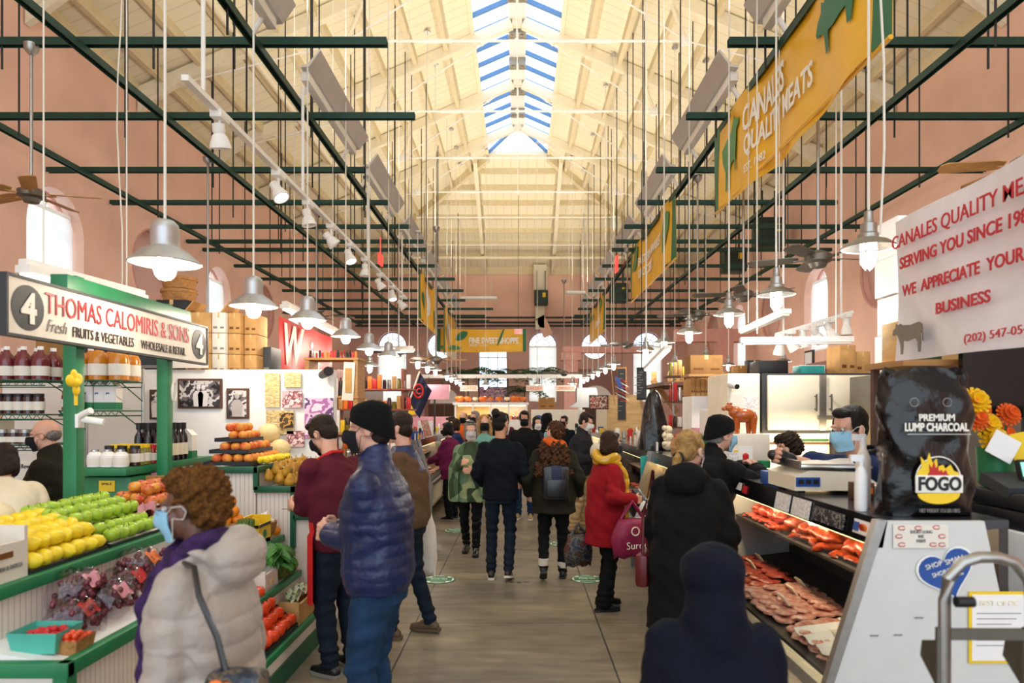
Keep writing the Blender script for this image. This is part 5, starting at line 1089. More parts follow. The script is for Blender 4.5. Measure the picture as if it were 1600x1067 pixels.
for k, (a, b, mt, nm) in enumerate(((2.9, 3.5, 'meat_pink', 'pale chops nearest the end panel'), (3.55, 4.2, 'meat_pink', 'pink steaks in the middle of the case'), (4.25, 5.0, 'meat_red', 'red steaks at the far end of the case'))):
    cuts('steak', mt, grid(1.34, 1.75, a, b, deckz(1.34), deckz(1.75), 4, 6), nm[:-0].strip() if 0 else 'piece of meat among the '+nm, nm); cuts('steak', mt, grid(1.36, 1.7, a+.05, b-.05, deckz(1.36)+.02, deckz(1.7)+.02, 3, 5), 'piece of meat among the '+nm, nm)
    tags([(1.45+.12*q, a+.2+.18*q, deckz(1.5)+.045) for q in range(3)], nm)
for k, (a, b, mt, nm) in enumerate(((2.9, 3.6, 'meat_orange', 'marinated cuts on the inner shelf, near end'), (3.62, 4.3, 'meat_orange', 'orange kebabs in the middle of the inner shelf'), (4.32, 5.0, 'meat_red', 'dark red cuts farthest along the inner shelf'))):
    cuts('steak' if k != 1 else 'sausage', mt, grid(1.64, 1.96, a, b, 1.0, 1.02, 4, 6), 'piece of meat among the '+nm, nm); cuts('lump', mt, grid(1.66, 1.95, a+.05, b-.05, 1.03, 1.06, 3, 4), 'piece of meat among the '+nm, nm)
    tags([(1.68+.1*q, a+.15+.2*q, 1.085) for q in range(3)], nm)
for k in range(3): tray(1.63, 1.98, 2.9+.72*k, 3.58+.7*k, .999, 'tray_black', '%s black meat tray on the inner shelf from the near end' % ORD[k], None, .02)
S('paper_liner', MB().sheet(lambda u, v: (1.34+.34*u, 2.92+.42*v, deckz(1.34+.34*u)+.05+.01*math.sin(v*20)), 10, 12, .002), 'white', 'crumpled white paper liner at the near end of the deck', 'paper', smooth=80)
# marks on the near end panel
EP = 2.815
def decal(px0, px1, py0, py1, mt, label, cat, name, Y=EP, t=.004):
    a, b = P(px0, py1, Y), P(px1, py0, Y); o = T(name, label, cat, ((a.x+b.x)/2, Y, a.z)); Pt('sheet', MB().bx(a.x, b.x, Y-t, Y, a.z, b.z), mt, o); return o, a, b
o, a, b = decal(1395, 1481, 819, 856, 'offwhite', 'white notice with red hooks taped at the top of the end panel', 'notice', 'notice'); text('SHORT LONG\nINK\nPRINT', ((a.x+b.x)/2, EP-.006, (a.z+b.z)/2), (1, 0, 0), (0, 0, 1), .09, .05, 'grey_text', o)
for i, (u, v) in enumerate(((.15, .85), (.45, .85), (.78, .88), (.1, .5), (.88, .5), (.15, .15), (.72, .15), (.88, .15))): q = V((a.x+(b.x-a.x)*u, EP-.006, a.z+(b.z-a.z)*v)); Pt('red_hook', MB().tube([q+V((.014*math.cos(t), 0, .008*math.sin(t))) for t in np.arange(.5, 6, .6)], .0018, 5), 'red_text', o)
hc = P(1479, 893, EP); o = T('heart_sticker', 'blue heart sticker reading Shop Small behind the hand truck', 'sticker', hc); hp = [(16*math.sin(t)**3, 13*math.cos(t)-5*math.cos(2*t)-2*math.cos(3*t)-math.cos(4*t)) for t in np.arange(0, 2*PI, .16)]; rt = Matrix.Rotation(-.32, 3, 'Y')
Pt('border', MB().poly([hc+rt @ V((p[0]*.0076, 0, p[1]*.0074)) for p in hp], (0, -1, 0), .003), 'white', o, smooth=0); Pt('heart', MB().poly([hc+rt @ V((p[0]*.007, -.003, p[1]*.0068)) for p in hp], (0, -1, 0), .003), 'blue', o, smooth=0)
for s_, dx, dz, wd_, h_ in (('SHOP', -.045, .045, .07, .02), ('SMALL', .045, .04, .085, .02), ('SHOP', -.035, .005, .06, .018), ('SMALL', .04, .005, .08, .018), ('NEIGHBORHOOD', .02, -.025, .08, .007)): text(s_, hc+rt @ V((dx, -.008, dz)), rt @ V((1, 0, 0)), rt @ V((0, 0, 1)), wd_, h_, 'white_text', o)
o, a, b = decal(1513, 1605, 924, 1036, 'yellow', 'white award certificate with a yellow border on the end panel', 'certificate', 'certificate'); Pt('paper', MB().bx(a.x+.012, b.x-.004, EP-.006, EP-.004, a.z+.012, b.z-.012), 'white', o); text('BEST OF DC', ((a.x+b.x)/2, EP-.008, b.z-.045), (1, 0, 0), (0, 0, 1), .16, .022, 'steel_cream', o)
for k in range(7): Pt('text_line', MB().bx(a.x+.03, b.x-.03-.02*(k % 3), EP-.008, EP-.006, b.z-.09-.022*k, b.z-.087-.022*k), 'grey_text', o)
for k, (px, py) in enumerate(((1366, 993), (1403, 992), (1436, 965))): q = P(px, py, EP); S('scuff_mark', MB().box(q+V((0, -.001, 0)), (.035, .002, .006)), 'grey_text', 'dark scuff on the white end panel, %s from the left' % ORD[k], 'mark')
o = T('card_sticker', 'payment card sticker at the near end of the case fascia', 'sticker', (1.49, 2.95, 1.22)); Pt('sheet', MB().box((1.484, 2.95, 1.25), (.006, .16, .06), rot=Matrix.Rotation(.18, 3, 'Y')), 'white', o); Pt('blue_mark', MB().box((1.479, 3.0, 1.25), (.006, .04, .04), rot=Matrix.Rotation(.18, 3, 'Y')), 'blue', o); Pt('red_mark', MB().cyl((1.484, 2.95, 1.25), (1.476, 2.95, 1.248), .02, seg=14), 'red', o); Pt('orange_mark', MB().cyl((1.484, 2.93, 1.25), (1.476, 2.93, 1.248), .02, seg=14), 'orange', o)
for k, (y, w_) in enumerate(((3.6, .22), (3.85, .2))): S('price_list', MB().box((1.482, y, 1.245), (.006, w_, .095), rot=Matrix.Rotation(.18, 3, 'Y')), 'paper_print', 'white handwritten price list taped to the fascia, %s one' % ('nearer', 'farther')[k], 'price list')
S('menu_strip', MB().box((1.483, 3.28, 1.245), (.006, .32, .07), rot=Matrix.Rotation(.18, 3, 'Y')), 'menu_print', 'dark printed strip between the card sticker and the price lists', 'label'); S('price_label', MB().box((1.483, 4.62, 1.25), (.006, .1, .05), rot=Matrix.Rotation(.18, 3, 'Y')).use(1).box((1.483, 4.5, 1.24), (.006, .08, .05), rot=Matrix.Rotation(.18, 3, 'Y')), ['white', 'red'], 'red and white label at the far end of the fascia', 'label')
# on the counter
CT = 1.302
BX = .075
bag = T('charcoal_bag', 'big glossy black sack of Fogo lump charcoal on the counter end', 'charcoal bag', (1.69, 3.0, CT))
def bagf(u, v):
    a = 2*PI*u; z = v*.63; wv = .195*(1-.05*v)+.012*math.sin(v*9+1)+.01*math.sin(a*5+v*14); dp = .1*(math.sin(PI*min(1, .18+.9*v*.9))**.6) if v < .93 else .025
    k = .75; ca, sa = math.cos(a), math.sin(a); sx = math.copysign(abs(ca)**k, ca); sy = math.copysign(abs(sa)**k, sa)
    return (1.70+BX+wv*sx*(1 if v < .97 else .97), 3.0+dp*sy+.006*math.sin(z*40+a*3)+.007*math.sin(z*23-a*7)*math.sin(z*17), CT+z+(.02*math.sin(a*3) if v > .9 else 0))
Pt('sack', MB().loft([[bagf(k/48, j/26) for k in range(48)] for j in range(27)]), 'black_plastic', bag, smooth=80)
text('PREMIUM', (1.69+BX, 2.888, CT+.425), (1, 0, 0), (0, 0, 1), .15, .03, 'white_text', bag, off=.02); text('LUMP CHARCOAL', (1.69+BX, 2.888, CT+.385), (1, 0, 0), (0, 0, 1), .27, .036, 'white_text', bag, off=.03)
Pt('rule_line', MB().bx(1.565+BX, 1.835+BX, 2.887, 2.889, CT+.354, CT+.356), 'white_text', bag)
bc = V((1.695+BX, 2.893, CT+.15)); Pt('emblem_ring', MB().tube([bc+V((.095*math.cos(t), -.006, .1*math.sin(t)+.01)) for t in np.arange(-.4, 3.6, .15)], .003, 5), 'white_text', bag); FL = [(-.9, 0), (-1, .5), (-.8, .8), (-.85, 1.3), (-.6, 1.0), (-.45, 1.5), (-.3, 1.0), (-.1, 1.2), (-.05, .8), (.2, .9), (.3, .7), (.55, .9), (.7, .6), (.95, .5), (.9, 0)]
Pt('flame', MB().poly([bc+V((p[0]*.09, -.008, .0+p[1]*.085)) for p in FL], (0, -1, 0), .003), 'yellow', bag, smooth=0); Pt('flame', MB().poly([bc+V((p[0]*.05, -.012, .0+p[1]*.06)) for p in FL], (0, -1, 0), .003), 'red', bag, smooth=0)
Pt('emblem_plate', MB().box(bc+V((0, -.012, -.005)), (.2, .008, .075), bev=.003), 'white_text', bag); text('FOGO', bc+V((0, -.019, -.003)), (1, 0, 0), (0, 0, 1), .18, .06, 'black_text', bag, off=.03)
Pt('flame_base', MB().poly([bc+V((.09*math.cos(t), -.008, -.045+.045*math.sin(t))) for t in np.arange(PI, 2*PI+.1, .2)], (0, -1, 0), .003), 'yellow', bag, smooth=0); text('NET WEIGHT 17.6 LBS / 8KG', (1.71+BX, 2.9, CT+.03), (1, 0, 0), (0, 0, 1), .17, .016, 'grey_text', bag)
for k in range(2): q = (1.60+BX+.14*k, 2.905, CT+.49); Pt('round_mark', MB().tube([V(q)+V((.018*math.cos(t), -.008, .018*math.sin(t))) for t in np.arange(0, 6.4, .4)], .002, 5), 'grey_text', bag)
sc_ = T('weighing_scale', 'cream electronic weighing scale with a steel pan on the meat counter', 'scale', (1.72, 3.95, CT))
Pt('housing', MB().poly([(1.5, 3.72, CT+.02), (1.5, 3.72, CT+.1), (1.58, 3.72, CT+.13), (1.86, 3.72, CT+.12), (1.99, 3.72, CT+.035), (1.99, 3.72, CT+.02)], (0, 1, 0), .4), 'steel_cream', sc_, smooth=0); Pt('display_panel', MB().box((1.57, 3.716, CT+.068), (.13, .008, .05)), 'blue', sc_)
for k in range(3): Pt('readout', MB().box((1.53+.04*k, 3.71, CT+.07), (.028, .006, .025)), 'black', sc_)
Pt('pan', MB().box((1.72, 3.92, CT+.148), (.4, .42, .012), bev=.004).box((1.525, 3.92, CT+.165), (.01, .42, .035)), 'steel', sc_); Pt('foot', MB().cyl((1.56, 3.78, CT), (1.56, 3.78, CT+.02), .02).cyl((1.93, 3.78, CT), (1.93, 3.78, CT+.02), .02).cyl((1.56, 4.06, CT), (1.56, 4.06, CT+.02), .02).cyl((1.93, 4.06, CT), (1.93, 4.06, CT+.02), .02), 'black', sc_)
S('butcher_paper', MB().sheet(lambda u, v: (1.56+.36*u, 3.8+.25*v, CT+.16+.02*math.sin(v*6)*math.sin(u*5)), 8, 6, .002), 'offwhite', 'sheet of white wrapping paper on the scale pan', 'paper', smooth=80)
S('pepper_tin', MB().bx(1.72, 1.82, 3.5, 3.58, CT, CT+.085, .004).use(1).bx(1.73, 1.81, 3.496, 3.5, CT+.03, CT+.06), ['wood_dark', 'orange'], 'small brown tin with an orange label in front of the scale', 'tin')
S('tissue_box', MB().bx(1.83, 2.0, 3.44, 3.56, CT, CT+.07, .004), 'white', 'low white carton beside the brown tin', 'box'); S('blue_box', MB().bx(1.53, 1.66, 4.22, 4.34, CT, CT+.08, .004), 'blue', 'blue carton between the scale and the leaning customer', 'box')
for k, (x, y, h, r) in enumerate(((1.55, 3.1, .24, .028), (1.62, 3.22, .33, .033))):
    b_ = T('squeeze_bottle' if k == 0 else 'sauce_bottle', ('pale spray bottle left of the charcoal sack', 'tall cream bottle just left of the charcoal sack')[k], 'bottle', (x, y, CT)); Pt('bottle_body', MB().lathe([(r*.9, 0), (r, .01), (r, h*.7), (r*.6, h*.8), (r*.4, h*.85)], (x, y, CT), 14), ('white', 'offwhite')[k], b_); Pt('cap', MB().cyl((x, y, CT+h*.84), (x, y, CT+h), r*.45).box((x-.02, y, CT+h), (.06, .02, .03)), 'white', b_)
# hand truck
ht = T('hand_truck', 'tubular steel hand truck standing before the white end panel', 'hand truck', (1.42, 2.0, 0)); xa, xb, yy = 1.245, 1.50, 2.0
hp = [(xa, yy, .12), (xa, yy, 1.2), (xa+.01, yy, 1.26), (xa+.05, yy, 1.31), (xa+.1, yy, 1.325), (xb-.1, yy, 1.325), (xb-.05, yy, 1.31), (xb-.01, yy, 1.26), (xb, yy, 1.2), (xb, yy, .12)]
Pt('tube_frame', MB().tube(hp, .017, 12), 'brushed', ht, smooth=60)
for z in (1.1, .75, .4): Pt('cross_bar', MB().box(((xa+xb)/2, yy, z), (xb-xa, .02, .03)), 'gunmetal', ht)
Pt('toe_plate', MB().bx(xa-.08, xb+.08, yy-.25, yy+.02, .012, .025).bx(xa-.08, xb+.08, yy, yy+.02, .012, .25), 'steel', ht)
for x in (xa-.04, xb+.04):
    Pt('wheel', MB().lathe([(.02, -.03), (.07, -.03), (.11, -.02), (.12, 0), (.11, .02), (.07, .03), (.02, .03)], (x, yy+.13, .12), 20, rot=Matrix.Rotation(PI/2, 3, 'Y')), 'black', ht)
Pt('axle', MB().cyl((xa-.05, yy+.13, .12), (xb+.05, yy+.13, .12), .012).bar((xa, yy, .2), (xa, yy+.13, .12), .02, .03).bar((xb, yy, .2), (xb, yy+.13, .12), .02, .03), 'gunmetal', ht)
for x in (xa, xb): Pt('stair_skid', MB().poly([(x-.008, yy+.01, 1.08), (x-.008, yy+.1, 1.05), (x-.008, yy+.11, 1.0), (x-.008, yy+.01, .92)], (1, 0, 0), .016).cyl((x-.019, yy, .95), (x-.019, yy, 1.12), .008), 'gunmetal', ht)
Pt('grip', MB().cyl((xa+.02, yy-.02, 1.2), (xa+.07, yy-.02, 1.2), .016), 'black', ht)
# register corner at the right edge
S('back_counter', MB().bx(2.28, 3.4, 3.0, 3.7, 0, 1.2, .01), 'white', 'white back counter at the right edge behind the charcoal sack', 'counter')
r_ = T('cash_drawer', 'black cash register drawer with keys at the right edge', 'cash register', (2.42, 3.4, 1.2)); Pt('drawer', MB().bx(2.3, 2.68, 3.1, 3.5, 1.2, 1.29, .008), 'black', r_); Pt('drawer_top', MB().bx(2.3, 2.67, 3.1, 3.5, 1.295, 1.37, .008), 'black', r_); Pt('card_terminal', MB().box((2.42, 3.3, 1.4), (.26, .2, .05), rot=Matrix.Rotation(.3, 3, 'X')), 'charcoal', r_); Pt('lock_ring', MB().tube([(2.46+.018*math.cos(t), 3.09, 1.265+.018*math.sin(t)) for t in np.arange(0, 6.4, .4)], .004, 5).tube([(2.49+.018*math.cos(t), 3.085, 1.265+.018*math.sin(t)) for t in np.arange(0, 6.4, .4)], .004, 5), 'steel', r_); Pt('key_tassel', MB().tube([(2.46, 3.08, 1.25), (2.45, 3.07, 1.2), (2.43, 3.07, 1.16)], .005, 5).tube([(2.46, 3.08, 1.25), (2.47, 3.07, 1.2), (2.48, 3.07, 1.15)], .005, 5), 'blue', r_)
mat('screen_green', (.25, .8, .55), .4, var=0, emit=.9); mat('screen_pale', (.62, .75, .68), .4, var=0, emit=.5)
k_ = T('card_reader', 'small card reader with a lit green screen on the cash drawer', 'card reader', (2.46, 3.28, 1.42)); Pt('body', MB().box((2.46, 3.3, 1.47), (.1, .03, .1), rot=Matrix.Rotation(-.3, 3, 'X')), 'black', k_); Pt('screen', MB().box((2.45, 3.281, 1.475), (.07, .006, .07), rot=Matrix.Rotation(-.3, 3, 'X')), 'screen_green', k_)
k_ = T('order_monitor', 'pale green lit monitor cut by the right edge', 'monitor', (2.85, 3.6, 1.2)); Pt('screen', MB().box((2.83, 3.58, 1.62), (.3, .02, .3)), 'screen_pale', k_); Pt('bezel', MB().box((2.83, 3.6, 1.62), (.33, .03, .33)), 'black', k_); Pt('stand', MB().bx(2.8, 2.86, 3.6, 3.63, 1.2, 1.5).bx(2.72, 2.94, 3.52, 3.68, 1.2, 1.22), 'black', k_)
k_ = T('flower_vase', 'bouquet of yellow and orange sunflowers behind the charcoal sack', 'flowers', (2.42, 3.42, 1.4)); mat('petal_yellow', 'F5C211', .6, var=.15, scale=40); mat('petal_orange', 'E8641A', .6, var=.15, scale=40)
Pt('pot', MB().lathe([(.06, 0), (.08, .02), (.09, .2), (.085, .2), (.05, .03)], (2.44, 3.5, 1.37), 16), 'green_paint', k_)
for i, (px, py, mt) in enumerate(((1522, 628, 'petal_yellow'), (1541, 665, 'petal_yellow'), (1568, 680, 'petal_orange'), (1525, 655, 'petal_orange'), (1575, 648, 'petal_orange'), (1530, 640, 'petal_orange'), (1555, 690, 'petal_yellow'))):
    c = P(px, py, 3.45+.03*(i % 3)); m = MB(); n = 16; ax = V((.1*(i % 3-1), -.9, .35)).normalized(); q = ax.to_track_quat('Z', 'Y').to_matrix(); rr = .075 if mt == 'petal_yellow' else .06
    for ring in range(4):
        for k in range(n): a = 2*PI*k/n+ring*.2; m.box(c+q @ V((rr*(.7-.17*ring)*math.cos(a), rr*(.7-.17*ring)*math.sin(a), .012*ring)), (rr*.7, rr*.22, .004), rot=q @ Matrix.Rotation(a, 3, 'Z') @ Matrix.Rotation(-.2-.3*ring, 3, 'Y'))
    f_ = Pt('flower', m, mt, k_); Pt('flower_eye', MB().ball(c+q @ V((0, 0, .02)), (.014, .014, .012), 10, 6, rot=q), 'petal_orange', f_); Pt('flower_stem', MB().tube([c, (c.x*.5+1.22, 3.48, c.z*.5+.75), (2.44, 3.5, 1.5)], .006, 5), 'leaf', f_)
S('note_paper', MB().box((2.38, 3.36, 1.58), (.14, .004, .12), rot=Matrix.Rotation(.5, 3, 'Y')), 'white', 'white note leaning under the sunflowers', 'note'); S('note_paper', MB().box((2.5, 3.4, 1.58), (.1, .004, .14), rot=Matrix.Rotation(-.2, 3, 'Y')), 'yellow', 'yellow note leaning under the sunflowers', 'note')
k_ = T('menu_screen', 'large dark glossy screen behind the sunflowers at the right edge', 'screen', (2.95, 3.85, 1.72)); Pt('panel', MB().bx(2.48, 3.6, 3.82, 3.86, 1.72, 2.12), 'black_gloss', k_); Pt('mount', MB().bx(2.9, 3.1, 3.86, 3.95, 1.2, 2.0), 'charcoal', k_); 
S('gloves', MB().ball((2.06, 2.72, 1.3), (.06, .05, .07)).ball((2.02, 2.7, 1.27), .03), 'black', 'dark glove lying at the right edge of the counter end', 'glove') if 0 else None
# stack of white cartons and a tree-print box
STR('cold_store', MB().bx(2.95, 4.6, 5.2, 6.1, 0, 2.06), 'gunmetal', 'grey store cupboard carrying the white cartons')
for k in range(4):
    zb = 2.061+.3*k; o = carton(2.86+.02*(k % 2), 3.2, 5.2-.0, 5.5, zb, zb+.29, '%s white supply carton in the stack left of the meat banner' % ['bottom', 'second', 'third', 'top'][k], 'white', 'white cartons beside the meat banner')
    if k: text(['', 'NATUREWELL', 'NATURESOURCE', 'NATURESOURCE'][k], (3.03, 5.195, zb+.2), (1, 0, 0), (0, 0, 1), .26, .045, 'grey_text', o); Pt('band', MB().bx(2.9, 3.2, 5.194, 5.199, zb+.06, zb+.11), 'banner_green' if k > 1 else 'grey_text', o)
o = carton(2.28, 2.75, 4.05, 4.3, 2.06, 2.3, 'printed box with a green tree picture under the meat banner', 'ply'); Pt('tree_print', MB().ball((2.36, 4.045, 2.22), (.035, .004, .03)).box((2.36, 4.046, 2.18), (.008, .004, .05)).bx(2.29, 2.5, 4.044, 4.049, 2.065, 2.11), 'leaf', o)
STR('shelf_1', MB().bx(2.22, 3.6, 3.95, 4.4, 2.02, 2.055), 'wood', 'wooden shelf under the meat banner')
for x in (2.25, 3.55): STR('post_1', MB().bx(x, x+.04, 4.34, 4.38, 0, 2.02), 'wood_dark', 'slim dark post carrying the wooden shelf')
# cold box with two doors
o = T('cold_box', 'beige two-door cold box with bar handles behind the butcher', 'cold box', (2.85, 6.9, 1.52))
Pt('body', MB().bx(2.3, 3.42, 6.47, 7.3, 1.55, 2.12), 'charcoal', o); Pt('bracket', MB().bx(2.4, 3.35, 7.0, 7.25, 0, 1.55), 'offwhite', o)
for x0, x1, hx_ in ((2.34, 2.83, 2.78), (2.87, 3.4, 2.92)):
    d_ = Pt('door', MB().bx(x0, x1, 6.43, 6.47, 1.58, 2.1, .008), 'steel_cream', o); Pt('handle', MB().cyl((hx_, 6.39, 1.76), (hx_, 6.39, 1.92), .008).cyl((hx_, 6.39, 1.78), (hx_, 6.43, 1.78), .006).cyl((hx_, 6.39, 1.9), (hx_, 6.43, 1.9), .006), 'gunmetal', d_)
Pt('latch', MB().bx(2.82, 2.88, 6.41, 6.45, 1.58, 2.1).bx(2.8, 2.96, 6.4, 6.44, 1.68, 1.72), 'brushed', o)
STR('partition_2', MB().bx(2.295, 3.5, 6.62, 6.66, 0, 1.55), 'steel_cream', 'warm-lit cream back wall below the cold box'); 
lamp('stall_lamp', 'AREA', (2.8, 6.1, 1.53), 14, (1, .72, .42), 1.0, .1, aim=(2.8, 6.5, 1.0), parent=o)
S('undershelf_light', MB().bx(2.3, 3.3, 6.5, 6.56, 1.5, 1.545), 'warm_tube', 'warm light strip under the cold box', 'strip light')
k_ = T('wall_calendar', 'large white wall calendar under the cold box', 'calendar', (2.6, 6.6, 1.1)); Pt('sheet', MB().bx(2.18, 2.98, 6.6, 6.615, 1.0, 1.44), 'paper_print', k_); Pt('top_bar', MB().bx(2.17, 2.99, 6.59, 6.615, 1.44, 1.46), 'wood_dark', k_); Pt('string', MB().cyl((2.4, 6.61, 1.46), (2.58, 6.61, 1.55), .003).cyl((2.76, 6.61, 1.46), (2.58, 6.61, 1.55), .003), 'white_cord', k_)
S('green_board', MB().bx(2.6, 2.98, 6.59, 6.61, 1.47, 1.54), 'green_dark', 'green board strip under the right cold box door', 'board'); S('wall_box', MB().bx(3.0, 3.22, 6.5, 6.61, 1.3, 1.54), 'black', 'black box with a yellow tag under the right cold box door', 'box')
o = T('fridge', 'cream upright fridge side with taped notices beside the calf figure', 'fridge', (2.1, 7.0, 0)); Pt('cabinet', MB().bx(1.98, 2.29, 6.5, 7.2, 0, 2.12, .01), 'steel_cream', o); Pt('notice', MB().bx(2.0, 2.27, 6.488, 6.497, 1.55, 1.9), 'paper_print', o); Pt('notice', MB().bx(1.99, 2.12, 6.484, 6.488, 1.5, 1.92), 'offwhite', o)
k_ = T('security_camera', 'white bullet security camera on the cream fridge', 'camera', (2.05, 6.4, 1.98)); Pt('body', MB().cyl((2.0, 6.51, 2.02), (2.03, 6.38, 1.99), .03), 'white', k_); Pt('lens', MB().cyl((2.03, 6.38, 1.99), (2.032, 6.372, 1.988), .024), 'black', k_)
S('black_crate', MB().bx(2.32, 2.6, 6.6, 6.9, 2.122, 2.25, .01), 'black', 'black crate on the left end of the cold box', 'crate'); S('teal_box', MB().bx(2.72, 2.95, 6.6, 6.8, 2.122, 2.2, .004).use(1).bx(2.8, 3.05, 6.82, 7.0, 2.122, 2.22), ['teal', 'white'], 'flat teal and white packet on top of the cold box', 'box')
carton(3.1, 3.25, 6.6, 6.9, 2.122, 2.4, 'narrow brown box at the right end of the cold box', 'cardboard'); carton(3.26, 3.4, 6.62, 6.9, 2.122, 2.34, 'second narrow brown box at the right end of the cold box', 'cardboard')
S('framed_notice', MB().bx(3.45, 3.75, XR-4, XR-3.98, 2.3, 2.7), 'white', 'x', 'notice') if 0 else None
# calf figure
o = S('calf_figure', MB().ball((2.0, 6.1, 1.72), (.11, .06, .065), 16, 10).ball((1.925, 6.1, 1.75), (.06, .045, .055)).ball((1.87, 6.1, 1.79), (.04, .03, .03)).ball((1.825, 6.1, 1.78), (.022, .02, .018)).ball((1.875, 6.06, 1.825), (.012, .022, .012)).ball((1.875, 6.14, 1.825), (.012, .022, .012))
      .cyl((1.93, 6.075, 1.7), (1.925, 6.075, 1.56), .032, .02).cyl((1.95, 6.13, 1.7), (1.955, 6.13, 1.56), .032, .02).cyl((2.08, 6.075, 1.7), (2.085, 6.075, 1.56), .034, .02).cyl((2.06, 6.13, 1.7), (2.055, 6.13, 1.56), .034, .02).tube([(2.1, 6.1, 1.75), (2.12, 6.1, 1.7), (2.115, 6.1, 1.64)], .008, 6), 'calf', 'glossy orange-brown standing calf figure on the stall divider', 'figurine', smooth=60)
S('stall_divider', MB().bx(1.8, 2.2, 6.0, 6.2, 1.3, 1.558, .004), 'offwhite', 'white divider post carrying the orange calf', 'divider')
# ---------------------------------------------------------------- further right counters
c2 = case(1, 5.16, 7.75, 'second right glass case filled with yellow chickens', side='brushed', back=1.97); cuts('bird', 'chicken', grid(1.38, 1.85, 5.25, 7.65, .66, .7, 3, 11), 'yellow whole chicken in the second right glass case', 'chickens in the second case', 'whole_chicken', 'chicken'); cuts('bird', 'chicken', grid(1.65, 1.9, 5.3, 7.6, 1.0, 1.03, 2, 9), 'yellow chicken on the upper shelf of the second right case', 'chickens on the upper shelf', 'whole_chicken', 'chicken')
c3 = case(1, 7.81, 10.3, 'third right glass case with a teal poster end, beyond the red coat', side='black', xf=1.32); cuts('steak', 'meat_red', grid(1.4, 1.95, 7.9, 10.2, .66, .72, 3, 10), 'red cut in the third right glass case', 'meat in the third case')
c4 = case(1, 10.36, 13.2, 'fourth right glass case beside the khaki trousers', side='brushed', xf=1.4, xt=1.6); cuts('lump', 'cheese', grid(1.5, 2.0, 10.5, 13.1, .66, .72, 2, 10), 'pale cheese in the fourth right case', 'cheeses in the fourth case', 'cheese', 'cheese')
c5 = case(1, 13.3, 16.5, 'fifth right glass case far along the aisle', side='steel_cream', xf=1.5, xt=1.7); c6 = case(1, 16.6, 20.5, 'sixth right glass case near the far bakery', side='steel_cream', xf=1.5, xt=1.7)
S('teal_poster', MB().bx(1.38, 1.95, 7.792, 7.8, .7, 1.25), 'teal', 'teal food poster on the near end of the third right case', 'poster'); S('sandwich_board', MB().box((1.12, 10.4, .62), (.5, .04, 1.2), bev=.005).use(1).box((1.12, 10.372, .75), (.42, .01, .8)), ['black', 'food_print'], 'black framed food poster stand beside the man in khakis', 'poster stand')
# things on the further counters
def scat(y0, y1, n, zt, s, seed, x0=1.62, x1=2.0):
    rr = random.Random(seed); cols = ['offwhite', 'red', 'black', 'cardboard', 'steel', 'yellow', 'white', 'green_paint', 'blue', 'wood']
    for i in range(n):
        y = y0+(y1-y0)*(i+.5)/n; x = s*rr.uniform(x0, x1); k = rr.randrange(4); c = cols[rr.randrange(len(cols))]; h = rr.uniform(.08, .22); w_ = rr.uniform(.05, .09)
        m = MB()
        if k == 0: m.lathe([(w_*.5, 0), (w_*.55, h*.6), (w_*.2, h*.8), (w_*.2, h)], (x, y, zt), 12); nm = 'bottle'
        elif k == 1: m.box((x, y, zt+h/2), (w_*1.6, w_*1.4, h), bev=.004); nm = 'packet'
        elif k == 2: m.lathe([(w_*.7, 0), (w_*.75, h*.5), (w_*.7, h*.55)], (x, y, zt), 14); nm = 'tub'
        else: m.lathe([(w_*.4, 0), (w_*.6, .01), (w_*.6, h*.7), (w_*.45, h*.75), (w_*.45, h*.85)], (x, y, zt), 12); nm = 'jar'
        cn = {'offwhite': 'off-white', 'red': 'red', 'black': 'black', 'cardboard': 'brown', 'steel': 'silver', 'yellow': 'yellow', 'white': 'white', 'green_paint': 'green', 'blue': 'blue', 'wood': 'tan'}[c]
        S(nm, m, c, '%s %s on the %s counter, %s item along %s' % (cn, nm, 'right' if s > 0 else 'left', ORD[min(i, 23)], seed), nm)
scat(5.4, 7.6, 9, CT, 1, 'the chicken case'); scat(8.0, 10.2, 9, CT, 1, 'the third case'); scat(10.5, 13.1, 10, CT, 1, 'the cheese case'); scat(13.5, 20, 14, CT, 1, 'the far cases')
for k, (y, mt, lb) in enumerate(((8.3, 'white', 'white scale with a green button beyond the red coat'), (9.6, 'steel_cream', 'pale scale on the third case'))):
    o = T('counter_scale', lb, 'scale', (1.8, y, CT)); Pt('body', MB().box((1.8, y, CT+.07), (.34, .3, .13), bev=.015), mt, o); Pt('pan', MB().box((1.8, y, CT+.15), (.36, .32, .01)), 'steel', o); Pt('display', MB().box((1.78, y-.152, CT+.08), (.2, .006, .06)), 'green_paint' if k == 0 else 'black', o)
S('card_rack', MB().box((1.66, 7.2, CT+.12), (.02, .5, .12), rot=Matrix.Rotation(.3, 3, 'Y')).box((1.7, 7.2, CT+.03), (.1, .5, .06)), 'wood', 'slanted wooden card rack on the chicken case', 'card rack'); S('red_cup', MB().lathe([(.05, 0), (.06, .2), (.055, .2)], (1.75, 7.5, CT), 14), 'red', 'red cup stack beside the wooden card rack', 'cup')
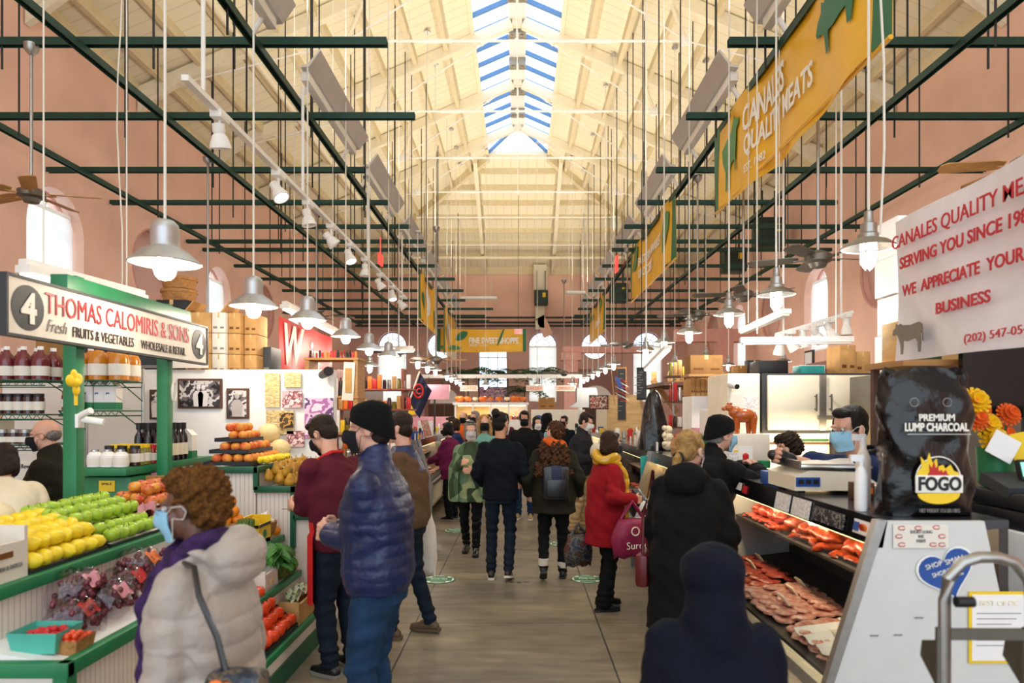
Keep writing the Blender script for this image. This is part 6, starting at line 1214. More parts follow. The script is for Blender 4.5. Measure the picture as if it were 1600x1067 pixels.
# charcoal sack with cow print
bg2 = T('charcoal_bag', 'tall black plastic sack with cream cow figures in front, mid right', 'sack', (1.62, 8.2, CT))
def bagg(u, v):
    a = 2*PI*u; r = (.19*(1-v)**.55+.02)*(1+.08*math.sin(5*a+v*7)); return (1.62+r*math.cos(a)*.95, 8.25+.7*r*math.sin(a), CT+.72*v)
Pt('sack', MB().loft([[bagg(k/32, j/16) for k in range(32)] for j in range(17)]), 'black_plastic', bg2, smooth=80)
for k, (z, mt) in enumerate(((.03, 'squash'), (.128, 'squash'), (.215, 'squash'))): S('cow_figure', MB().ball((1.74, 8.0, CT+z+.03), (.07-.01*k, .05, .06-.006*k), 14, 9).ball((1.69, 7.97, CT+z+.05), (.03, .03, .03)).ball((1.69, 7.965, CT+z+.1-.02*k), (.014, .01, .014)), [mt], 'small cream cow figure stacked by the black sack, %s from below' % ORD[k], 'figurine', smooth=60)
# stall structures behind the right counters
STR('partition_3', MB().bx(2.75, 2.85, 8.6, 11.5, 0, 2.05), 'steel_cream', 'pale partition behind the third right case')
S('cream_cabinet', MB().bx(2.12, 2.6, 8.41, 8.9, 0, 1.95, .01), 'white', 'tall white cabinet right of the black sack', 'cabinet')
o = T('white_fridge', 'narrow white fridge door edge left of the calf figure', 'fridge', (2.15, 7.55, 0)); Pt('cabinet', MB().bx(2.08, 2.3, 7.4, 7.9, 0, 1.78, .01), 'white', o); Pt('handle', MB().bx(2.085, 2.1, 7.38, 7.4, 1.4, 1.6), 'charcoal', o)
o = T('wrap_box', 'green and white printed box on the right counter', 'box', (1.95, 7.3, CT)); Pt('carton', MB().bx(1.78, 2.08, 7.2, 7.32, CT+.08, CT+.2), 'banner_green', o); Pt('lid', MB().bx(1.78, 2.08, 7.2, 7.34, CT, CT+.08), 'cardboard_dark', o); text('WP', (1.88, 7.195, CT+.14), (1, 0, 0), (0, 0, 1), .09, .06, 'dark_text', o, shear=.3)
o = T('easel_picture', 'black framed picture leaning against the tall white cabinet', 'picture', (2.45, 8.3, 1.6)); Pt('frame', MB().box((2.42, 8.36, 1.72), (.2, .02, .3), rot=Matrix.Rotation(.12, 3, 'Y')), 'black', o); Pt('print', MB().box((2.42, 8.345, 1.72), (.15, .01, .24), rot=Matrix.Rotation(.12, 3, 'Y')), 'brown_print', o)
S('paper_stack', MB().bx(2.1, 2.5, 8.15, 8.38, 1.5, 1.56).bx(2.12, 2.48, 8.16, 8.38, 1.44, 1.5), 'pink', 'stack of pinkish paper trays below the leaning picture', 'paper'); STR('shelf_2', MB().bx(2.05, 2.6, 8.1, 8.39, 1.4, 1.44).bx(2.5, 2.56, 8.3, 8.38, 0, 1.4), 'offwhite', 'white shelf below the leaning picture')
for k in range(6): carton(2.12+.06*k, 2.175+.06*k, 8.45, 8.85, 1.952, 2.165-.01*(k % 2), 'flattened brown carton standing on the tall white cabinet, %s from the left' % ORD[k], 'cardboard', 'cartons standing on the white cabinet')
carton(2.0, 2.38, 8.0, 8.3, 2.2, 2.42, 'big plain brown box overhead, right of the menu boards', 'cardboard_dark'); STR('shelf_3', MB().bx(1.98, 3.2, 7.98, 8.4, 2.17, 2.198), 'wood', 'overhead wooden shelf right of the menu boards')
for x in (2.97, 3.15): STR('post_2', MB().bx(x, x+.05, 8.3, 8.36, 0, 2.17), 'wood_dark', 'dark post of the overhead shelf')
S('yellow_sign', MB().bx(2.13, 2.25, 7.5, 7.52, 1.79, 1.93), 'yellow', 'bright yellow card on the narrow white fridge', 'sign'); S('snack_rack', MB().bx(2.13, 2.26, 7.34, 7.4, 1.55, 1.77).use(1).bx(2.14, 2.25, 7.33, 7.34, 1.57, 1.66), ['black', 'yellow'], 'small rack of dark packets below the yellow card', 'rack')
def board(px0, px1, py0, py1, Y, dy, label, frame):
    a, b = P(px0, py1, Y), P(px1, py0, Y); o = T('menu_board', label, 'menu board', ((a.x+b.x)/2, Y, a.z), 'chalk menu boards'); L = b.x-a.x
    c = V(((a.x+b.x)/2, Y, (a.z+b.z)/2)); rt_ = Matrix.Rotation(-.5, 3, 'Z')
    Pt('frame', MB().box(c, (L*1.16, .03, b.z-a.z+.06), rot=rt_), frame, o); Pt('board', MB().box(c+rt_ @ V((0, -.018, 0)), (L*1.06, .01, b.z-a.z), rot=rt_), 'charcoal', o)
    for k in range(9): Pt('chalk_line', MB().box(c+rt_ @ V((-.03*(k % 3), -.025, (b.z-a.z)*(.4-.09*k))), (L*(.5+.1*(k % 3)), .004, .012), rot=rt_), 'grey_text', o)
    Pt('hanger', MB().cyl(c+V((0, 0, (b.z-a.z)/2)), (c.x, c.y, GZ), .006), 'dark_rod', o)
board(966, 978, 576, 656, 13.2, 0, 'wood-framed chalk menu board beside the small flag', 'wood'); board(999, 1008, 578, 622, 11.8, 0, 'narrow far chalk board between two boards', 'black') if 0 else None
board(996, 1009, 577, 622, 11.0, 0, 'grey printed menu board left of the timber braces', 'black')
o = T('flag', 'small American flag hanging by the chalk menu board', 'flag', (1.85, 12.6, 2.1)); fc = P(969, 608, 12.6)
for k in range(7): Pt('stripe', MB().sheet(lambda u, v: fc+V((.2*(u-.5)+.08*v, .02*math.sin(u*8), .24-.06*k-.058*v-.1*u)), 8, 1, .004), ['red', 'white'][k % 2], o, smooth=0)
Pt('canton', MB().sheet(lambda u, v: fc+V((-.1+.1*u+.06*v, -.008, .24-.2*v-.05*u)), 3, 3, .004), 'blue', o); Pt('pole', MB().cyl(fc+V((-.16, 0, .3)), fc+V((-.1, 0, -.3)), .008), 'wood', o); Pt('pole_cord', MB().cyl(fc+V((-.16, 0, .28)), (fc.x-.16, 12.6, GZ), .004), 'white_cord', o)
o = T('timber_stall', 'timber framed stall with diagonal braces and a plywood panel', 'stall', (2.4, 14, 0)); Pt('ply_panel', MB().bx(1.78, 2.5, 13.9, 13.94, 1.32, 2.1).bx(2.2, 2.5, 13.9, 13.94, 0, 1.32), 'ply', o)
for a, b in (((2.45, 12.6, 2.35), (2.9, 12.6, 1.75)), ((2.95, 11.0, 2.3), (3.5, 11.0, 1.6)), ((2.5, 12.7, 0), (2.5, 12.7, 2.5)), ((3.5, 11.1, 0), (3.5, 11.1, 2.5))): Pt('timber', MB().bar(a, b, .07, .09) if a[2] and b[2] else MB().bx(a[0]-.04, a[0]+.04, a[1]-.04, a[1]+.04, 0, 2.5), 'wood', o)
Pt('loft', MB().bx(2.4, 4.6, 11.4, 13.6, 2.2, 2.26), 'wood_dark', o)
for x, y in ((4.4, 11.6), (4.4, 13.4), (2.6, 13.4)): Pt('loft_post', MB().bx(x-.04, x+.04, y-.04, y+.04, 0, 2.2), 'wood', o)
o, a, b = pic(922, 949, 619, 638, 'food_print', 'black framed food photograph on the plywood panel', 'black', Y=13.88)
for k in range(7): x = 2.6+.27*k; carton(x, x+.22, 11.7+.1*(k % 2), 12.0, 2.262, 2.45+.1*(k % 3), 'brown box up on the timber loft, %s from the left' % ORD[k], ['cardboard', 'cardboard_dark', 'charcoal'][k % 3], 'boxes on the loft')
S('white_bucket', MB().lathe([(.1, 0), (.13, .25), (.125, .25)], (2.75, 9.2, 2.05), 16), 'white', 'white bucket on the pale partition', 'bucket') if 0 else None
STR('partition_4', MB().bx(2.3, 2.36, 13.95, 20.5, 0, 2.0), 'steel_cream', 'pale partition behind the far right cases'); S('espresso_hood', MB().poly([(1.5, 20.9, 1.9), (2.75, 20.9, 1.9), (2.45, 20.9, 2.05), (2.35, 20.9, 2.5), (1.75, 20.9, 2.5), (1.75, 20.9, 2.05)], (0, 1, 0), .6).bx(1.8, 1.86, 20.95, 21.0, 0, 1.9).bx(2.4, 2.46, 20.95, 21.0, 0, 1.9), 'brushed', 'steel hood with boxes over the lemonade stall', 'hood')
# ---------------------------------------------------------------- left glass cases and grocery shelves
l1 = case(-1, 10.9, 13.4, 'near left glass case with a pale lit top beyond the tote bag', xf=1.42, xt=1.62, side='brushed', back=2.3); cuts('steak', 'meat_pink', grid(-1.95, -1.5, 11, 13.3, .72, .66, 3, 9), 'pink cut in the near left glass case', 'meat in the near left case'); cuts('steak', 'meat_red', grid(-2.15, -1.78, 11, 13.3, 1.02, 1.0, 2, 8), 'red cut on the upper shelf of the near left case', 'meat on the left upper shelf')
l2 = case(-1, 13.5, 17.5, 'second left glass case behind the magenta sweater', xf=1.42, xt=1.62, side='steel_cream', back=2.3); l3 = case(-1, 17.6, 21.5, 'third left glass case far along the aisle', xf=1.42, xt=1.62, side='steel_cream', back=2.3)
S('pork_poster', MB().box((-1.68, 12.3, CT+.16), (.02, .8, .3), rot=Matrix.Rotation(-.25, 3, 'Y')), 'food_print', 'red meat poster leaning on the near left case', 'poster'); S('hours_sheet', MB().box((-1.85, 13.4, CT+.14), (.3, .02, .28)), 'paper_print', 'white price sheet standing on the left cases', 'sheet')
scat(11, 13.3, 9, CT, -1, 'the near left case', 1.75, 2.2); scat(13.6, 21, 16, CT, -1, 'the far left cases', 1.75, 2.2)
# grocery counter and shelves beyond the partition
STR('partition_5', MB().bx(-3.3, -3.2, 8.1, 16, 0, 2.3), 'wood_dark', 'dark partition behind the grocery shelves')
o = T('grocery_counter', 'pale low counter beyond the produce partition', 'counter', (-1.9, 8.2, 0)); Pt('body', MB().bx(-2.3, -1.62, 7.2, 9.8, 0, 1.12, .01), 'offwhite', o); Pt('top', MB().bx(-2.32, -1.58, 7.18, 9.82, 1.12, 1.16, .005), 'wood', o)
o = T('grocery_shelf', 'red-brown wooden shelves crowded with groceries above the dark beanie', 'shelving', (-2.6, 10.2, 0)); mat('shelf_red', '8E4A34', .6, var=.1)
for x in (-2.75, -1.75): Pt('upright', MB().bx(x-.02, x+.02, 10.2, 10.6, 0, 2.4), 'shelf_red', o)
ZS_ = (1.2, 1.5, 1.8, 2.1)
for z in ZS_: Pt('shelf_board', MB().bx(-2.8, -1.6, 10.15, 10.6, z-.025, z), 'shelf_red', o)
rr = random.Random(3); kinds = [('bottle', 'sauce'), ('jar', 'olive'), ('packet', 'orange'), ('packet', 'white'), ('bottle', 'black'), ('packet', 'red'), ('jar', 'jam'), ('packet', 'yellow'), ('tin', 'steel'), ('packet', 'cardboard')]
cn = {'sauce': 'red', 'olive': 'olive', 'orange': 'orange', 'white': 'white', 'black': 'black', 'red': 'bright red', 'jam': 'dark', 'yellow': 'yellow', 'steel': 'silver', 'cardboard': 'brown'}
def goods(x0, x1, y, z, n, lbl, ha=.12, hb=.22):
    for i in range(n):
        x = x0+(x1-x0)*(i+.5)/n; k, c = kinds[rr.randrange(10)]; h = rr.uniform(ha, hb); r = (x1-x0)/n*.42; m = MB()
        if k == 'packet': m.box((x, y, z+h/2), (r*2, r*1.6, h), bev=.004)
        elif k == 'bottle': m.lathe([(r*.9, 0), (r, .01), (r, h*.6), (r*.35, h*.8), (r*.35, h)], (x, y, z), 10)
        else: m.lathe([(r*.9, 0), (r, .01), (r, h*.7), (r*.8, h*.75), (r*.85, h*.85)], (x, y, z), 10)
        S(k, m, c, '%s %s %s, %s from the left' % (cn[c], k, lbl, ORD[min(i, 23)]), k)
for i, z in enumerate(ZS_): goods(-2.72, -1.63, 10.25, z, 15, 'on the %s grocery shelf' % ['lowest', 'second', 'third', 'top'][i])
o = T('grocery_shelf', 'tall timber shelf with bottles on top right of the white partition', 'shelving', (-2.25, 8.6, 0)); 
for x in (-2.62, -2.02): Pt('upright', MB().bx(x-.025, x+.025, 8.4, 8.8, 1.0 if x < -2.3 else 1.17, 2.42), 'wood', o)
for z in (1.5, 1.95, 2.42): Pt('shelf_board', MB().bx(-2.65, -1.98, 8.38, 8.82, z-.025, z), 'wood', o)
Pt('leg', MB().bx(-2.65, -2.6, 8.4, 8.8, 0, 1.0), 'wood', o)
goods(-2.62, -2.02, 8.5, 2.42, 16, 'on top of the tall timber shelf', .07, .12); goods(-2.6, -2.2, 8.5, 1.95, 7, 'in the middle of the tall timber shelf', .08, .3); goods(-2.6, -2.05, 8.5, 1.5, 9, 'low in the tall timber shelf', .1, .3); goods(-2.25, -1.65, 8.6, 1.161, 9, 'in the middle of the low counter', .1, .32); goods(-2.25, -1.65, 9.1, 1.161, 8, 'farther along the low counter', .15, .4); goods(-2.25, -1.65, 7.6, 1.161, 6, 'on the pale low counter'); goods(-2.25, -1.65, 9.4, 1.161, 7, 'at the far end of the low counter')
S('rusty_sign', MB().box((-2.1, 8.385, 2.13), (.14, .02, .47), rot=Matrix.Rotation(.06, 3, 'Y')).use(1).box((-2.1, 8.37, 2.14), (.08, .01, .3)), ['offwhite', 'cardboard'], 'worn white panel with rust stains on the tall timber shelf', 'panel'); S('round_tray', MB().cyl((-1.72, 9.2, 2.0), (-1.7, 9.28, 2.0), .17, seg=24), 'steel', 'round steel tray leaning above the low counter', 'tray') if 0 else None
carton(-2.75, -2.5, 10.25, 10.5, 2.4, 2.62, 'brown box on top of the red-brown shelves, left one', 'cardboard') if 0 else None
o = T('team_flag', 'navy team flag with a red ring emblem on a slanted pole', 'flag', (-2.0, 12.4, 1.3)); fp = P(628, 643, 12.4); ft = P(656, 580, 12.4); Pt('pole', MB().cyl(fp-V((.05, 0, .35)), ft, .018), 'offwhite', o); mat('navy', '1C2444', .6, var=.08)
Pt('cloth', MB().sheet(lambda u, v: fp.lerp(ft, .3+.68*v)+V((.22*u, .05*math.sin(u*7), -.34*u)), 10, 8, .005), 'navy', o, smooth=80); ec = P(654, 611, 12.3); Pt('ring', MB().tube([ec+V((.08*math.cos(t), 0, .12*math.sin(t))) for t in np.arange(0, 6.4, .3)], .02, 6), 'red', o); text('C', ec+V((0, -.02, 0)), (1, 0, 0), (0, 0, 1), .08, .12, 'red', o, off=.03)
S('flag_stand', MB().lathe([(.1, 0), (.1, .03), (.03, .05), (.03, .25)], (fp.x-.05, 12.4, CT), 12), 'black', 'black flag holder on the near left case', 'stand')
STR('column_3', MB().bx(-2.75, -2.35, 13.6, 14.0, 0, 1.9), 'black', 'black pier behind the left cases'); S('yellow_note', MB().bx(-2.15, -1.98, 12.95, 12.96, 1.7, 1.9), 'yellow', 'yellow note hanging beside the flag pole', 'note'); S('pink_board', MB().bx(-2.35, -1.65, 16.0, 16.03, 2.05, 2.4), 'pink', 'pale pink price board over the left cases', 'board'); STR('post_3', MB().bx(-2.02, -1.98, 16.03, 16.07, 0, 2.4).bx(-2.1, -2.06, 12.97, 13.0, 0, 1.95), 'dark_rod', 'thin dark posts behind the left cases')
S('yellow_jacket', MB().box((-1.98, 13.0, 1.75), (.12, .1, .3), bev=.03), 'yellow', 'bright yellow bag hanging behind the left cases', 'bag') if 0 else None
# ---------------------------------------------------------------- far bakery
o = T('bakery_counter', 'white glass-fronted bakery counter with pumpkins on top at the far end', 'counter', (-.98, 23.2, 0)); Pt('body', MB().bx(-2.2, .25, 23, 23.7, 0, 1.5), 'white', o); Pt('top', MB().bx(-2.25, .3, 22.95, 23.75, 2.0, 2.08), 'white', o)
for k in range(5): x = -2.2+.6*k; Pt('post', MB().bx(x, x+.06, 23, 23.08, 1.5, 2.0), 'white', o)
Pt('back_panel', MB().bx(-2.2, .25, 23.6, 23.66, 1.5, 2.0), 'ply', o); Pt('glass', MB().bx(-2.2, .25, 23.02, 23.026, 1.5, 2.0), 'glass', o); Pt('light_tube', MB().cyl((-2.1, 23.2, 1.97), (.2, 23.2, 1.97), .015, seg=6), 'warm_tube', o)
lamp('bakery_lamp', 'AREA', (-1, 23.2, 1.96), 20, (1, .8, .5), 2.2, .05, parent=o)
goods(-2.1, .2, 23.35, 1.501, 16, 'inside the bakery counter'); goods(-2.1, .2, 23.15, 1.501, 14, 'at the front of the bakery counter')
for k in range(9): pile('pumpkin', 'pumpkin' if k % 4 != 2 else 'squash', [(-2.05+.27*k, 23.2+.1*(k % 2), 2.08+.13)], 'pumpkin', '%s pumpkin on the bakery counter, %s from the left' % ('orange' if k % 4 != 2 else 'cream', ORD[k]), 'pumpkin', 'pumpkins on the bakery counter', [1.5, 1.2, .9, 1.4, .8, 1.1, .9, 1.5, 1.0][k]*.85, .05)
m = MB()
for k in range(90): m.ball((-2.22+2.5*k/90+random.uniform(-.02, .02), 22.97, 2.07+random.uniform(-.07, .03)), .018, 6, 5)
S('berry_garland', m, 'red', 'red berry garland along the bakery counter top', 'garland', kind='stuff')
def palm(x, y, z, h, label):
    o = T('potted_palm', label, 'palm', (x, y, z)); Pt('pot', MB().lathe([(.15, 0), (.2, .3), (.19, .3), (.14, .05)], (x, y, z), 16), 'wood_dark', o); Pt('trunk', MB().tube([(x, y, z+.05), (x+.03, y, z+h*.4), (x, y, z+h*.6)], .03, 7), 'stem', o); m = MB()
    for k in range(20):
        a = k*2.4; L = random.uniform(.75, 1.05); d = V((math.cos(a), math.sin(a), 0)); up = random.uniform(.3, 1.1)
        pt = lambda t: V((x, y, z+h*.6))+d*L*t+V((0, 0, up*L*t-.9*L*t*t))
        for q in range(1, 9):
            p = pt(q/9); s_ = d.cross(V((0, 0, 1)))
            for e in (-1, 1): m.poly([p, p+s_*e*.38*math.sin(PI*q/10)+d*.1-V((0, 0, .08)), p+d*.11], (0, 0, 1), .003)
        m.tube([pt(t) for t in (0, .3, .6, 1)], .006, 4)
    Pt('fronds', m, 'leaf', o, kind='stuff', smooth=0)
palm(-2.0, 26.2, 0, 5.4, 'tall dark palm left of the clear window'); palm(-1.7, 28.2, 0, 5.3, 'palm in front of the left edge of the clear window'); palm(-.5, 28.4, 0, 5.5, 'palm in front of the right edge of the clear window'); palm(.75, 26.2, 0, 5.4, 'palm between the clear and the blind windows'); palm(.2, 29.3, 0, 4.4, 'lower palm above the right end of the bakery counter')
o = S('wreath', MB().tube([(.55+.25*math.cos(t), 26.0, 3.95+.25*math.sin(t)) for t in np.arange(0, 6.4, .3)], .06, 8), 'pumpkin', 'round autumn wreath beside the blind arched window', 'wreath') if 0 else None
STR('beam_3', MB().bx(-3.6, 2.2, 24.0, 24.12, 2.95, 3.08).bx(-3.6, -3.5, 24, 24.12, 0, 2.95).bx(2.1, 2.2, 24, 24.12, 0, 2.95), 'white_paint', 'white rail frame over the far food stalls')
for s_, px0, px1, py0, py1 in (('ICE CREAM', 667, 703, 601, 612), ('COFFEE', 719, 746, 602, 611), ('BAKERY', 822, 849, 602, 611), ('LEMONADE', 868, 900, 602, 611)):
    a, b = P(px0, py1, 23.8), P(px1, py0, 23.8); o = T('stall_sign', 'small %s %s sign at the far end' % ('pink' if s_ == 'ICE CREAM' else 'lit cream', s_.lower()), 'sign', ((a.x+b.x)/2, 23.8, a.z), 'far food stall signs'); Pt('panel', MB().bx(a.x, b.x, 23.8, 23.84, a.z, b.z), 'offwhite', o); text(s_, ((a.x+b.x)/2, 23.79, (a.z+b.z)/2), (1, 0, 0), (0, 0, 1), (b.x-a.x)*.86, (b.z-a.z)*.55, 'dark_text' if s_ == 'ICE CREAM' else 'orange', o)
    for x in (a.x+.05, b.x-.05): Pt('hanger', MB().cyl((x, 23.85, b.z), (x, 24.0, 3.0), .008), 'dark_rod', o)
S('ice_cream_cone', MB().lathe([(.02, 0), (.22, .02), (.22, .1), (.16, .28), (.05, .38)], P(693, 601, 23.9), 16), 'white', 'white dome ornament on the ice cream sign', 'ornament') if 0 else None
k_ = T('window_cling', 'pale printed panels across the lower clear window', 'window panel', (-1.22, D+.1, 2.2)); Pt('sheet', MB().bx(-1.86, -.58, D+.1, D+.12, 2.2, 2.9), 'magenta_print', k_)
carton(.65, 1.2, 23.2, 23.7, 1.85, 2.25, 'brown box beside the right end of the bakery counter', 'cardboard_dark'); S('side_counter', MB().bx(.4, 2.2, 23.0, 23.8, 0, 1.84, .01), 'offwhite', 'pale side counter right of the bakery counter', 'counter'); S('side_counter', MB().bx(-4.4, -2.4, 22.5, 23.2, 0, 1.6, .01), 'pink', 'pink side counter below the ice cream sign', 'counter')
# floor stickers
print_mat('sticker_print', ['1F8A62', '1F8A62', 'F2F4F0', '27A06E'], 9, 1)
for k, (px, py) in enumerate(((686, 906), (712, 829), (878, 850), (917, 905), (905, 818))):
    Y = CH*F/(py-VY); x = (px-VX)*Y/F; o = T('floor_sticker', 'round green distancing sticker on the floor, %s' % ['left of the aisle by the tote bag', 'left of the aisle behind the plaid coat', 'right of the aisle behind the black boots', 'right of the aisle before the red coat', 'farthest right by the brown shoes'][k], 'sticker', (x, Y, 0), 'floor stickers')
    c = V((x, Y, .002)); Pt('disc', MB().cyl(c, c+V((0, 0, .003)), .17, seg=40), 'green_paint', o); Pt('band', MB().cyl(c+V((0, 0, .003)), c+V((0, 0, .0045)), .155, seg=40), 'white', o); Pt('bar', MB().box(c+V((0, 0, .005)), (.27, .14, .002)).box(c+V((-.0, .11, .005)), (.16, .045, .002)).box(c+V((0, -.11, .005)), (.16, .045, .002)), 'green_paint', o); text('STAND HERE', c+V((0, 0, .008)), (1, 0, 0), (0, 1, 0), .17, .04, 'white_text', o)
for k, (px, py) in enumerate(((811, 910), (805, 858), (806, 824))): Y = CH*F/(py-VY); S('paw_decal', MB().ball(((px-VX)*Y/F, Y, .0), (.03, .035, .004), 12, 5).ball(((px-VX)*Y/F-.07, Y+.01, 0), (.035, .012, .004), 10, 5).ball(((px-VX)*Y/F+.07, Y+.01, 0), (.035, .012, .004), 10, 5), 'charcoal', 'small dark decal on the aisle centre line, %s from the front' % ORD[k], 'decal')

# crowded shelf and notices on the right
o = T('storage_shelf', 'crowded open storage shelf right of the black sack', 'shelving', (2.45, 9.45, 0))
for x in (2.16, 2.43): Pt('upright', MB().bx(x-.012, x+.012, 9.57, 9.6, 0, 2.4), 'brushed', o)
for z in (1.55, 1.9, 2.25): Pt('shelf_board', MB().bx(2.02, 2.45, 9.3, 9.6, z-.02, z), 'wood_dark', o)
for z, nm in ((1.55, 'lowest'), (1.9, 'middle'), (2.25, 'top')): goods(2.04, 2.42, 9.38, z, 6, 'on the %s board of the storage shelf' % nm, .1, .26)
o = T('wall_notice', 'white framed notice on the right wall beyond the cold box', 'notice', (XR-.02, 17.7, 2.7)); Pt('frame', MB().bx(XR-.05, XR, 17.45, 17.95, 2.65, 3.35), 'charcoal', o); Pt('sheet', MB().bx(XR-.06, XR-.05, 17.5, 17.9, 2.7, 3.3), 'white', o)
for k, (x, y, zb, w_, h_, mt) in enumerate(((1.85, 6.3, CT, .1, .1, 'paper_print'), (1.9, 5.75, CT, .12, .16, 'white'), (1.75, 5.6, CT, .09, .12, 'paper_print'))): S('price_card', MB().box((x, y, zb+h_/2), (w_, .012, h_)), mt, 'small white price card on the chicken case, %s from the far end' % ORD[k], 'sign')
for k in range(6): y = 7.95+.38*k; S('price_tag', MB().box((1.6, y, CT+.05), (.012, .08, .1)), 'white', 'white price tag standing on the third right case, %s from the near end' % ORD[k], 'price tag')
for k in range(7): y = 11.1+.34*k; S('price_tag', MB().box((-1.7, y, CT+.05), (.012, .08, .1)), ['white', 'yellow', 'pink'][k % 3], 'upright price tag on the near left case, %s from the near end' % ORD[k], 'price tag')
# ---------------------------------------------------------------- people
mat('skin_light', 'D9A58C', .5, var=.05, scale=12, sss=.08); mat('skin_tan', 'C08A68', .5, var=.05, scale=12, sss=.08); mat('skin_dark', '6B4636', .45, var=.08, scale=12)
mat('hair_black', '17130F', .45, var=.2, scale=60, bump=.6, bscale=90); mat('hair_brown', '2E1C12', .5, var=.25, scale=60, bump=.6, bscale=90); mat('hair_dark', '2A1E16', .5, var=.2, scale=60, bump=.6, bscale=90); mat('hair_grey', '8F8A84', .55, var=.2, scale=60, bump=.6, bscale=90); mat('hair_salt', '5C544C', .55, col2='8E8880', scale=70, bump=.6, bscale=90); mat('hair_blonde', 'B8935A', .5, col2='8A6438', scale=30, bump=.6, bscale=90); mat('hair_afro', '8A5A24', .8, col2='4A2E16', scale=90, bump=1, bscale=160); mat('hair_curly', '5C3A22', .6, col2='3A2416', scale=50, bump=.8, bscale=70)
mat('puffer', 'A89D93', .5, var=.05, bump=.35, bscale=26, sheen=.2); mat('scarf_purple', '42285A', .8, col2='2E1E3E', scale=22, bump=.4, bscale=60); mat('maroon', '551626', .8, var=.1, bump=.3, bscale=18); mat('apron_red', 'C8121A', .7, var=.06, bump=.25, bscale=9); mat('denim', '1E3A58', .8, var=.25, scale=6, bump=.4, bscale=14); mat('denim_dark', '131E2B', .8, var=.2, scale=6, bump=.4, bscale=14); mat('denim_light', '9AA9BC', .8, var=.15, bump=.4, bscale=14); mat('jacket_blue', '16244E', .42, var=.15, scale=7, bump=.4, bscale=22)
mat('knit_black', '0C0D0F', .9, var=.1, bump=.5, bscale=80); mat('knit_navy', '0B121B', .9, var=.12, bump=.4, bscale=60); mat('mask_black', '1A1A20', .8, var=.05, bump=.2); mat('mask_blue', '8FC1DC', .7, var=.04, bump=.25, bscale=40); mat('mask_white', 'E9E6E2', .7, var=.03, bump=.2); mat('mask_grey', 'C4BFC2', .8, var=.04, bump=.2); print_mat('mask_check', ['F0E6E6', '7A2436'], 60, 1)
mat('khaki', 'B89C70', .85, var=.1, bump=.3, bscale=16); mat('black_cloth', '0C0D0F', .85, var=.12, bump=.3, bscale=22); mat('olive_jacket', '211F14', .8, var=.15, bump=.35, bscale=20); mat('brown_knit', '5E4630', .9, var=.1, bump=.5, bscale=50); mat('red_coat', '8E101C', .85, var=.08, bump=.25, bscale=25); mat('mustard', 'A8741E', .85, col2='74490F', scale=18, bump=.4, bscale=40); mat('charcoal_knit', '28282C', .9, var=.08, bump=.4, bscale=60); mat('magenta_knit', '6E1E48', .9, var=.08, bump=.4, bscale=50); mat('navy_cloth', '1E2A52', .85, var=.1, bump=.3, bscale=30); mat('orange_scarf', 'D9601E', .85, var=.15, bump=.5, bscale=50); mat('teal_top', '6FA39A', .8, var=.1); mat('hoodie_navy', '0D1220', .9, var=.1, bump=.3, bscale=60); mat('cream_jacket', 'E9DBBE', .7, var=.05); mat('navy_work', '1C2C54', .75, var=.1, bump=.25, bscale=20)
mat('shoe_black', '15161A', .35, var=.05); mat('shoe_brown', '5A4630', .6, var=.1); mat('sole_white', 'D9D2C4', .6, var=.05); mat('sole_grey', '8A8580', .6, var=.05); mat('boot_black', '121316', .2, var=.05, coat=.4); mat('canvas', 'D9CFC0', .8, var=.05, bump=.3, bscale=12); mat('canvas_grey', '9A9286', .8, var=.05); mat('bag_wine', '8E1846', .5, var=.08, bump=.3, bscale=10); mat('bag_white', 'EDEAE6', .4, var=.04, bump=.3, bscale=12); mat('leather_black', '1A1B20', .35, var=.08, coat=.2); mat('leather_red', '5E1216', .4, var=.08); mat('glove_black', '1A1B1C', .3, var=.05); print_mat('floral', ['161C2E', '2A3A4A', '6A5A4A', '1E2A24', '5A2A24'], 16, 3); print_mat('plaid_a', ['6E8A68', '4C6248', '98A47A', '3A4A36'], 7, 0, .85, (1, 1, .8), kind='v')
for m_ in MATS.values():
    q_ = m_.node_tree.nodes.get('Principled BSDF') if m_.node_tree else None
    if q_ and q_.inputs['Roughness'].default_value >= .7 or m_.name.startswith('hair_'): q_.inputs['Specular IOR Level'].default_value = .2
TMP = bpy.data.scenes.new('tmp_people')
def solid(mb, vox, smooth=3, post=None):
    me0 = mb.mesh('s', 0) if isinstance(mb, MB) else mb
    o = bpy.data.objects.new('s', me0); TMP.collection.objects.link(o)
    r = o.modifiers.new('r', 'REMESH'); r.mode = 'VOXEL'; r.voxel_size = vox; r.adaptivity = 0
    if smooth: q = o.modifiers.new('q', 'SMOOTH'); q.factor = .5; q.iterations = smooth
    vl = TMP.view_layers[0]; vl.update(); dg = vl.depsgraph
    me = bpy.data.meshes.new_from_object(o.evaluated_get(dg)); bpy.data.objects.remove(o); bpy.data.meshes.remove(me0)
    if post:
        n = len(me.vertices); a = np.empty(n*3); me.vertices.foreach_get('co', a); a = a.reshape(-1, 3); nn = np.empty(n*3); me.vertex_normals.foreach_get('vector', nn); nn = nn.reshape(-1, 3)
        me.vertices.foreach_set('co', post(a, nn).ravel()); me.update()
    me.materials.clear(); me.shade_smooth(); return me
def seg_t(a, p, q):
    p, q = np.array(p), np.array(q); d = q-p; t = np.clip(((a-p) @ d)/(d @ d), 0, 1); return t, np.linalg.norm(a-(p+np.outer(t, d)), axis=1)
BUILD = dict(m=dict(sw=.172, hip=(.165, .115), waist=(.155, .108), chest=(.178, .122), sh=(.17, .095), neck=.056, arm=(.05, .042, .03)), f=dict(sw=.148, hip=(.17, .115), waist=(.132, .098), chest=(.155, .118), sh=(.145, .085), neck=.047, arm=(.043, .036, .026)))
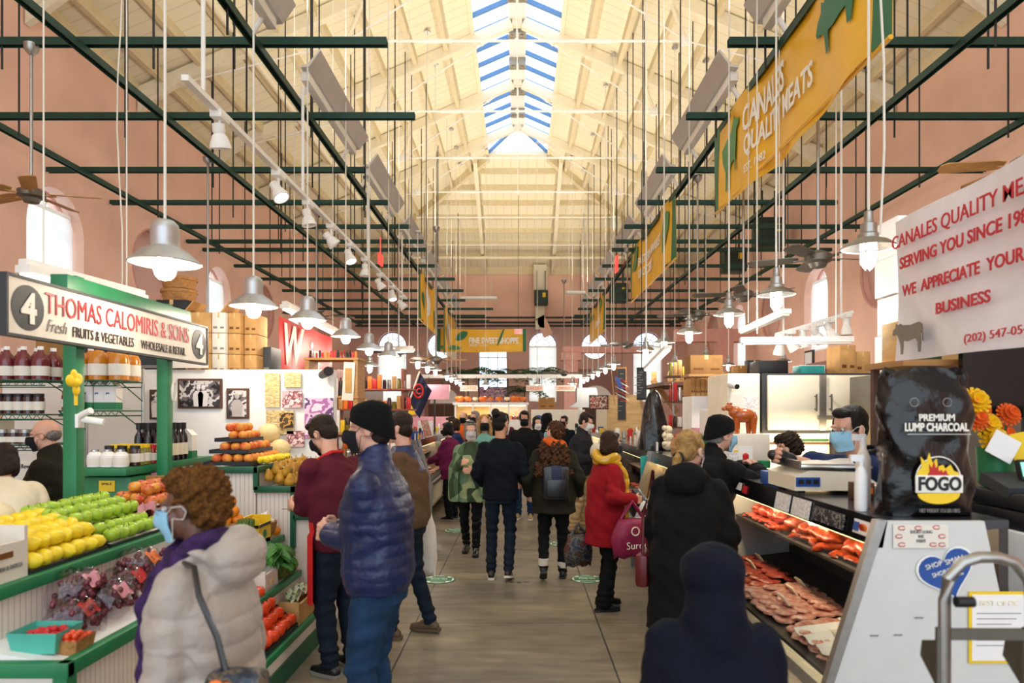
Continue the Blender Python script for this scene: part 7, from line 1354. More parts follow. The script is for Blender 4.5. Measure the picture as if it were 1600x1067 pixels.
def person(label, x, y, yaw, h=1.72, sex='m', fat=0, lean=0, hyaw=0, hpitch=0, la=None, ra=None, lpole=None, rpole=None, feet=None, skin='skin_light', hair=None, top=None, legs=None, shoes=None, mask=None, hat=None, vox=.009, curl=(.5, .5), glove=None, extra=None, glasses=False, hips=None, group=None, eyes=False, z=0):
    s = h/1.75; B = BUILD[sex]; L = R(lean); cl, sl = math.cos(L), math.sin(L); hipx, hipy_, = (hips or (0, 0))
    def tor(v): v = V(v); zz = v.z-.95; return V((v.x+hipx, v.y*cl+zz*sl+hipy_, .95+zz*cl-v.y*sl))
    sw = B['sw']+fat*.5; S_ = {-1: tor((-sw, 0, 1.385)), 1: tor((sw, 0, 1.385))}
    hc = tor((0, .015, 1.5))+V((0, .02*0, .135)); Rh = Matrix.Rotation(R(hyaw), 3, 'Z') @ Matrix.Rotation(-R(hpitch)-L*.35, 3, 'X')
    nb = tor((0, -.01, 1.44)); hc = nb+(Matrix.Rotation(-R(hpitch)*.4-L*.6, 3, 'X') @ V((0, .03, .2)))
    H = lambda v: hc+Rh @ V(v)
    arms = {}
    for sd, tgt, pole in ((-1, la, lpole), (1, ra, rpole)):
        p = S_[sd]; t = V(tgt) if tgt else V((sd*(sw+.07)+hipx, .04+hipy_, .84)); U, Fo = .29, .255; d = t-p; dl = min(d.length, (U+Fo)*.995); t = p+d.normalized()*dl
        a_ = (U*U-Fo*Fo+dl*dl)/(2*dl); hh = math.sqrt(max(U*U-a_*a_, 0)); po = V(pole) if pole else V((sd*.45, -1, -.35)); dn = d.normalized(); po = (po-dn*po.dot(dn)).normalized()
        e = p+dn*a_+po*hh; arms[sd] = (p, e, t)
    legsj = {}; fd = feet or {}
    for sd in (-1, 1):
        fx, fy, fz, ty = fd.get(sd, (sd*.1, 0, 0, sd*6)); hp = V((sd*.085+hipx, hipy_, .9)); an = V((fx, fy, .085+fz)); d = an-hp; dl = min(d.length, .82); an2 = hp+d.normalized()*dl; a_ = dl/2; hh = math.sqrt(max(.412**2-a_*a_, 0)); dn = d.normalized(); po = V((sd*.1, 1, 0)); po = (po-dn*po.dot(dn)).normalized(); legsj[sd] = (hp, hp+dn*a_+po*hh, an2, ty, fz)
    sc = lambda mb: (bmesh.ops.scale(mb.bm, vec=(s, s, s), verts=mb.bm.verts[:]), mb)[1]
    def ring(z, rx, ry, cy=0, n=20, k=.85, bend=True):
        out = []
        for i in range(n):
            a = 2*PI*i/n; ca, sa = math.cos(a), math.sin(a); p = (rx*math.copysign(abs(ca)**k, ca), ry*math.copysign(abs(sa)**k, sa)+cy, z); out.append(tor(p) if bend and z > .95 else V((p[0]+hipx, p[1]+hipy_, p[2])))
        return out
    def torso(mb, hem, e, flare=0, top_=1.47):
        zs = []
        if hem < .9: zs += [(hem, B['hip'][0]+e+flare, B['hip'][1]+e+flare)]+([(hem*.5+.45, B['hip'][0]+e+flare*.6, B['hip'][1]+e+flare*.6)] if hem < .75 else [])
        zs += [(max(hem, .93), B['hip'][0]+e+fat, B['hip'][1]+e+fat), (1.08, B['waist'][0]+e+fat*1.2, B['waist'][1]+e+fat*1.3), (1.25, B['chest'][0]+e+fat*.8, B['chest'][1]+e+fat*.8), (1.37, B['sh'][0]+e+fat*.6, B['sh'][1]+e*.9+fat*.5), (1.42, .135+e*.8+fat*.3, .08+e*.7), (1.455, .09+e*.4, .066+e*.4), (top_, B['neck']+.01+e*.25, B['neck']+.012+e*.25)]
        mb.loft([ring(z_, rx, ry) for z_, rx, ry in zs if z_ >= hem-1e-6])
    # ---- body
    m = MB(); m.ball(H((0, -.012, .032)), (.074, .094, .086), 20, 14, rot=Rh).ball(H((0, .03, -.045)), (.056, .064, .072), 16, 12, rot=Rh).ball(H((0, .066, -.095)), (.026, .022, .02), 10, 8, rot=Rh)
    for q in (-1, 1): m.ball(H((q*.036, .055, -.03)), (.026, .024, .03), 10, 8, rot=Rh).ball(H((q*.077, -.004, -.012)), (.011, .021, .033), 10, 8, rot=Rh).ball(H((q*.032, .082, .022)), (.022, .012, .01), 8, 6, rot=Rh)
    m.cap(H((0, .092, .008)), H((0, .112, -.03)), .009, .0135, 8).ball(H((.013*0, .1, -.036)), (.018, .012, .009), 8, 6, rot=Rh).ball(H((0, .087, -.066)), (.022, .009, .006), 8, 6, rot=Rh).ball(H((0, .085, -.076)), (.019, .009, .006), 8, 6, rot=Rh)
    m.cap(nb-V((0, 0, .06)), H((0, -.015, -.06)), B['neck'], B['neck']*.98, 14); torso(m, .86, -.012)
    ar = B['arm']
    for sd in (-1, 1):
        p, e, t = arms[sd]; m.cap(p, e, ar[0], ar[1]).cap(e, t, ar[1], ar[2])
        d = (t-e).normalized(); ref = V((-sd, 0, .0)) if abs(d.x) < .8 else V((0, 0, -1)); n_ = (ref-d*ref.dot(d)).normalized(); sv = n_.cross(d)*(-1 if sd > 0 else 1)   # thumb side
        cu = curl[0 if sd < 0 else 1]
        for i in range(4):
            off = sv*(.034-.0225*i); b0 = t+d*.085+off*.98; m.cap(t+d*.015+off*.6, b0, .0155, .0125, 8); pp = b0; dd = d.copy(); Lf = (.95, 1.05, 1, .8)[i]
            for j, (ln, r_) in enumerate(((.043, .0102), (.028, .0094), (.022, .0082))):
                ax = n_.cross(dd).normalized(); dd = (Matrix.Rotation(-cu*(.9, 1.15, .7)[j]*(1+.12*i), 3, n_.cross(d)) @ dd) if 0 else (dd*math.cos(cu*(.9, 1.15, .7)[j])+(n_*dd.dot(d)-d*dd.dot(n_)).normalized()*math.sin(cu*(.9, 1.15, .7)[j])); q_ = pp+dd*ln*Lf; m.cap(pp, q_, r_, r_*.92, 8); pp = q_
        tb = t+d*.03+sv*.03; t1 = tb+(sv*.7+d*.7+n_*.25).normalized()*.042; m.cap(tb-sv*.012, t1, .0135, .011, 8).cap(t1, t1+(sv*.15+d*.9+n_*.45*(.5+cu)).normalized()*.032, .0108, .009, 8)
    for sd in (-1, 1):
        hp, kn, an, ty, fz = legsj[sd]; m.cap(hp, kn, .07, .044).cap(kn, an, .042, .03); fr = Matrix.Rotation(-R(ty), 3, 'Z') @ Matrix.Rotation(-min(1.1, fz*7), 3, 'X'); m.cap(an+fr @ V((0, -.03, -.045)), an+fr @ V((0, .12, -.055)), .03, .025, 8)
    me = solid(sc(m), vox*.72, 2); body = mesh_obj('person', me, skin); body.location = (x, y, z); body.rotation_euler = (0, 0, R(yaw)); setp(body, label, 'person', group); WL[body.name] = V()
    def add(nm, mb, mt, v=None, smooth=3, post=None, lab=None, par=None):
        me = solid(sc(mb), v or vox, smooth, post) if v != 0 else sc(mb).mesh(nm, 60)
        o = mesh_obj(nm, me, mt, par or body); WL[o.name] = V()
        if lab: o['label'] = lab
        return o
    # ---- garment top
    if top:
        t = dict(name='jacket', mat='black_cloth', e=.03, hem=.82, flare=.01, sleeve=1.0, cuff=.008, quilt=0, collar=0, hood=0); t.update(top); e = t['e']; m = MB(); torso(m, t['hem'], e, t['flare'], 1.485+t['collar'])
        for sd in (-1, 1):
            p, el, w_ = arms[sd]; m.ball(p, ar[0]+e*.6, 12, 9); sl_ = t['sleeve']
            if sl_ <= .5: m.cap(p, p.lerp(el, sl_*1.8), ar[0]+e+.008, ar[1]+e+.014)
            else: m.cap(p, el, ar[0]+e*.8, ar[1]+e).cap(el, el.lerp(w_, (sl_-.5)*2*.98), ar[1]+e, ar[2]+e*.7+t['cuff'])
        if t['collar']: m.cap(nb+V((0, -.01, .0)), nb+V((0, .005, .045+t['collar'])), B['neck']+.018, B['neck']+.014, 16)
        if t['hood'] == 1: m.ball(nb+Matrix.Rotation(-L, 3, 'X') @ V((0, -.13, .01)), (.14, .095, .11), 16, 10).tube([nb+V((.1*math.cos(a), .1*math.sin(a)-.01, .03-.04*math.sin(a))) for a in np.arange(-.6, 3.8, .3)], .035, 8)
        hs = t.get('hs', 1)
        if t['hood'] == 2: m.ball(H((0, -.03, .03)), (.112*hs, .128*hs, .125), 18, 12, rot=Rh).ball(H((0, -.05, -.06)), (.1*hs, .1, .09), 16, 10, rot=Rh).ball(H((0, -.06, .09)), (.075*hs, .07, .06), 12, 9, rot=Rh).cap(nb-V((0, .02, .04)), nb+V((0, -.02, .1)), .125*hs, .105*hs, 16).ball(nb+V((-.08, -.03, -.03)), (.12, .09, .06)).ball(nb+V((.08, -.03, -.03)), (.12, .09, .06))
        q = t['quilt']
        def post(a, nn):
            a = a/s; amp = np.zeros(len(a)); best = np.full(len(a), 9.)
            wr = .006*(np.sin(a[:, 2]*34+a[:, 0]*11+np.sin(a[:, 1]*17)*1.5)*np.sin(a[:, 0]*21+a[:, 1]*13+a[:, 2]*9))
            if q:
                A = np.abs(np.sin(a[:, 2]*PI/q))**.5
                for sd in (-1, 1):
                    p, el, w_ = arms[sd]; Ln = .29
                    for P0, P1, off in ((p, el, 0), (el, w_, 0)):
                        tt, dd = seg_t(a, P0, P1); mk = (dd < ar[0]+e+.025) & (np.abs(a[:, 0]-hipx) > B['sw']*.78); A = np.where(mk & (dd < best), np.abs(np.sin(tt*PI*round(.27/q)))**.5, A)
                wr = wr*.6+(A-.7)*t.get('qa', .016)
            for sd in (-1, 1):
                p, el, w_ = arms[sd]; tt, dd = seg_t(a, el-V((0, 0, .07)), el+V((0, 0, .07))); wr += np.exp(-(dd/.09)**2)*.006*np.sin(a[:, 2]*70+a[:, 1]*30)
            return (a+nn*wr[:, None])*s
        jk = add(t['name'], m, t['mat'], None, 14, post); jk_t = t
        if t.get('sash'): pass
    # ---- trousers
    if legs:
        t = dict(name='trousers', mat='denim', e=.012, flare=.0, short=0); t.update(legs); e = t['e']; m = MB(); m.loft([ring(.8, B['hip'][0]*.93+fat*.5, B['hip'][1]+fat*.5), ring(.9, B['hip'][0]+.008+fat, B['hip'][1]+.008+fat), ring(1.02, B['waist'][0]+.012+fat, B['waist'][1]+.012+fat)])
        for sd in (-1, 1): hp, kn, an, ty, fz = legsj[sd]; m.cap(hp-V((0, 0, .03)), kn, .082+e+fat*.3, .055+e).cap(kn, an+V((0, 0, .01)), .055+e, .042+e+t['flare'])
        def post2(a, nn):
            a = a/s; wr = .005*np.sin(a[:, 2]*60+a[:, 0]*25+a[:, 1]*18)*np.sin(a[:, 1]*14+a[:, 2]*7)+.006*np.exp(-((a[:, 2]-.14)/.08)**2)*np.sin(a[:, 2]*110)+.005*np.exp(-((a[:, 2]-.5)/.1)**2)*np.sin(a[:, 2]*75+a[:, 1]*20); return (a+nn*wr[:, None])*s
        add(t['name'], m, t['mat'], None, 2, post2)
    if shoes is not None:
        t = dict(name='shoe', mat='shoe_black', sole='sole_grey', boot=0, heel=0); t.update(shoes)
        for sd in (-1, 1):
            hp, kn, an, ty, fz = legsj[sd]; fr = Matrix.Rotation(-R(ty), 3, 'Z') @ Matrix.Rotation(-min(1.1, fz*7), 3, 'X'); A = lambda v: an+fr @ V(v)
            m = MB(); m.cap(A((0, -.045, -.045)), A((0, .06, -.045)), .036, .038, 10).cap(A((0, .06, -.048)), A((0, .145, -.055)), .039, .027, 10).cap(A((0, -.02, -.03)), A((0, 0, .02)), .042, .04, 10).cap(A((0, 0, .0)), A((0, .08, -.04)), .036, .03, 10)
            if t['boot']: m.cap(A((0, 0, 0)), an.lerp(kn, t['boot']), .048, .06, 12)
            sh = add(t['name'], m, t['mat'], .009, 2)
            m = MB(); pr = [(-.085, .03), (-.07, .038), (0, .036), (.07, .043), (.13, .04), (.165, .022), (.172, 0)]; out = [V((wd_, yy, 0)) for yy, wd_ in pr]+[V((-wd_, yy, 0)) for yy, wd_ in pr[::-1]]
            m.poly([A((v.x, v.y, -.083)) for v in out], fr @ V((0, 0, 1)), .022); add('sole', m, t['sole'], 0, par=sh)
    # ---- head wear
    if hair:
        kind, hm = hair; m = MB()
        if kind in ('short', 'bob', 'tail', 'long', 'bun', 'curly', 'salt', 'receding'): m.ball(H((0, -.045, -.035)), (.07, .055, .05), 14, 10, rot=Rh) if hat else m.ball(H((0, -.026, .048 if kind != 'receding' else .03)), (.083, .094 if kind != 'receding' else .088, .084), 20, 14, rot=Rh).ball(H((0, -.05, -.01)), (.076, .062, .075), 16, 12, rot=Rh)
        if kind == 'short' and not hat:
            m.ball(H((0, .05, .092)), (.058, .04, .03), 12, 8, rot=Rh)
            for q in (-1, 1): m.ball(H((q*.068, .02, .025)), (.016, .035, .045), 10, 8, rot=Rh)
        if kind == 'bob':
            for q in (-1, 1): m.ball(H((q*.066, .0, -.03)), (.03, .066, .09), 12, 10, rot=Rh)
            m.ball(H((0, -.05, -.05)), (.085, .055, .085), 14, 10, rot=Rh).ball(H((0, .04, .095)), (.055, .035, .026), 12, 8, rot=Rh)
        if kind == 'tail':
            m.ball(H((0, .045, .095)), (.06, .045, .03), 12, 8, rot=Rh).ball(H((0, -.12, -.04)), (.03, .03, .032), rot=Rh).tube([H((0, -.11, -.04)), H((0, -.15, -.07)), H((.005, -.15, -.13)), H((.01, -.13, -.2)), H((.01, -.12, -.23))], [.022, .034, .042, .032, .01], 10)
            for q in (-1, 1): m.ball(H((q*.07, .01, .02)), (.014, .04, .05), 10, 8, rot=Rh)
        if kind == 'bun': m.ball(H((0, -.1, .11)), .048, 14, 10).ball(H((0, .045, .09)), (.06, .045, .03), 12, 8, rot=Rh)
        if kind == 'long':
            for q in (-1, 1): m.tube([H((q*.045, .04, .1)), H((q*.078, .02, .02)), H((q*.088, .0, -.08)), H((q*.095, .01, -.2)), H((q*.085, .02, -.3))], [.03, .032, .034, .032, .012], 8)
            m.ball(H((0, -.06, -.1)), (.085, .05, .13), 14, 10, rot=Rh)
        if kind == 'curly':
            rr_ = random.Random(5)
            for i in range(120): a = rr_.uniform(-1, 1); v = rr_.random(); m.ball((H((a*.08, -.07, .05-.2*v)) if v < .3 else hc+V((a*(.1+.1*v), -.1-.13*min(1, v*1.4)+.03*abs(a)+rr_.uniform(-.02, .02), .04-.5*v))), rr_.uniform(.026, .04), 8, 6)
        if kind == 'afro': m.ball(H((0, -.04, .058)), (.097, .1, .09), 20, 14, rot=Rh).ball(H((0, -.07, -.005)), (.088, .075, .085), 16, 12, rot=Rh).ball(H((0, .025, .1)), (.075, .055, .045), 14, 9, rot=Rh)
        amp = dict(afro=.012, curly=.012, short=.004, tail=.003, bob=.003, long=.004, bun=.003).get(kind, .004); fr_ = 120 if kind in ('afro', 'curly') else 45
        add('hair', m, hm, max(.0065, vox*.75), 2, lambda a, nn: a+nn*(amp*np.sin(a[:, 0]*fr_+np.sin(a[:, 2]*31)*2)*np.sin(a[:, 2]*fr_*(1 if kind in ('afro', 'curly') else .35)+a[:, 1]*fr_*.8))[:, None])
        if kind == 'tail': add('hair_tie', MB().tube([H((.034*math.cos(t_), -.135, -.06+.034*math.sin(t_))) for t_ in np.arange(0, 6.5, .4)], .009, 6), 'black', 0)
    if hat == 'beanie' or (isinstance(hat, tuple)):
        hm = hat[1] if isinstance(hat, tuple) else 'knit_black'; pr = [(-.012, .087, .106), (.0, .089, .108), (.03, .0895, .108), (.06, .087, .104), (.088, .081, .097), (.112, .066, .08), (.13, .038, .045), (.137, .004, .005)]
        m = MB(); m.loft([[H((rx*math.cos(2*PI*k/32), ry*math.sin(2*PI*k/32)-.012-.012*(zz > .1), zz+.004+.05*math.sin(2*PI*k/32)*(1-max(0, zz)/.14))) for k in range(32)] for zz, rx, ry in pr]); ht = add('beanie', m, hm, 0)
        m = MB(); m.tube([H((.088*math.cos(2*PI*k/28), .107*math.sin(2*PI*k/28)-.012, -.002+.052*math.sin(2*PI*k/28))) for k in range(29)], .006, 6); add('rolled_brim', m, hm, 0, par=ht)
    if mask:
        def mk(u, v):
            a = (u-.5)*2.3; zz = -.012-.095*v; w_ = .068+.004*math.sin(PI*v); d_ = .095+.022*math.sin(PI*min(1, v*1.15+.1))*max(0, math.cos(a)); return H((w_*math.sin(a), .018+d_*math.cos(a)*.98-.012*v*v+.012*max(0, math.cos(a*2.2))*(v < .6), zz+.014*math.cos(a)*(1-2*v)*.9+(.0025*math.sin(v*25))))
        ms = add('face_mask', MB().sheet(mk, 18, 10, .003), mask, 0); m = MB()
        for q in (-1, 1):
            for u_, v_ in ((0 if q < 0 else 1, .08), (0 if q < 0 else 1, .92)): p0 = mk(u_, v_); m.tube([p0, H((q*.08, .03, -.02+.03*(v_ < .5)-.03*(v_ > .5)*.3)), H((q*.086, -.012, .012 if v_ < .5 else -.035)), H((q*.083, -.024, -.01))], .0018, 5)
        add('ear_loop', m, 'white_cord' if 'black' not in mask else 'black', 0, par=ms)
    if eyes:
        for q in (-1, 1): ey = add('eye', MB().ball(H((q*.031, .083, .004)), .0105, 10, 8), 'white', 0); add('iris', MB().ball(H((q*.031, .091, .004)), (.0055, .004, .0055), 8, 6, rot=Rh), 'hair_dark', 0, par=ey)
    if glasses:
        m = MB()
        for q in (-1, 1): m.tube([H((q*.033+.024*math.cos(t_), .103, .004+.019*math.sin(t_))) for t_ in np.arange(0, 6.5, .4)], .0022, 5).cyl(H((q*.056, .1, .008)), H((q*.08, -.005, .012)), .002, seg=5)
        m.cyl(H((-.01, .106, .006)), H((.01, .106, .006)), .002, seg=5); add('glasses', m, 'steel', 0)
    if glove:
        for sd in glove: p, e, t = arms[sd]; d = (t-e).normalized(); m = MB(); m.cap(t-d*.05, t+d*.05, .04, .046, 12).cap(t+d*.05, t+d*.12, .046, .03, 12); add('glove', m, 'glove_black', .008, 2)
    if extra: extra(body, add, H, tor, arms, nb, legsj, s)
    return body, (lambda v: Matrix.Rotation(R(yaw), 3, 'Z') @ (V(v)*s)+V((x, y, z))), arms
def strap_bag(name, label, cat, f):   # a held bag: a thing of its own
    pass
def scarf(mt, drop=((-.07, .13), (.06, .42)), r=.04, name='scarf'):
    def f(body, add, H, tor, arms, nb, lg, s):
        m = MB(); m.tube([nb+V(((.09+r*.2)*math.cos(a), (.095+r*.2)*math.sin(a)-.005, .055+.03*math.sin(a*2)-.02*math.sin(a))) for a in np.arange(0, 6.5, .35)], r*1.1, 8).tube([nb+V(((.085)*math.cos(a), (.1)*math.sin(a), .02+.02*math.cos(a*2)-.03*math.sin(a))) for a in np.arange(0, 6.5, .35)], r*.9, 8)
        for xx, ln in drop: m.tube([nb+V((xx, .1, 0)), tor((xx*1.1, .17, 1.32)), tor((xx*1.2, .185, 1.32-ln*.5)), tor((xx*1.3, .18, 1.32-ln))], [r, r*1.1, r*1.1, r*1.2], 8)
        add(name, m, mt, .009, 3, lambda a, nn: a+nn*(.005*np.sin(a[:, 2]*60+a[:, 0]*50))[:, None])
    return f
# 1 woman in the pale puffer coat, front left
def ex1(body, add, H, tor, arms, nb, lg, s):
    scarf('scarf_purple', ((.05, .5), (-.06, .62)), .036)(body, add, H, tor, arms, nb, lg, s)
    add('earring', MB().ball(H((.085, -.004, -.055)), .007, 8, 6), 'steel', 0)
b, W1, A1 = person('woman in a pale puffer coat, purple scarf and pale blue mask at the front left', -1.0, 2.2, 86, 1.545, 'f', .025, 4, 2, 4, la=(-.2, .12, .8), ra=(.3, -.02, .78), skin='skin_dark', hair=('afro', 'hair_afro'), top=dict(mat='puffer', e=.045, hem=.62, flare=.03, quilt=.09, qa=.011, hood=1), legs=dict(mat='black_cloth'), shoes={}, mask='mask_blue', glasses=True, vox=.008, extra=ex1, eyes=True)
hb = T('shoulder_bag', 'dark flowered shoulder bag with an orange bloom carried by the pale puffer coat', 'bag', W1((-.3, -.24, .86))); c = W1((-.29, -.25, 1.0))
Pt('bag_body', MB().box(c, (.17, .1, .28), bev=.03), 'floral', hb); Pt('strap', MB().tube([W1(p) for p in ((-.3, -.22, 1.14), (-.285, -.18, 1.26), (-.25, -.1, 1.38), (-.19, -.05, 1.46), (-.13, .02, 1.46))], .009, 6), 'leather_black', hb)
for k, (dx, dz, mt) in enumerate(((-.02, .08, 'orange'), (.0, -.02, 'white'), (.06, .03, 'blue'))): q = c+V((dx, -.075, dz)); m = MB(); [m.ball(q+V((.035*math.cos(t), -.0, .035*math.sin(t))), (.026, .012, .026), 8, 6) for t in np.arange(0, 6.2, .9)]; Pt('flower_patch', m, mt, hb)
# 2 vendor in maroon with a red apron
def ex2(body, add, H, tor, arms, nb, lg, s):
    f = lambda u, v: (lambda z_, a_: tor((.215*math.sin(a_), .19*math.cos(a_), z_)) if z_ > .95 else V((.235*math.sin(a_), .2*math.cos(a_)+.008*math.sin(u*17), z_)))(1.28-.78*v, (u-.5)*(2.9 if v > .28 else 1.5))
    ap = add('apron', MB().sheet(f, 14, 16, .005), 'apron_red', 0)
    f2 = lambda u, v: V(((-1 if u < .5 else 1)*(.19+.005), .16-.24*abs(u-.5)*2*v, 1.05-.55*v))
    add('neck_strap', MB().tube([tor((-.1, .13, 1.3)), tor((-.09, .02, 1.46)), tor((-.05, -.07, 1.49)), tor((.05, -.07, 1.49)), tor((.09, .02, 1.46)), tor((.1, .13, 1.3))], .012, 6), 'apron_red', 0, par=ap)
person('man in a maroon T-shirt and red apron trimming produce at the left stand', -1.2, 4.6, 58, 1.74, 'm', .025, 12, 8, 28, la=(-.06, .42, 1.1), ra=(.12, .4, 1.08), hair=('short', 'hair_dark'), top=dict(name='shirt', mat='maroon', e=.022, hem=.84, sleeve=.5), legs=dict(mat='denim_dark', e=.018), shoes=dict(mat='shoe_black', sole='sole_grey'), mask='mask_black', vox=.008, curl=(.8, .8), extra=ex2)
S('paring_knife', MB().bar((-1.53, 4.74, 1.08), (-1.62, 4.66, 1.09), .02, .004).use(1).bar((-1.47, 4.8, 1.09), (-1.53, 4.74, 1.085), .018, .014), ['steel', 'wood'], 'short knife held by the man in the red apron', 'knife')
# 3 man in blue quilted jacket
person('tall man in a blue quilted jacket, black beanie and black mask in the left foreground', -.7, 3.4, 84, 1.78, 'm', .02, 2, 6, 2, la=(-.02, .24, 1.12), ra=(.1, .22, 1.13), rpole=(.6, -1, -.6), top=dict(mat='jacket_blue', e=.032, hem=.86, flare=.0, quilt=.055, qa=.005, collar=.03), legs=dict(mat='denim', e=.022, flare=.005), shoes=dict(mat='shoe_brown'), mask='mask_black', hat='beanie', hair=('short', 'hair_dark'), vox=.008, curl=(.9, .9), skin='skin_light')
# 4 man behind, brown sleeves with tote
b, W4, A4 = person('man in a brown sweater and navy vest behind the blue quilted jacket', -.88, 5.35, 84, 1.74, 'm', .03, 4, 0, 5, ra=(.22, .2, 1.02), rpole=(.5, -1, -.2), feet={-1: (-.1, .1, 0, -4), 1: (.1, -.16, 0, 8)}, hair=('short', 'hair_dark'), top=dict(name='sweater', mat='brown_knit', e=.03, hem=.86), legs=dict(mat='denim_dark'), shoes=dict(mat='shoe_brown', sole='shoe_brown'), extra=lambda body, add, H, tor, arms, nb, lg, s: add('vest', (lambda m: (m.loft([[tor((rx*math.cos(2*PI*k/20), ry*math.sin(2*PI*k/20), z_)) for k in range(20)] for z_, rx, ry in ((.96, .2, .16), (1.1, .2, .162), (1.3, .205, .165), (1.42, .14, .12), (1.5, .08, .085))]), m)[1])(MB()), 'jacket_blue', None))
def tote(W, top_l, top_r, w_, d_, h_, mt, label, name='tote_bag', logo=None, strap=.25, sag=.03):
    """bag hanging from a grip point: top_l/top_r local handles"""
    c = (V(top_l)+V(top_r))/2; o = T(name, label, 'bag', W((c.x, c.y, c.z-strap-h_)))
    m = MB(); rings = []
    for j in range(9):
        v = j/8; ww = w_*(.62+.38*math.sin(PI*min(1, v*.75+.22))) if sag else w_; rings.append([W((c.x+d_*.5*math.sin(2*PI*k/24)*(.35+.65*math.sin(PI*min(1, (1-v)*.8+.2))), c.y+ww*.5*math.cos(2*PI*k/24)+.01*math.sin(k*2+j), c.z-strap-h_*(1-v)-(.02*math.sin(k*1.7) if j == 0 else 0))) for k in range(24)])
    m.loft(rings); Pt('bag_body', m, mt, o, smooth=80)
    for q in (-1, 1): Pt('handle', MB().tube([W((c.x+q*.01, c.y-w_*.28, c.z-strap)), W((c.x+q*.02, c.y-w_*.12, c.z-strap*.4)), W((c.x+q*.015, c.y, c.z)), W((c.x+q*.02, c.y+w_*.12, c.z-strap*.4)), W((c.x+q*.01, c.y+w_*.28, c.z-strap))], .01, 6), mt, o, smooth=80)
    return o, W((c.x, c.y, c.z-strap-h_*.5))
tote(W4, (.3, .02, 1.1), (.3, .02, 1.1), .38, .14, .55, 'canvas', 'long cream canvas tote hanging behind the blue quilted jacket', strap=.14)
# 5 woman in green plaid wrap
def ex5(body, add, H, tor, arms, nb, lg, s):
    f = lambda u, v: (lambda a, r: tor((r[0]*math.sin(a), -r[1]*math.cos(a), 1.47-.1*v-.42*v))if 1 else 0)((u-.5)*5.2, (.1+.24*v**.6, .1+.12*v**.6))
    m = MB()
    def wrap(u, v):
        a = (u-.5)*5.3; z_ = 1.48-.72*v; rx = .085+.2*min(1, v*2.2)**.7+.02*v; ry = .085+.11*min(1, v*2)**.7+.03*v; return tor((rx*math.sin(a), -ry*math.cos(a)+.012*math.sin(a*6)*v, z_+.05*math.sin(a*2)*v)) if z_ > .95 else V((rx*math.sin(a), -ry*math.cos(a)+.015*math.sin(a*6), z_+.05*math.sin(a*2)*v))
    add('wrap', m.sheet(wrap, 40, 18, .008), 'plaid_a', 0); add('sunglasses', MB().tube([H((.066*math.cos(t), .05*math.sin(t)+.02, .125-.01*math.sin(t))) for t in np.arange(0, 3.2, .2)], .008, 6), 'black', 0)
person('woman in a green plaid wrap and grey mask walking toward the camera', -.6, 8.45, 176, 1.63, 'f', .02, 2, 12, 4, la=(-.06, .25, 1.12), ra=(.1, .24, 1.2), feet={-1: (-.08, .12, 0, -4), 1: (.08, -.12, .02, 4)}, hair=('bob', 'hair_salt'), top=dict(name='sweater', mat='plaid_a', e=.04, hem=.7, flare=.04, cuff=.015), legs=dict(name='leggings', mat='black_cloth', e=.01), shoes=dict(name='boot', mat='boot_black', sole='black', boot=.9), mask='mask_grey', extra=ex5, eyes=True)
# 6 man in navy sweater seen from behind
person('man in a navy sweater with a hair bun, seen from behind mid-aisle', -.2, 7.2, -3, 1.74, 'm', .0, 0, -30, 2, la=(-.2, .16, .98), ra=(.22, .18, 1.0), feet={-1: (-.1, -.02, 0, -6), 1: (.09, -.1, .03, 6)}, skin='skin_tan', hair=('bun', 'hair_black'), top=dict(name='sweater', mat='knit_navy', e=.024, hem=.84, sleeve=.93), legs=dict(mat='denim_dark', e=.008, flare=.004), shoes=dict(mat='shoe_black', sole='sole_white'), mask='mask_white')
# 7 woman with long curls and backpack
def ex7(body, add, H, tor, arms, nb, lg, s):
    scarf('orange_scarf', (), .05)(body, add, H, tor, arms, nb, lg, s)
    for sd in (-1, 1): hp, kn, an, ty, fz = lg[sd]; add('boot_cuff', MB().cyl(an+V((0, 0, .03)), an+V((0, 0, .1)), .056, .056, 16), 'canvas', 0)
b, W7, A7 = person('woman with long brown curls and an orange scarf seen from behind', .36, 7.2, -4, 1.64, 'f', .045, 0, 48, 0, la=(-.3, .1, .95), ra=(.28, .12, .95), feet={-1: (-.11, -.18, .07, -4), 1: (.1, .05, 0, 4)}, hair=('curly', 'hair_curly'), top=dict(mat='olive_jacket', e=.04, hem=.74, flare=.045), legs=dict(name='leggings', mat='black_cloth', e=.012), shoes=dict(name='boot', mat='shoe_black', sole='black', boot=.12), mask='mask_blue', extra=ex7)
o = T('backpack', 'small black leather backpack worn by the woman with long curls', 'backpack', W7((.03, -.25, .95))); c = W7((.03, -.245, 1.1)); Pt('pack', MB().box(c, (.28, .11, .36), bev=.045), 'leather_black', o); Pt('pocket', MB().box(c+V((0, -.06, -.05)), (.2, .03, .18), bev=.012), 'leather_black', o); Pt('flap', MB().box(c+V((0, -.062, .1)), (.1, .02, .16), bev=.008), 'navy', o)
for q in (-1, 1): Pt('shoulder_strap', MB().tube([c+V((q*.09, .03, .16)), W7((.03+q*.1, -.03, 1.49)), W7((.03+q*.13, .16, 1.35)), W7((q*.2, .05, 1.1)), c+V((q*.13, .03, -.12))], .014, 6), 'leather_black', o)
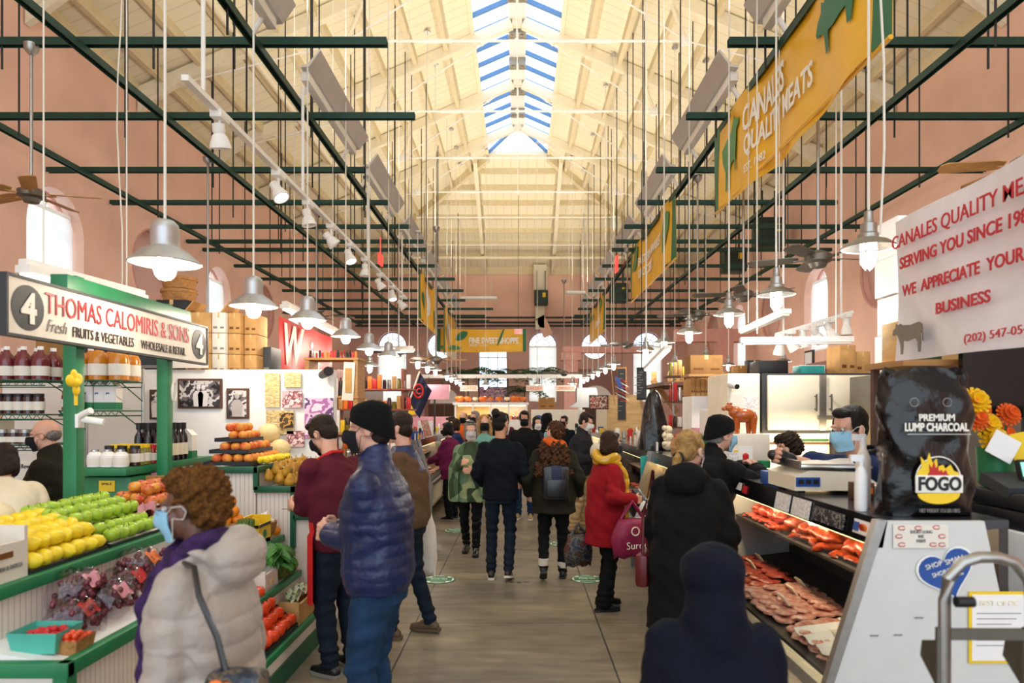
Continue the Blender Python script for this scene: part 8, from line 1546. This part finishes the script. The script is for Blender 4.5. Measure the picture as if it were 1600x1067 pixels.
# 8 woman in red coat
b, W8, A8 = person('woman in a red coat with a mustard scarf standing at the right counter', .76, 6.1, -72, 1.57, 'f', .03, 3, 6, 10, la=(-.12, .26, 1.06), ra=(.22, .2, 1.1), feet={-1: (-.1, .06, 0, -4), 1: (.1, -.06, 0, 8)}, hair=('bob', 'hair_brown'), top=dict(name='coat', mat='red_coat', e=.038, hem=.64, flare=.03, collar=.01), legs=dict(mat='black_cloth', e=.012, flare=.03), shoes=dict(mat='shoe_black', sole='black'), mask='mask_black', extra=scarf('mustard', ((-.05, .75), (.05, .66)), .045))
o, c = tote(W8, (.31, .14, 1.1), (.31, .14, 1.1), .42, .2, .36, 'bag_wine', 'wine-red shopping bag with a round white emblem hanging from the red coat', 'shopping_bag', strap=.17); nrm = Matrix.Rotation(R(-72), 3, 'Z') @ V((1, 0, 0)); uu = V((-nrm.y, nrm.x, 0)); text('Surou', c+nrm*.115*0.9+V((0, 0, -.05)), uu, (0, 0, 1), .2, .06, 'white_text', o, off=-.01); Pt('emblem', MB().tube([c+nrm*.105+uu*(-.02)+V((0, 0, .07))+uu*(.035*math.cos(t))+V((0, 0, .035*math.sin(t))) for t in np.arange(0, 6.4, .35)], .006, 5), 'steel_cream', o)
tote(W8, (.26, .3, 1.08), (.26, .3, 1.08), .3, .14, .36, 'bag_white', 'white plastic bag hanging in front of the wine-red one', 'plastic_bag', strap=.14); tote(W8, (-.2, -.2, .82), (-.2, -.2, .82), .3, .2, .3, 'floral', 'dark flowered bag on the far side of the red coat', 'shopping_bag', strap=.12); 
o = T('clutch_bag', 'black slanting handbag held against the counter by the woman in red', 'bag', W8((-.05, .42, .9))); Pt('bag_body', MB().box(W8((-.02, .4, .98)), (.3, .08, .24), rot=Matrix.Rotation(R(-72), 3, 'Z') @ Matrix.Rotation(.5, 3, 'Y'), bev=.02), 'leather_black', o)
# 9 woman in long black coat
b, W9, A9 = person('blonde woman with a low ponytail in a long black coat at the right counter', 1.0, 4.05, -24, 1.63, 'f', .035, 4, -22, 4, la=(-.2, .2, .9), ra=(.2, .24, .95), hair=('tail', 'hair_blonde'), top=dict(name='coat', mat='black_cloth', e=.05, hem=.5, flare=.05, hood=1), legs=dict(mat='black_cloth', e=.01), shoes=dict(name='boot', mat='shoe_black', boot=.3), mask='mask_check', vox=.0085)
o = T('shoulder_bag', 'dark red leather shoulder bag on the long black coat', 'bag', W9((-.28, .02, .72))); c = W9((-.28, .02, .86)); Pt('bag_body', MB().box(c, (.08, .24, .2), rot=Matrix.Rotation(R(-24), 3, 'Z'), bev=.025), 'leather_red', o); Pt('strap', MB().tube([W9(p) for p in ((-.28, -.06, .95), (-.28, -.05, 1.2), (-.22, -.03, 1.5), (-.25, .1, 1.4), (-.29, .11, 1.2), (-.28, .1, .95))], .01, 6), 'leather_red', o)
# 10 man leaning on the counter
person('man in a black padded jacket and black beanie leaning on the meat counter', 1.19, 4.8, -66, 1.76, 'm', .03, 25, -8, -2, la=(-.02, .5, 1.33), ra=(.12, .5, 1.32), lpole=(-.8, -.3, -.6), rpole=(.8, -.3, -.6), feet={-1: (-.12, -.12, 0, -4), 1: (.1, -.2, 0, 4)}, top=dict(mat='black_cloth', e=.045, hem=.82, quilt=.1, qa=.012, hood=0, collar=.02), legs=dict(mat='khaki', e=.02), shoes=dict(mat='shoe_black'), mask='mask_blue', hat='beanie', hair=('salt', 'hair_grey'), vox=.0085, curl=(.7, .7))
# 11 butcher
def ex11(body, add, H, tor, arms, nb, lg, s):
    add('undershirt', MB().ball(nb+V((0, .055, .0)), (.035, .03, .045), 10, 8), 'white', 0)
    add('collar', MB().tube([nb+V((.07*math.cos(a), .075*math.sin(a)-.005, .045-.03*math.sin(a))) for a in np.arange(-3.9, .8, .3)], .016, 6), 'black_cloth', .008, 2)
b, W11, A11 = person('butcher with glasses and a blue mask reaching over the meat counter scale', 2.27, 4.14, 103, 1.84, 'm', .03, 27, 8, 0, la=(-.1, .36, 1.05), ra=(-.02, .78, 1.42), rpole=(.8, -.2, -.8), skin='skin_light', hair=('short', 'hair_black'), top=dict(name='shirt', mat='navy_work', e=.026, hem=.86, sleeve=.5), legs=dict(mat='black_cloth'), shoes={}, mask='mask_blue', glasses=True, glove=(1,), vox=.008, extra=ex11, eyes=True)
# 12 hooded child, front
person('child in a dark navy hooded sweatshirt seen from behind in the right foreground', .6, 2.1, -6, 1.31, 'm', .035, 4, 0, 4, top=dict(name='hooded_sweatshirt', mat='hoodie_navy', e=.05, hem=.8, hood=2, hs=1.22), legs=dict(mat='denim_dark'), shoes={}, vox=.009, hair=('short', 'hair_dark'))
# 13 man in khakis
b, W13, A13 = person('man in a charcoal pullover and khakis with a white mask, looking down', .86, 9.9, -118, 1.74, 'm', .03, 6, 4, 20, la=(-.2, .28, 1.05), ra=(.1, .3, 1.1), feet={-1: (-.1, .04, 0, -4), 1: (.12, -.04, 0, 6)}, hair=('short', 'hair_dark'), top=dict(name='pullover', mat='charcoal_knit', e=.028, hem=.84, collar=.02), legs=dict(mat='khaki', e=.022, flare=.01), shoes=dict(mat='shoe_brown', sole='shoe_black'), mask='mask_white')
tote(W13, (-.26, .14, 1.02), (-.26, .14, 1.02), .36, .12, .38, 'canvas', 'cream tote hanging from the man in khakis', strap=.2); S('paper_parcel', MB().ball(W13((.16, .34, 1.2)), (.1, .08, .13), 10, 7), 'canvas', 'pale paper parcel in the arm of the man in khakis', 'parcel')
# 14.. middle distance shoppers
G = None
person('woman in a magenta sweater and black trousers at the left glass case', -1.1, 11.1, 70, 1.58, 'f', .05, 6, 0, 8, la=(-.05, .42, 1.05), ra=(.16, .36, 1.0), hair=('bob', 'hair_black'), top=dict(name='sweater', mat='magenta_knit', e=.045, hem=.74, flare=.02), legs=dict(mat='black_cloth', e=.02, flare=.01), shoes={}, mask='mask_black', vox=.011)
person('blonde woman with a black mask and light jeans behind the plaid wrap', -.52, 10.1, 186, 1.7, 'f', 0, 0, -4, 0, hair=('long', 'hair_blonde'), top=dict(name='top', mat='teal_top', e=.02, hem=.85), legs=dict(mat='denim_light', e=.02), shoes=dict(mat='sole_white', sole='white'), mask='mask_black', vox=.011, eyes=True)
person('man in an open black jacket and jeans with a black mask facing the camera', .08, 11.2, 170, 1.76, 'm', .01, 0, 10, 4, ra=(.12, .26, 1.05), hair=('short', 'hair_black'), top=dict(mat='black_cloth', e=.04, hem=.8), legs=dict(mat='denim', e=.012), shoes=dict(mat='khaki', sole='white'), mask='mask_black', skin='skin_tan', vox=.011, eyes=True)
person('short-haired woman in a royal blue sweater beyond the magenta sweater', -1.14, 12.6, 96, 1.62, 'f', .03, 4, 0, 4, ra=(.1, .34, 1.05), hair=('bob', 'hair_brown'), top=dict(name='sweater', mat='navy_cloth', e=.035, hem=.82), legs=dict(mat='black_cloth'), shoes={}, mask='mask_black', vox=.013)
person('person in dark red half hidden behind the magenta sweater', -1.25, 13.3, 100, 1.66, 'm', 0, 6, 0, 10, hair=('short', 'hair_dark'), top=dict(mat='maroon', e=.03, hem=.82), legs=dict(mat='black_cloth'), shoes={}, mask='mask_black', vox=.013)
person('balding man in an orange vest and black mask in the crowd', -1.18, 14.3, 180, 1.75, 'm', .03, 0, -10, 0, hair=('receding', 'hair_dark'), top=dict(mat='orange_scarf', e=.035, hem=.84), legs=dict(mat='denim'), shoes={}, mask='mask_black', vox=.013, eyes=True)
person('grey-haired man seen in profile beside the orange vest', -.88, 13.6, 130, 1.76, 'm', .03, 0, 20, 0, hair=('short', 'hair_grey'), top=dict(mat='charcoal_knit', e=.03, hem=.84), legs=dict(mat='denim_dark'), shoes={}, mask='mask_black', vox=.013)
person('person in a black hood seen from behind in the crowd', .5, 12.6, 4, 1.7, 'm', .04, 0, 0, 0, hair=('short', 'hair_dark'), top=dict(mat='black_cloth', e=.045, hem=.6, hood=2), legs=dict(mat='black_cloth'), shoes={}, vox=.013)
person('dark-haired person in a white mask left of the black hood', .3, 12.2, 200, 1.66, 'f', 0, 0, 0, 4, hair=('bob', 'hair_black'), top=dict(mat='charcoal_knit', e=.03, hem=.8), legs=dict(mat='denim_dark'), shoes={}, mask='mask_white', vox=.013, eyes=True)
person('person in a light blue beanie far down the aisle', .42, 15.0, 120, 1.66, 'm', 0, 0, 0, 0, hat=('b', 'blue'), hair=('short', 'hair_dark'), top=dict(mat='charcoal_knit', e=.04, hem=.8), legs=dict(mat='denim_dark'), shoes={}, mask='mask_white', vox=.014)
for k, (xx, yy, yw, hh, hr, tp, lb) in enumerate(((-.75, 16.5, 175, 1.68, 'hair_black', 'black_cloth', 'far shopper with black hair left of the navy sweater'), (-.35, 17.5, 20, 1.66, 'hair_dark', 'maroon', 'far shopper hidden behind the bun of the navy sweater'), (.95, 14.5, 150, 1.66, 'hair_black', 'knit_navy', 'far shopper between the black hood and the khakis'), (-.62, 18.5, 100, 1.7, 'hair_black', 'black_cloth', 'far shopper in black before the bakery counter'), (.75, 17.5, 10, 1.72, 'hair_brown', 'olive_jacket', 'far shopper in olive right of the aisle'))):
    person(lb, xx, yy, yw, hh, 'mf'[k % 2], .02, 0, 0, 0, hair=(('short', 'bob')[k % 2], hr), top=dict(mat=tp, e=.035, hem=.8), legs=dict(mat='denim_dark'), shoes={}, mask='mask_white' if k % 2 else 'mask_black', vox=.015)
person('vendor in grey behind the left glass cases', -2.65, 12.4, -60, 1.7, 'm', 0, 4, 0, 4, hair=('short', 'hair_black'), top=dict(mat='charcoal', e=.03, hem=.84), legs=dict(mat='black_cloth'), shoes={}, mask='mask_white', vox=.013)
person('bald older man in a dark jacket inside the produce stall', -3.5, 5.15, 105, 1.69, 'm', .03, 4, 0, 6, hair=None, top=dict(mat='olive_jacket', e=.04, hem=.82, collar=.03), legs=dict(mat='black_cloth'), shoes={}, mask='mask_black', vox=.01, extra=lambda body, add, H, tor, arms, nb, lg, s: add('hair', MB().ball(H((0, -.055, -.005)), (.078, .055, .055), 14, 10), 'hair_salt', .008, 2))
person('dark-haired person in a cream jacket bending at the far left edge', -3.3, 4.35, 35, 1.62, 'f', .04, 34, 0, 16, hair=('bob', 'hair_dark'), top=dict(mat='cream_jacket', e=.05, hem=.8), legs=dict(mat='denim_dark'), shoes={}, mask='mask_white', vox=.01)
person('dark curly-haired worker behind the weighing scale', 2.28, 5.55, 60, 1.56, 'f', .02, 6, 0, 20, hair=('afro', 'hair_dark'), top=dict(mat='black_cloth', e=.03, hem=.82), legs=dict(mat='black_cloth'), shoes={}, mask='mask_white', vox=.01)
bpy.data.scenes.remove(TMP)
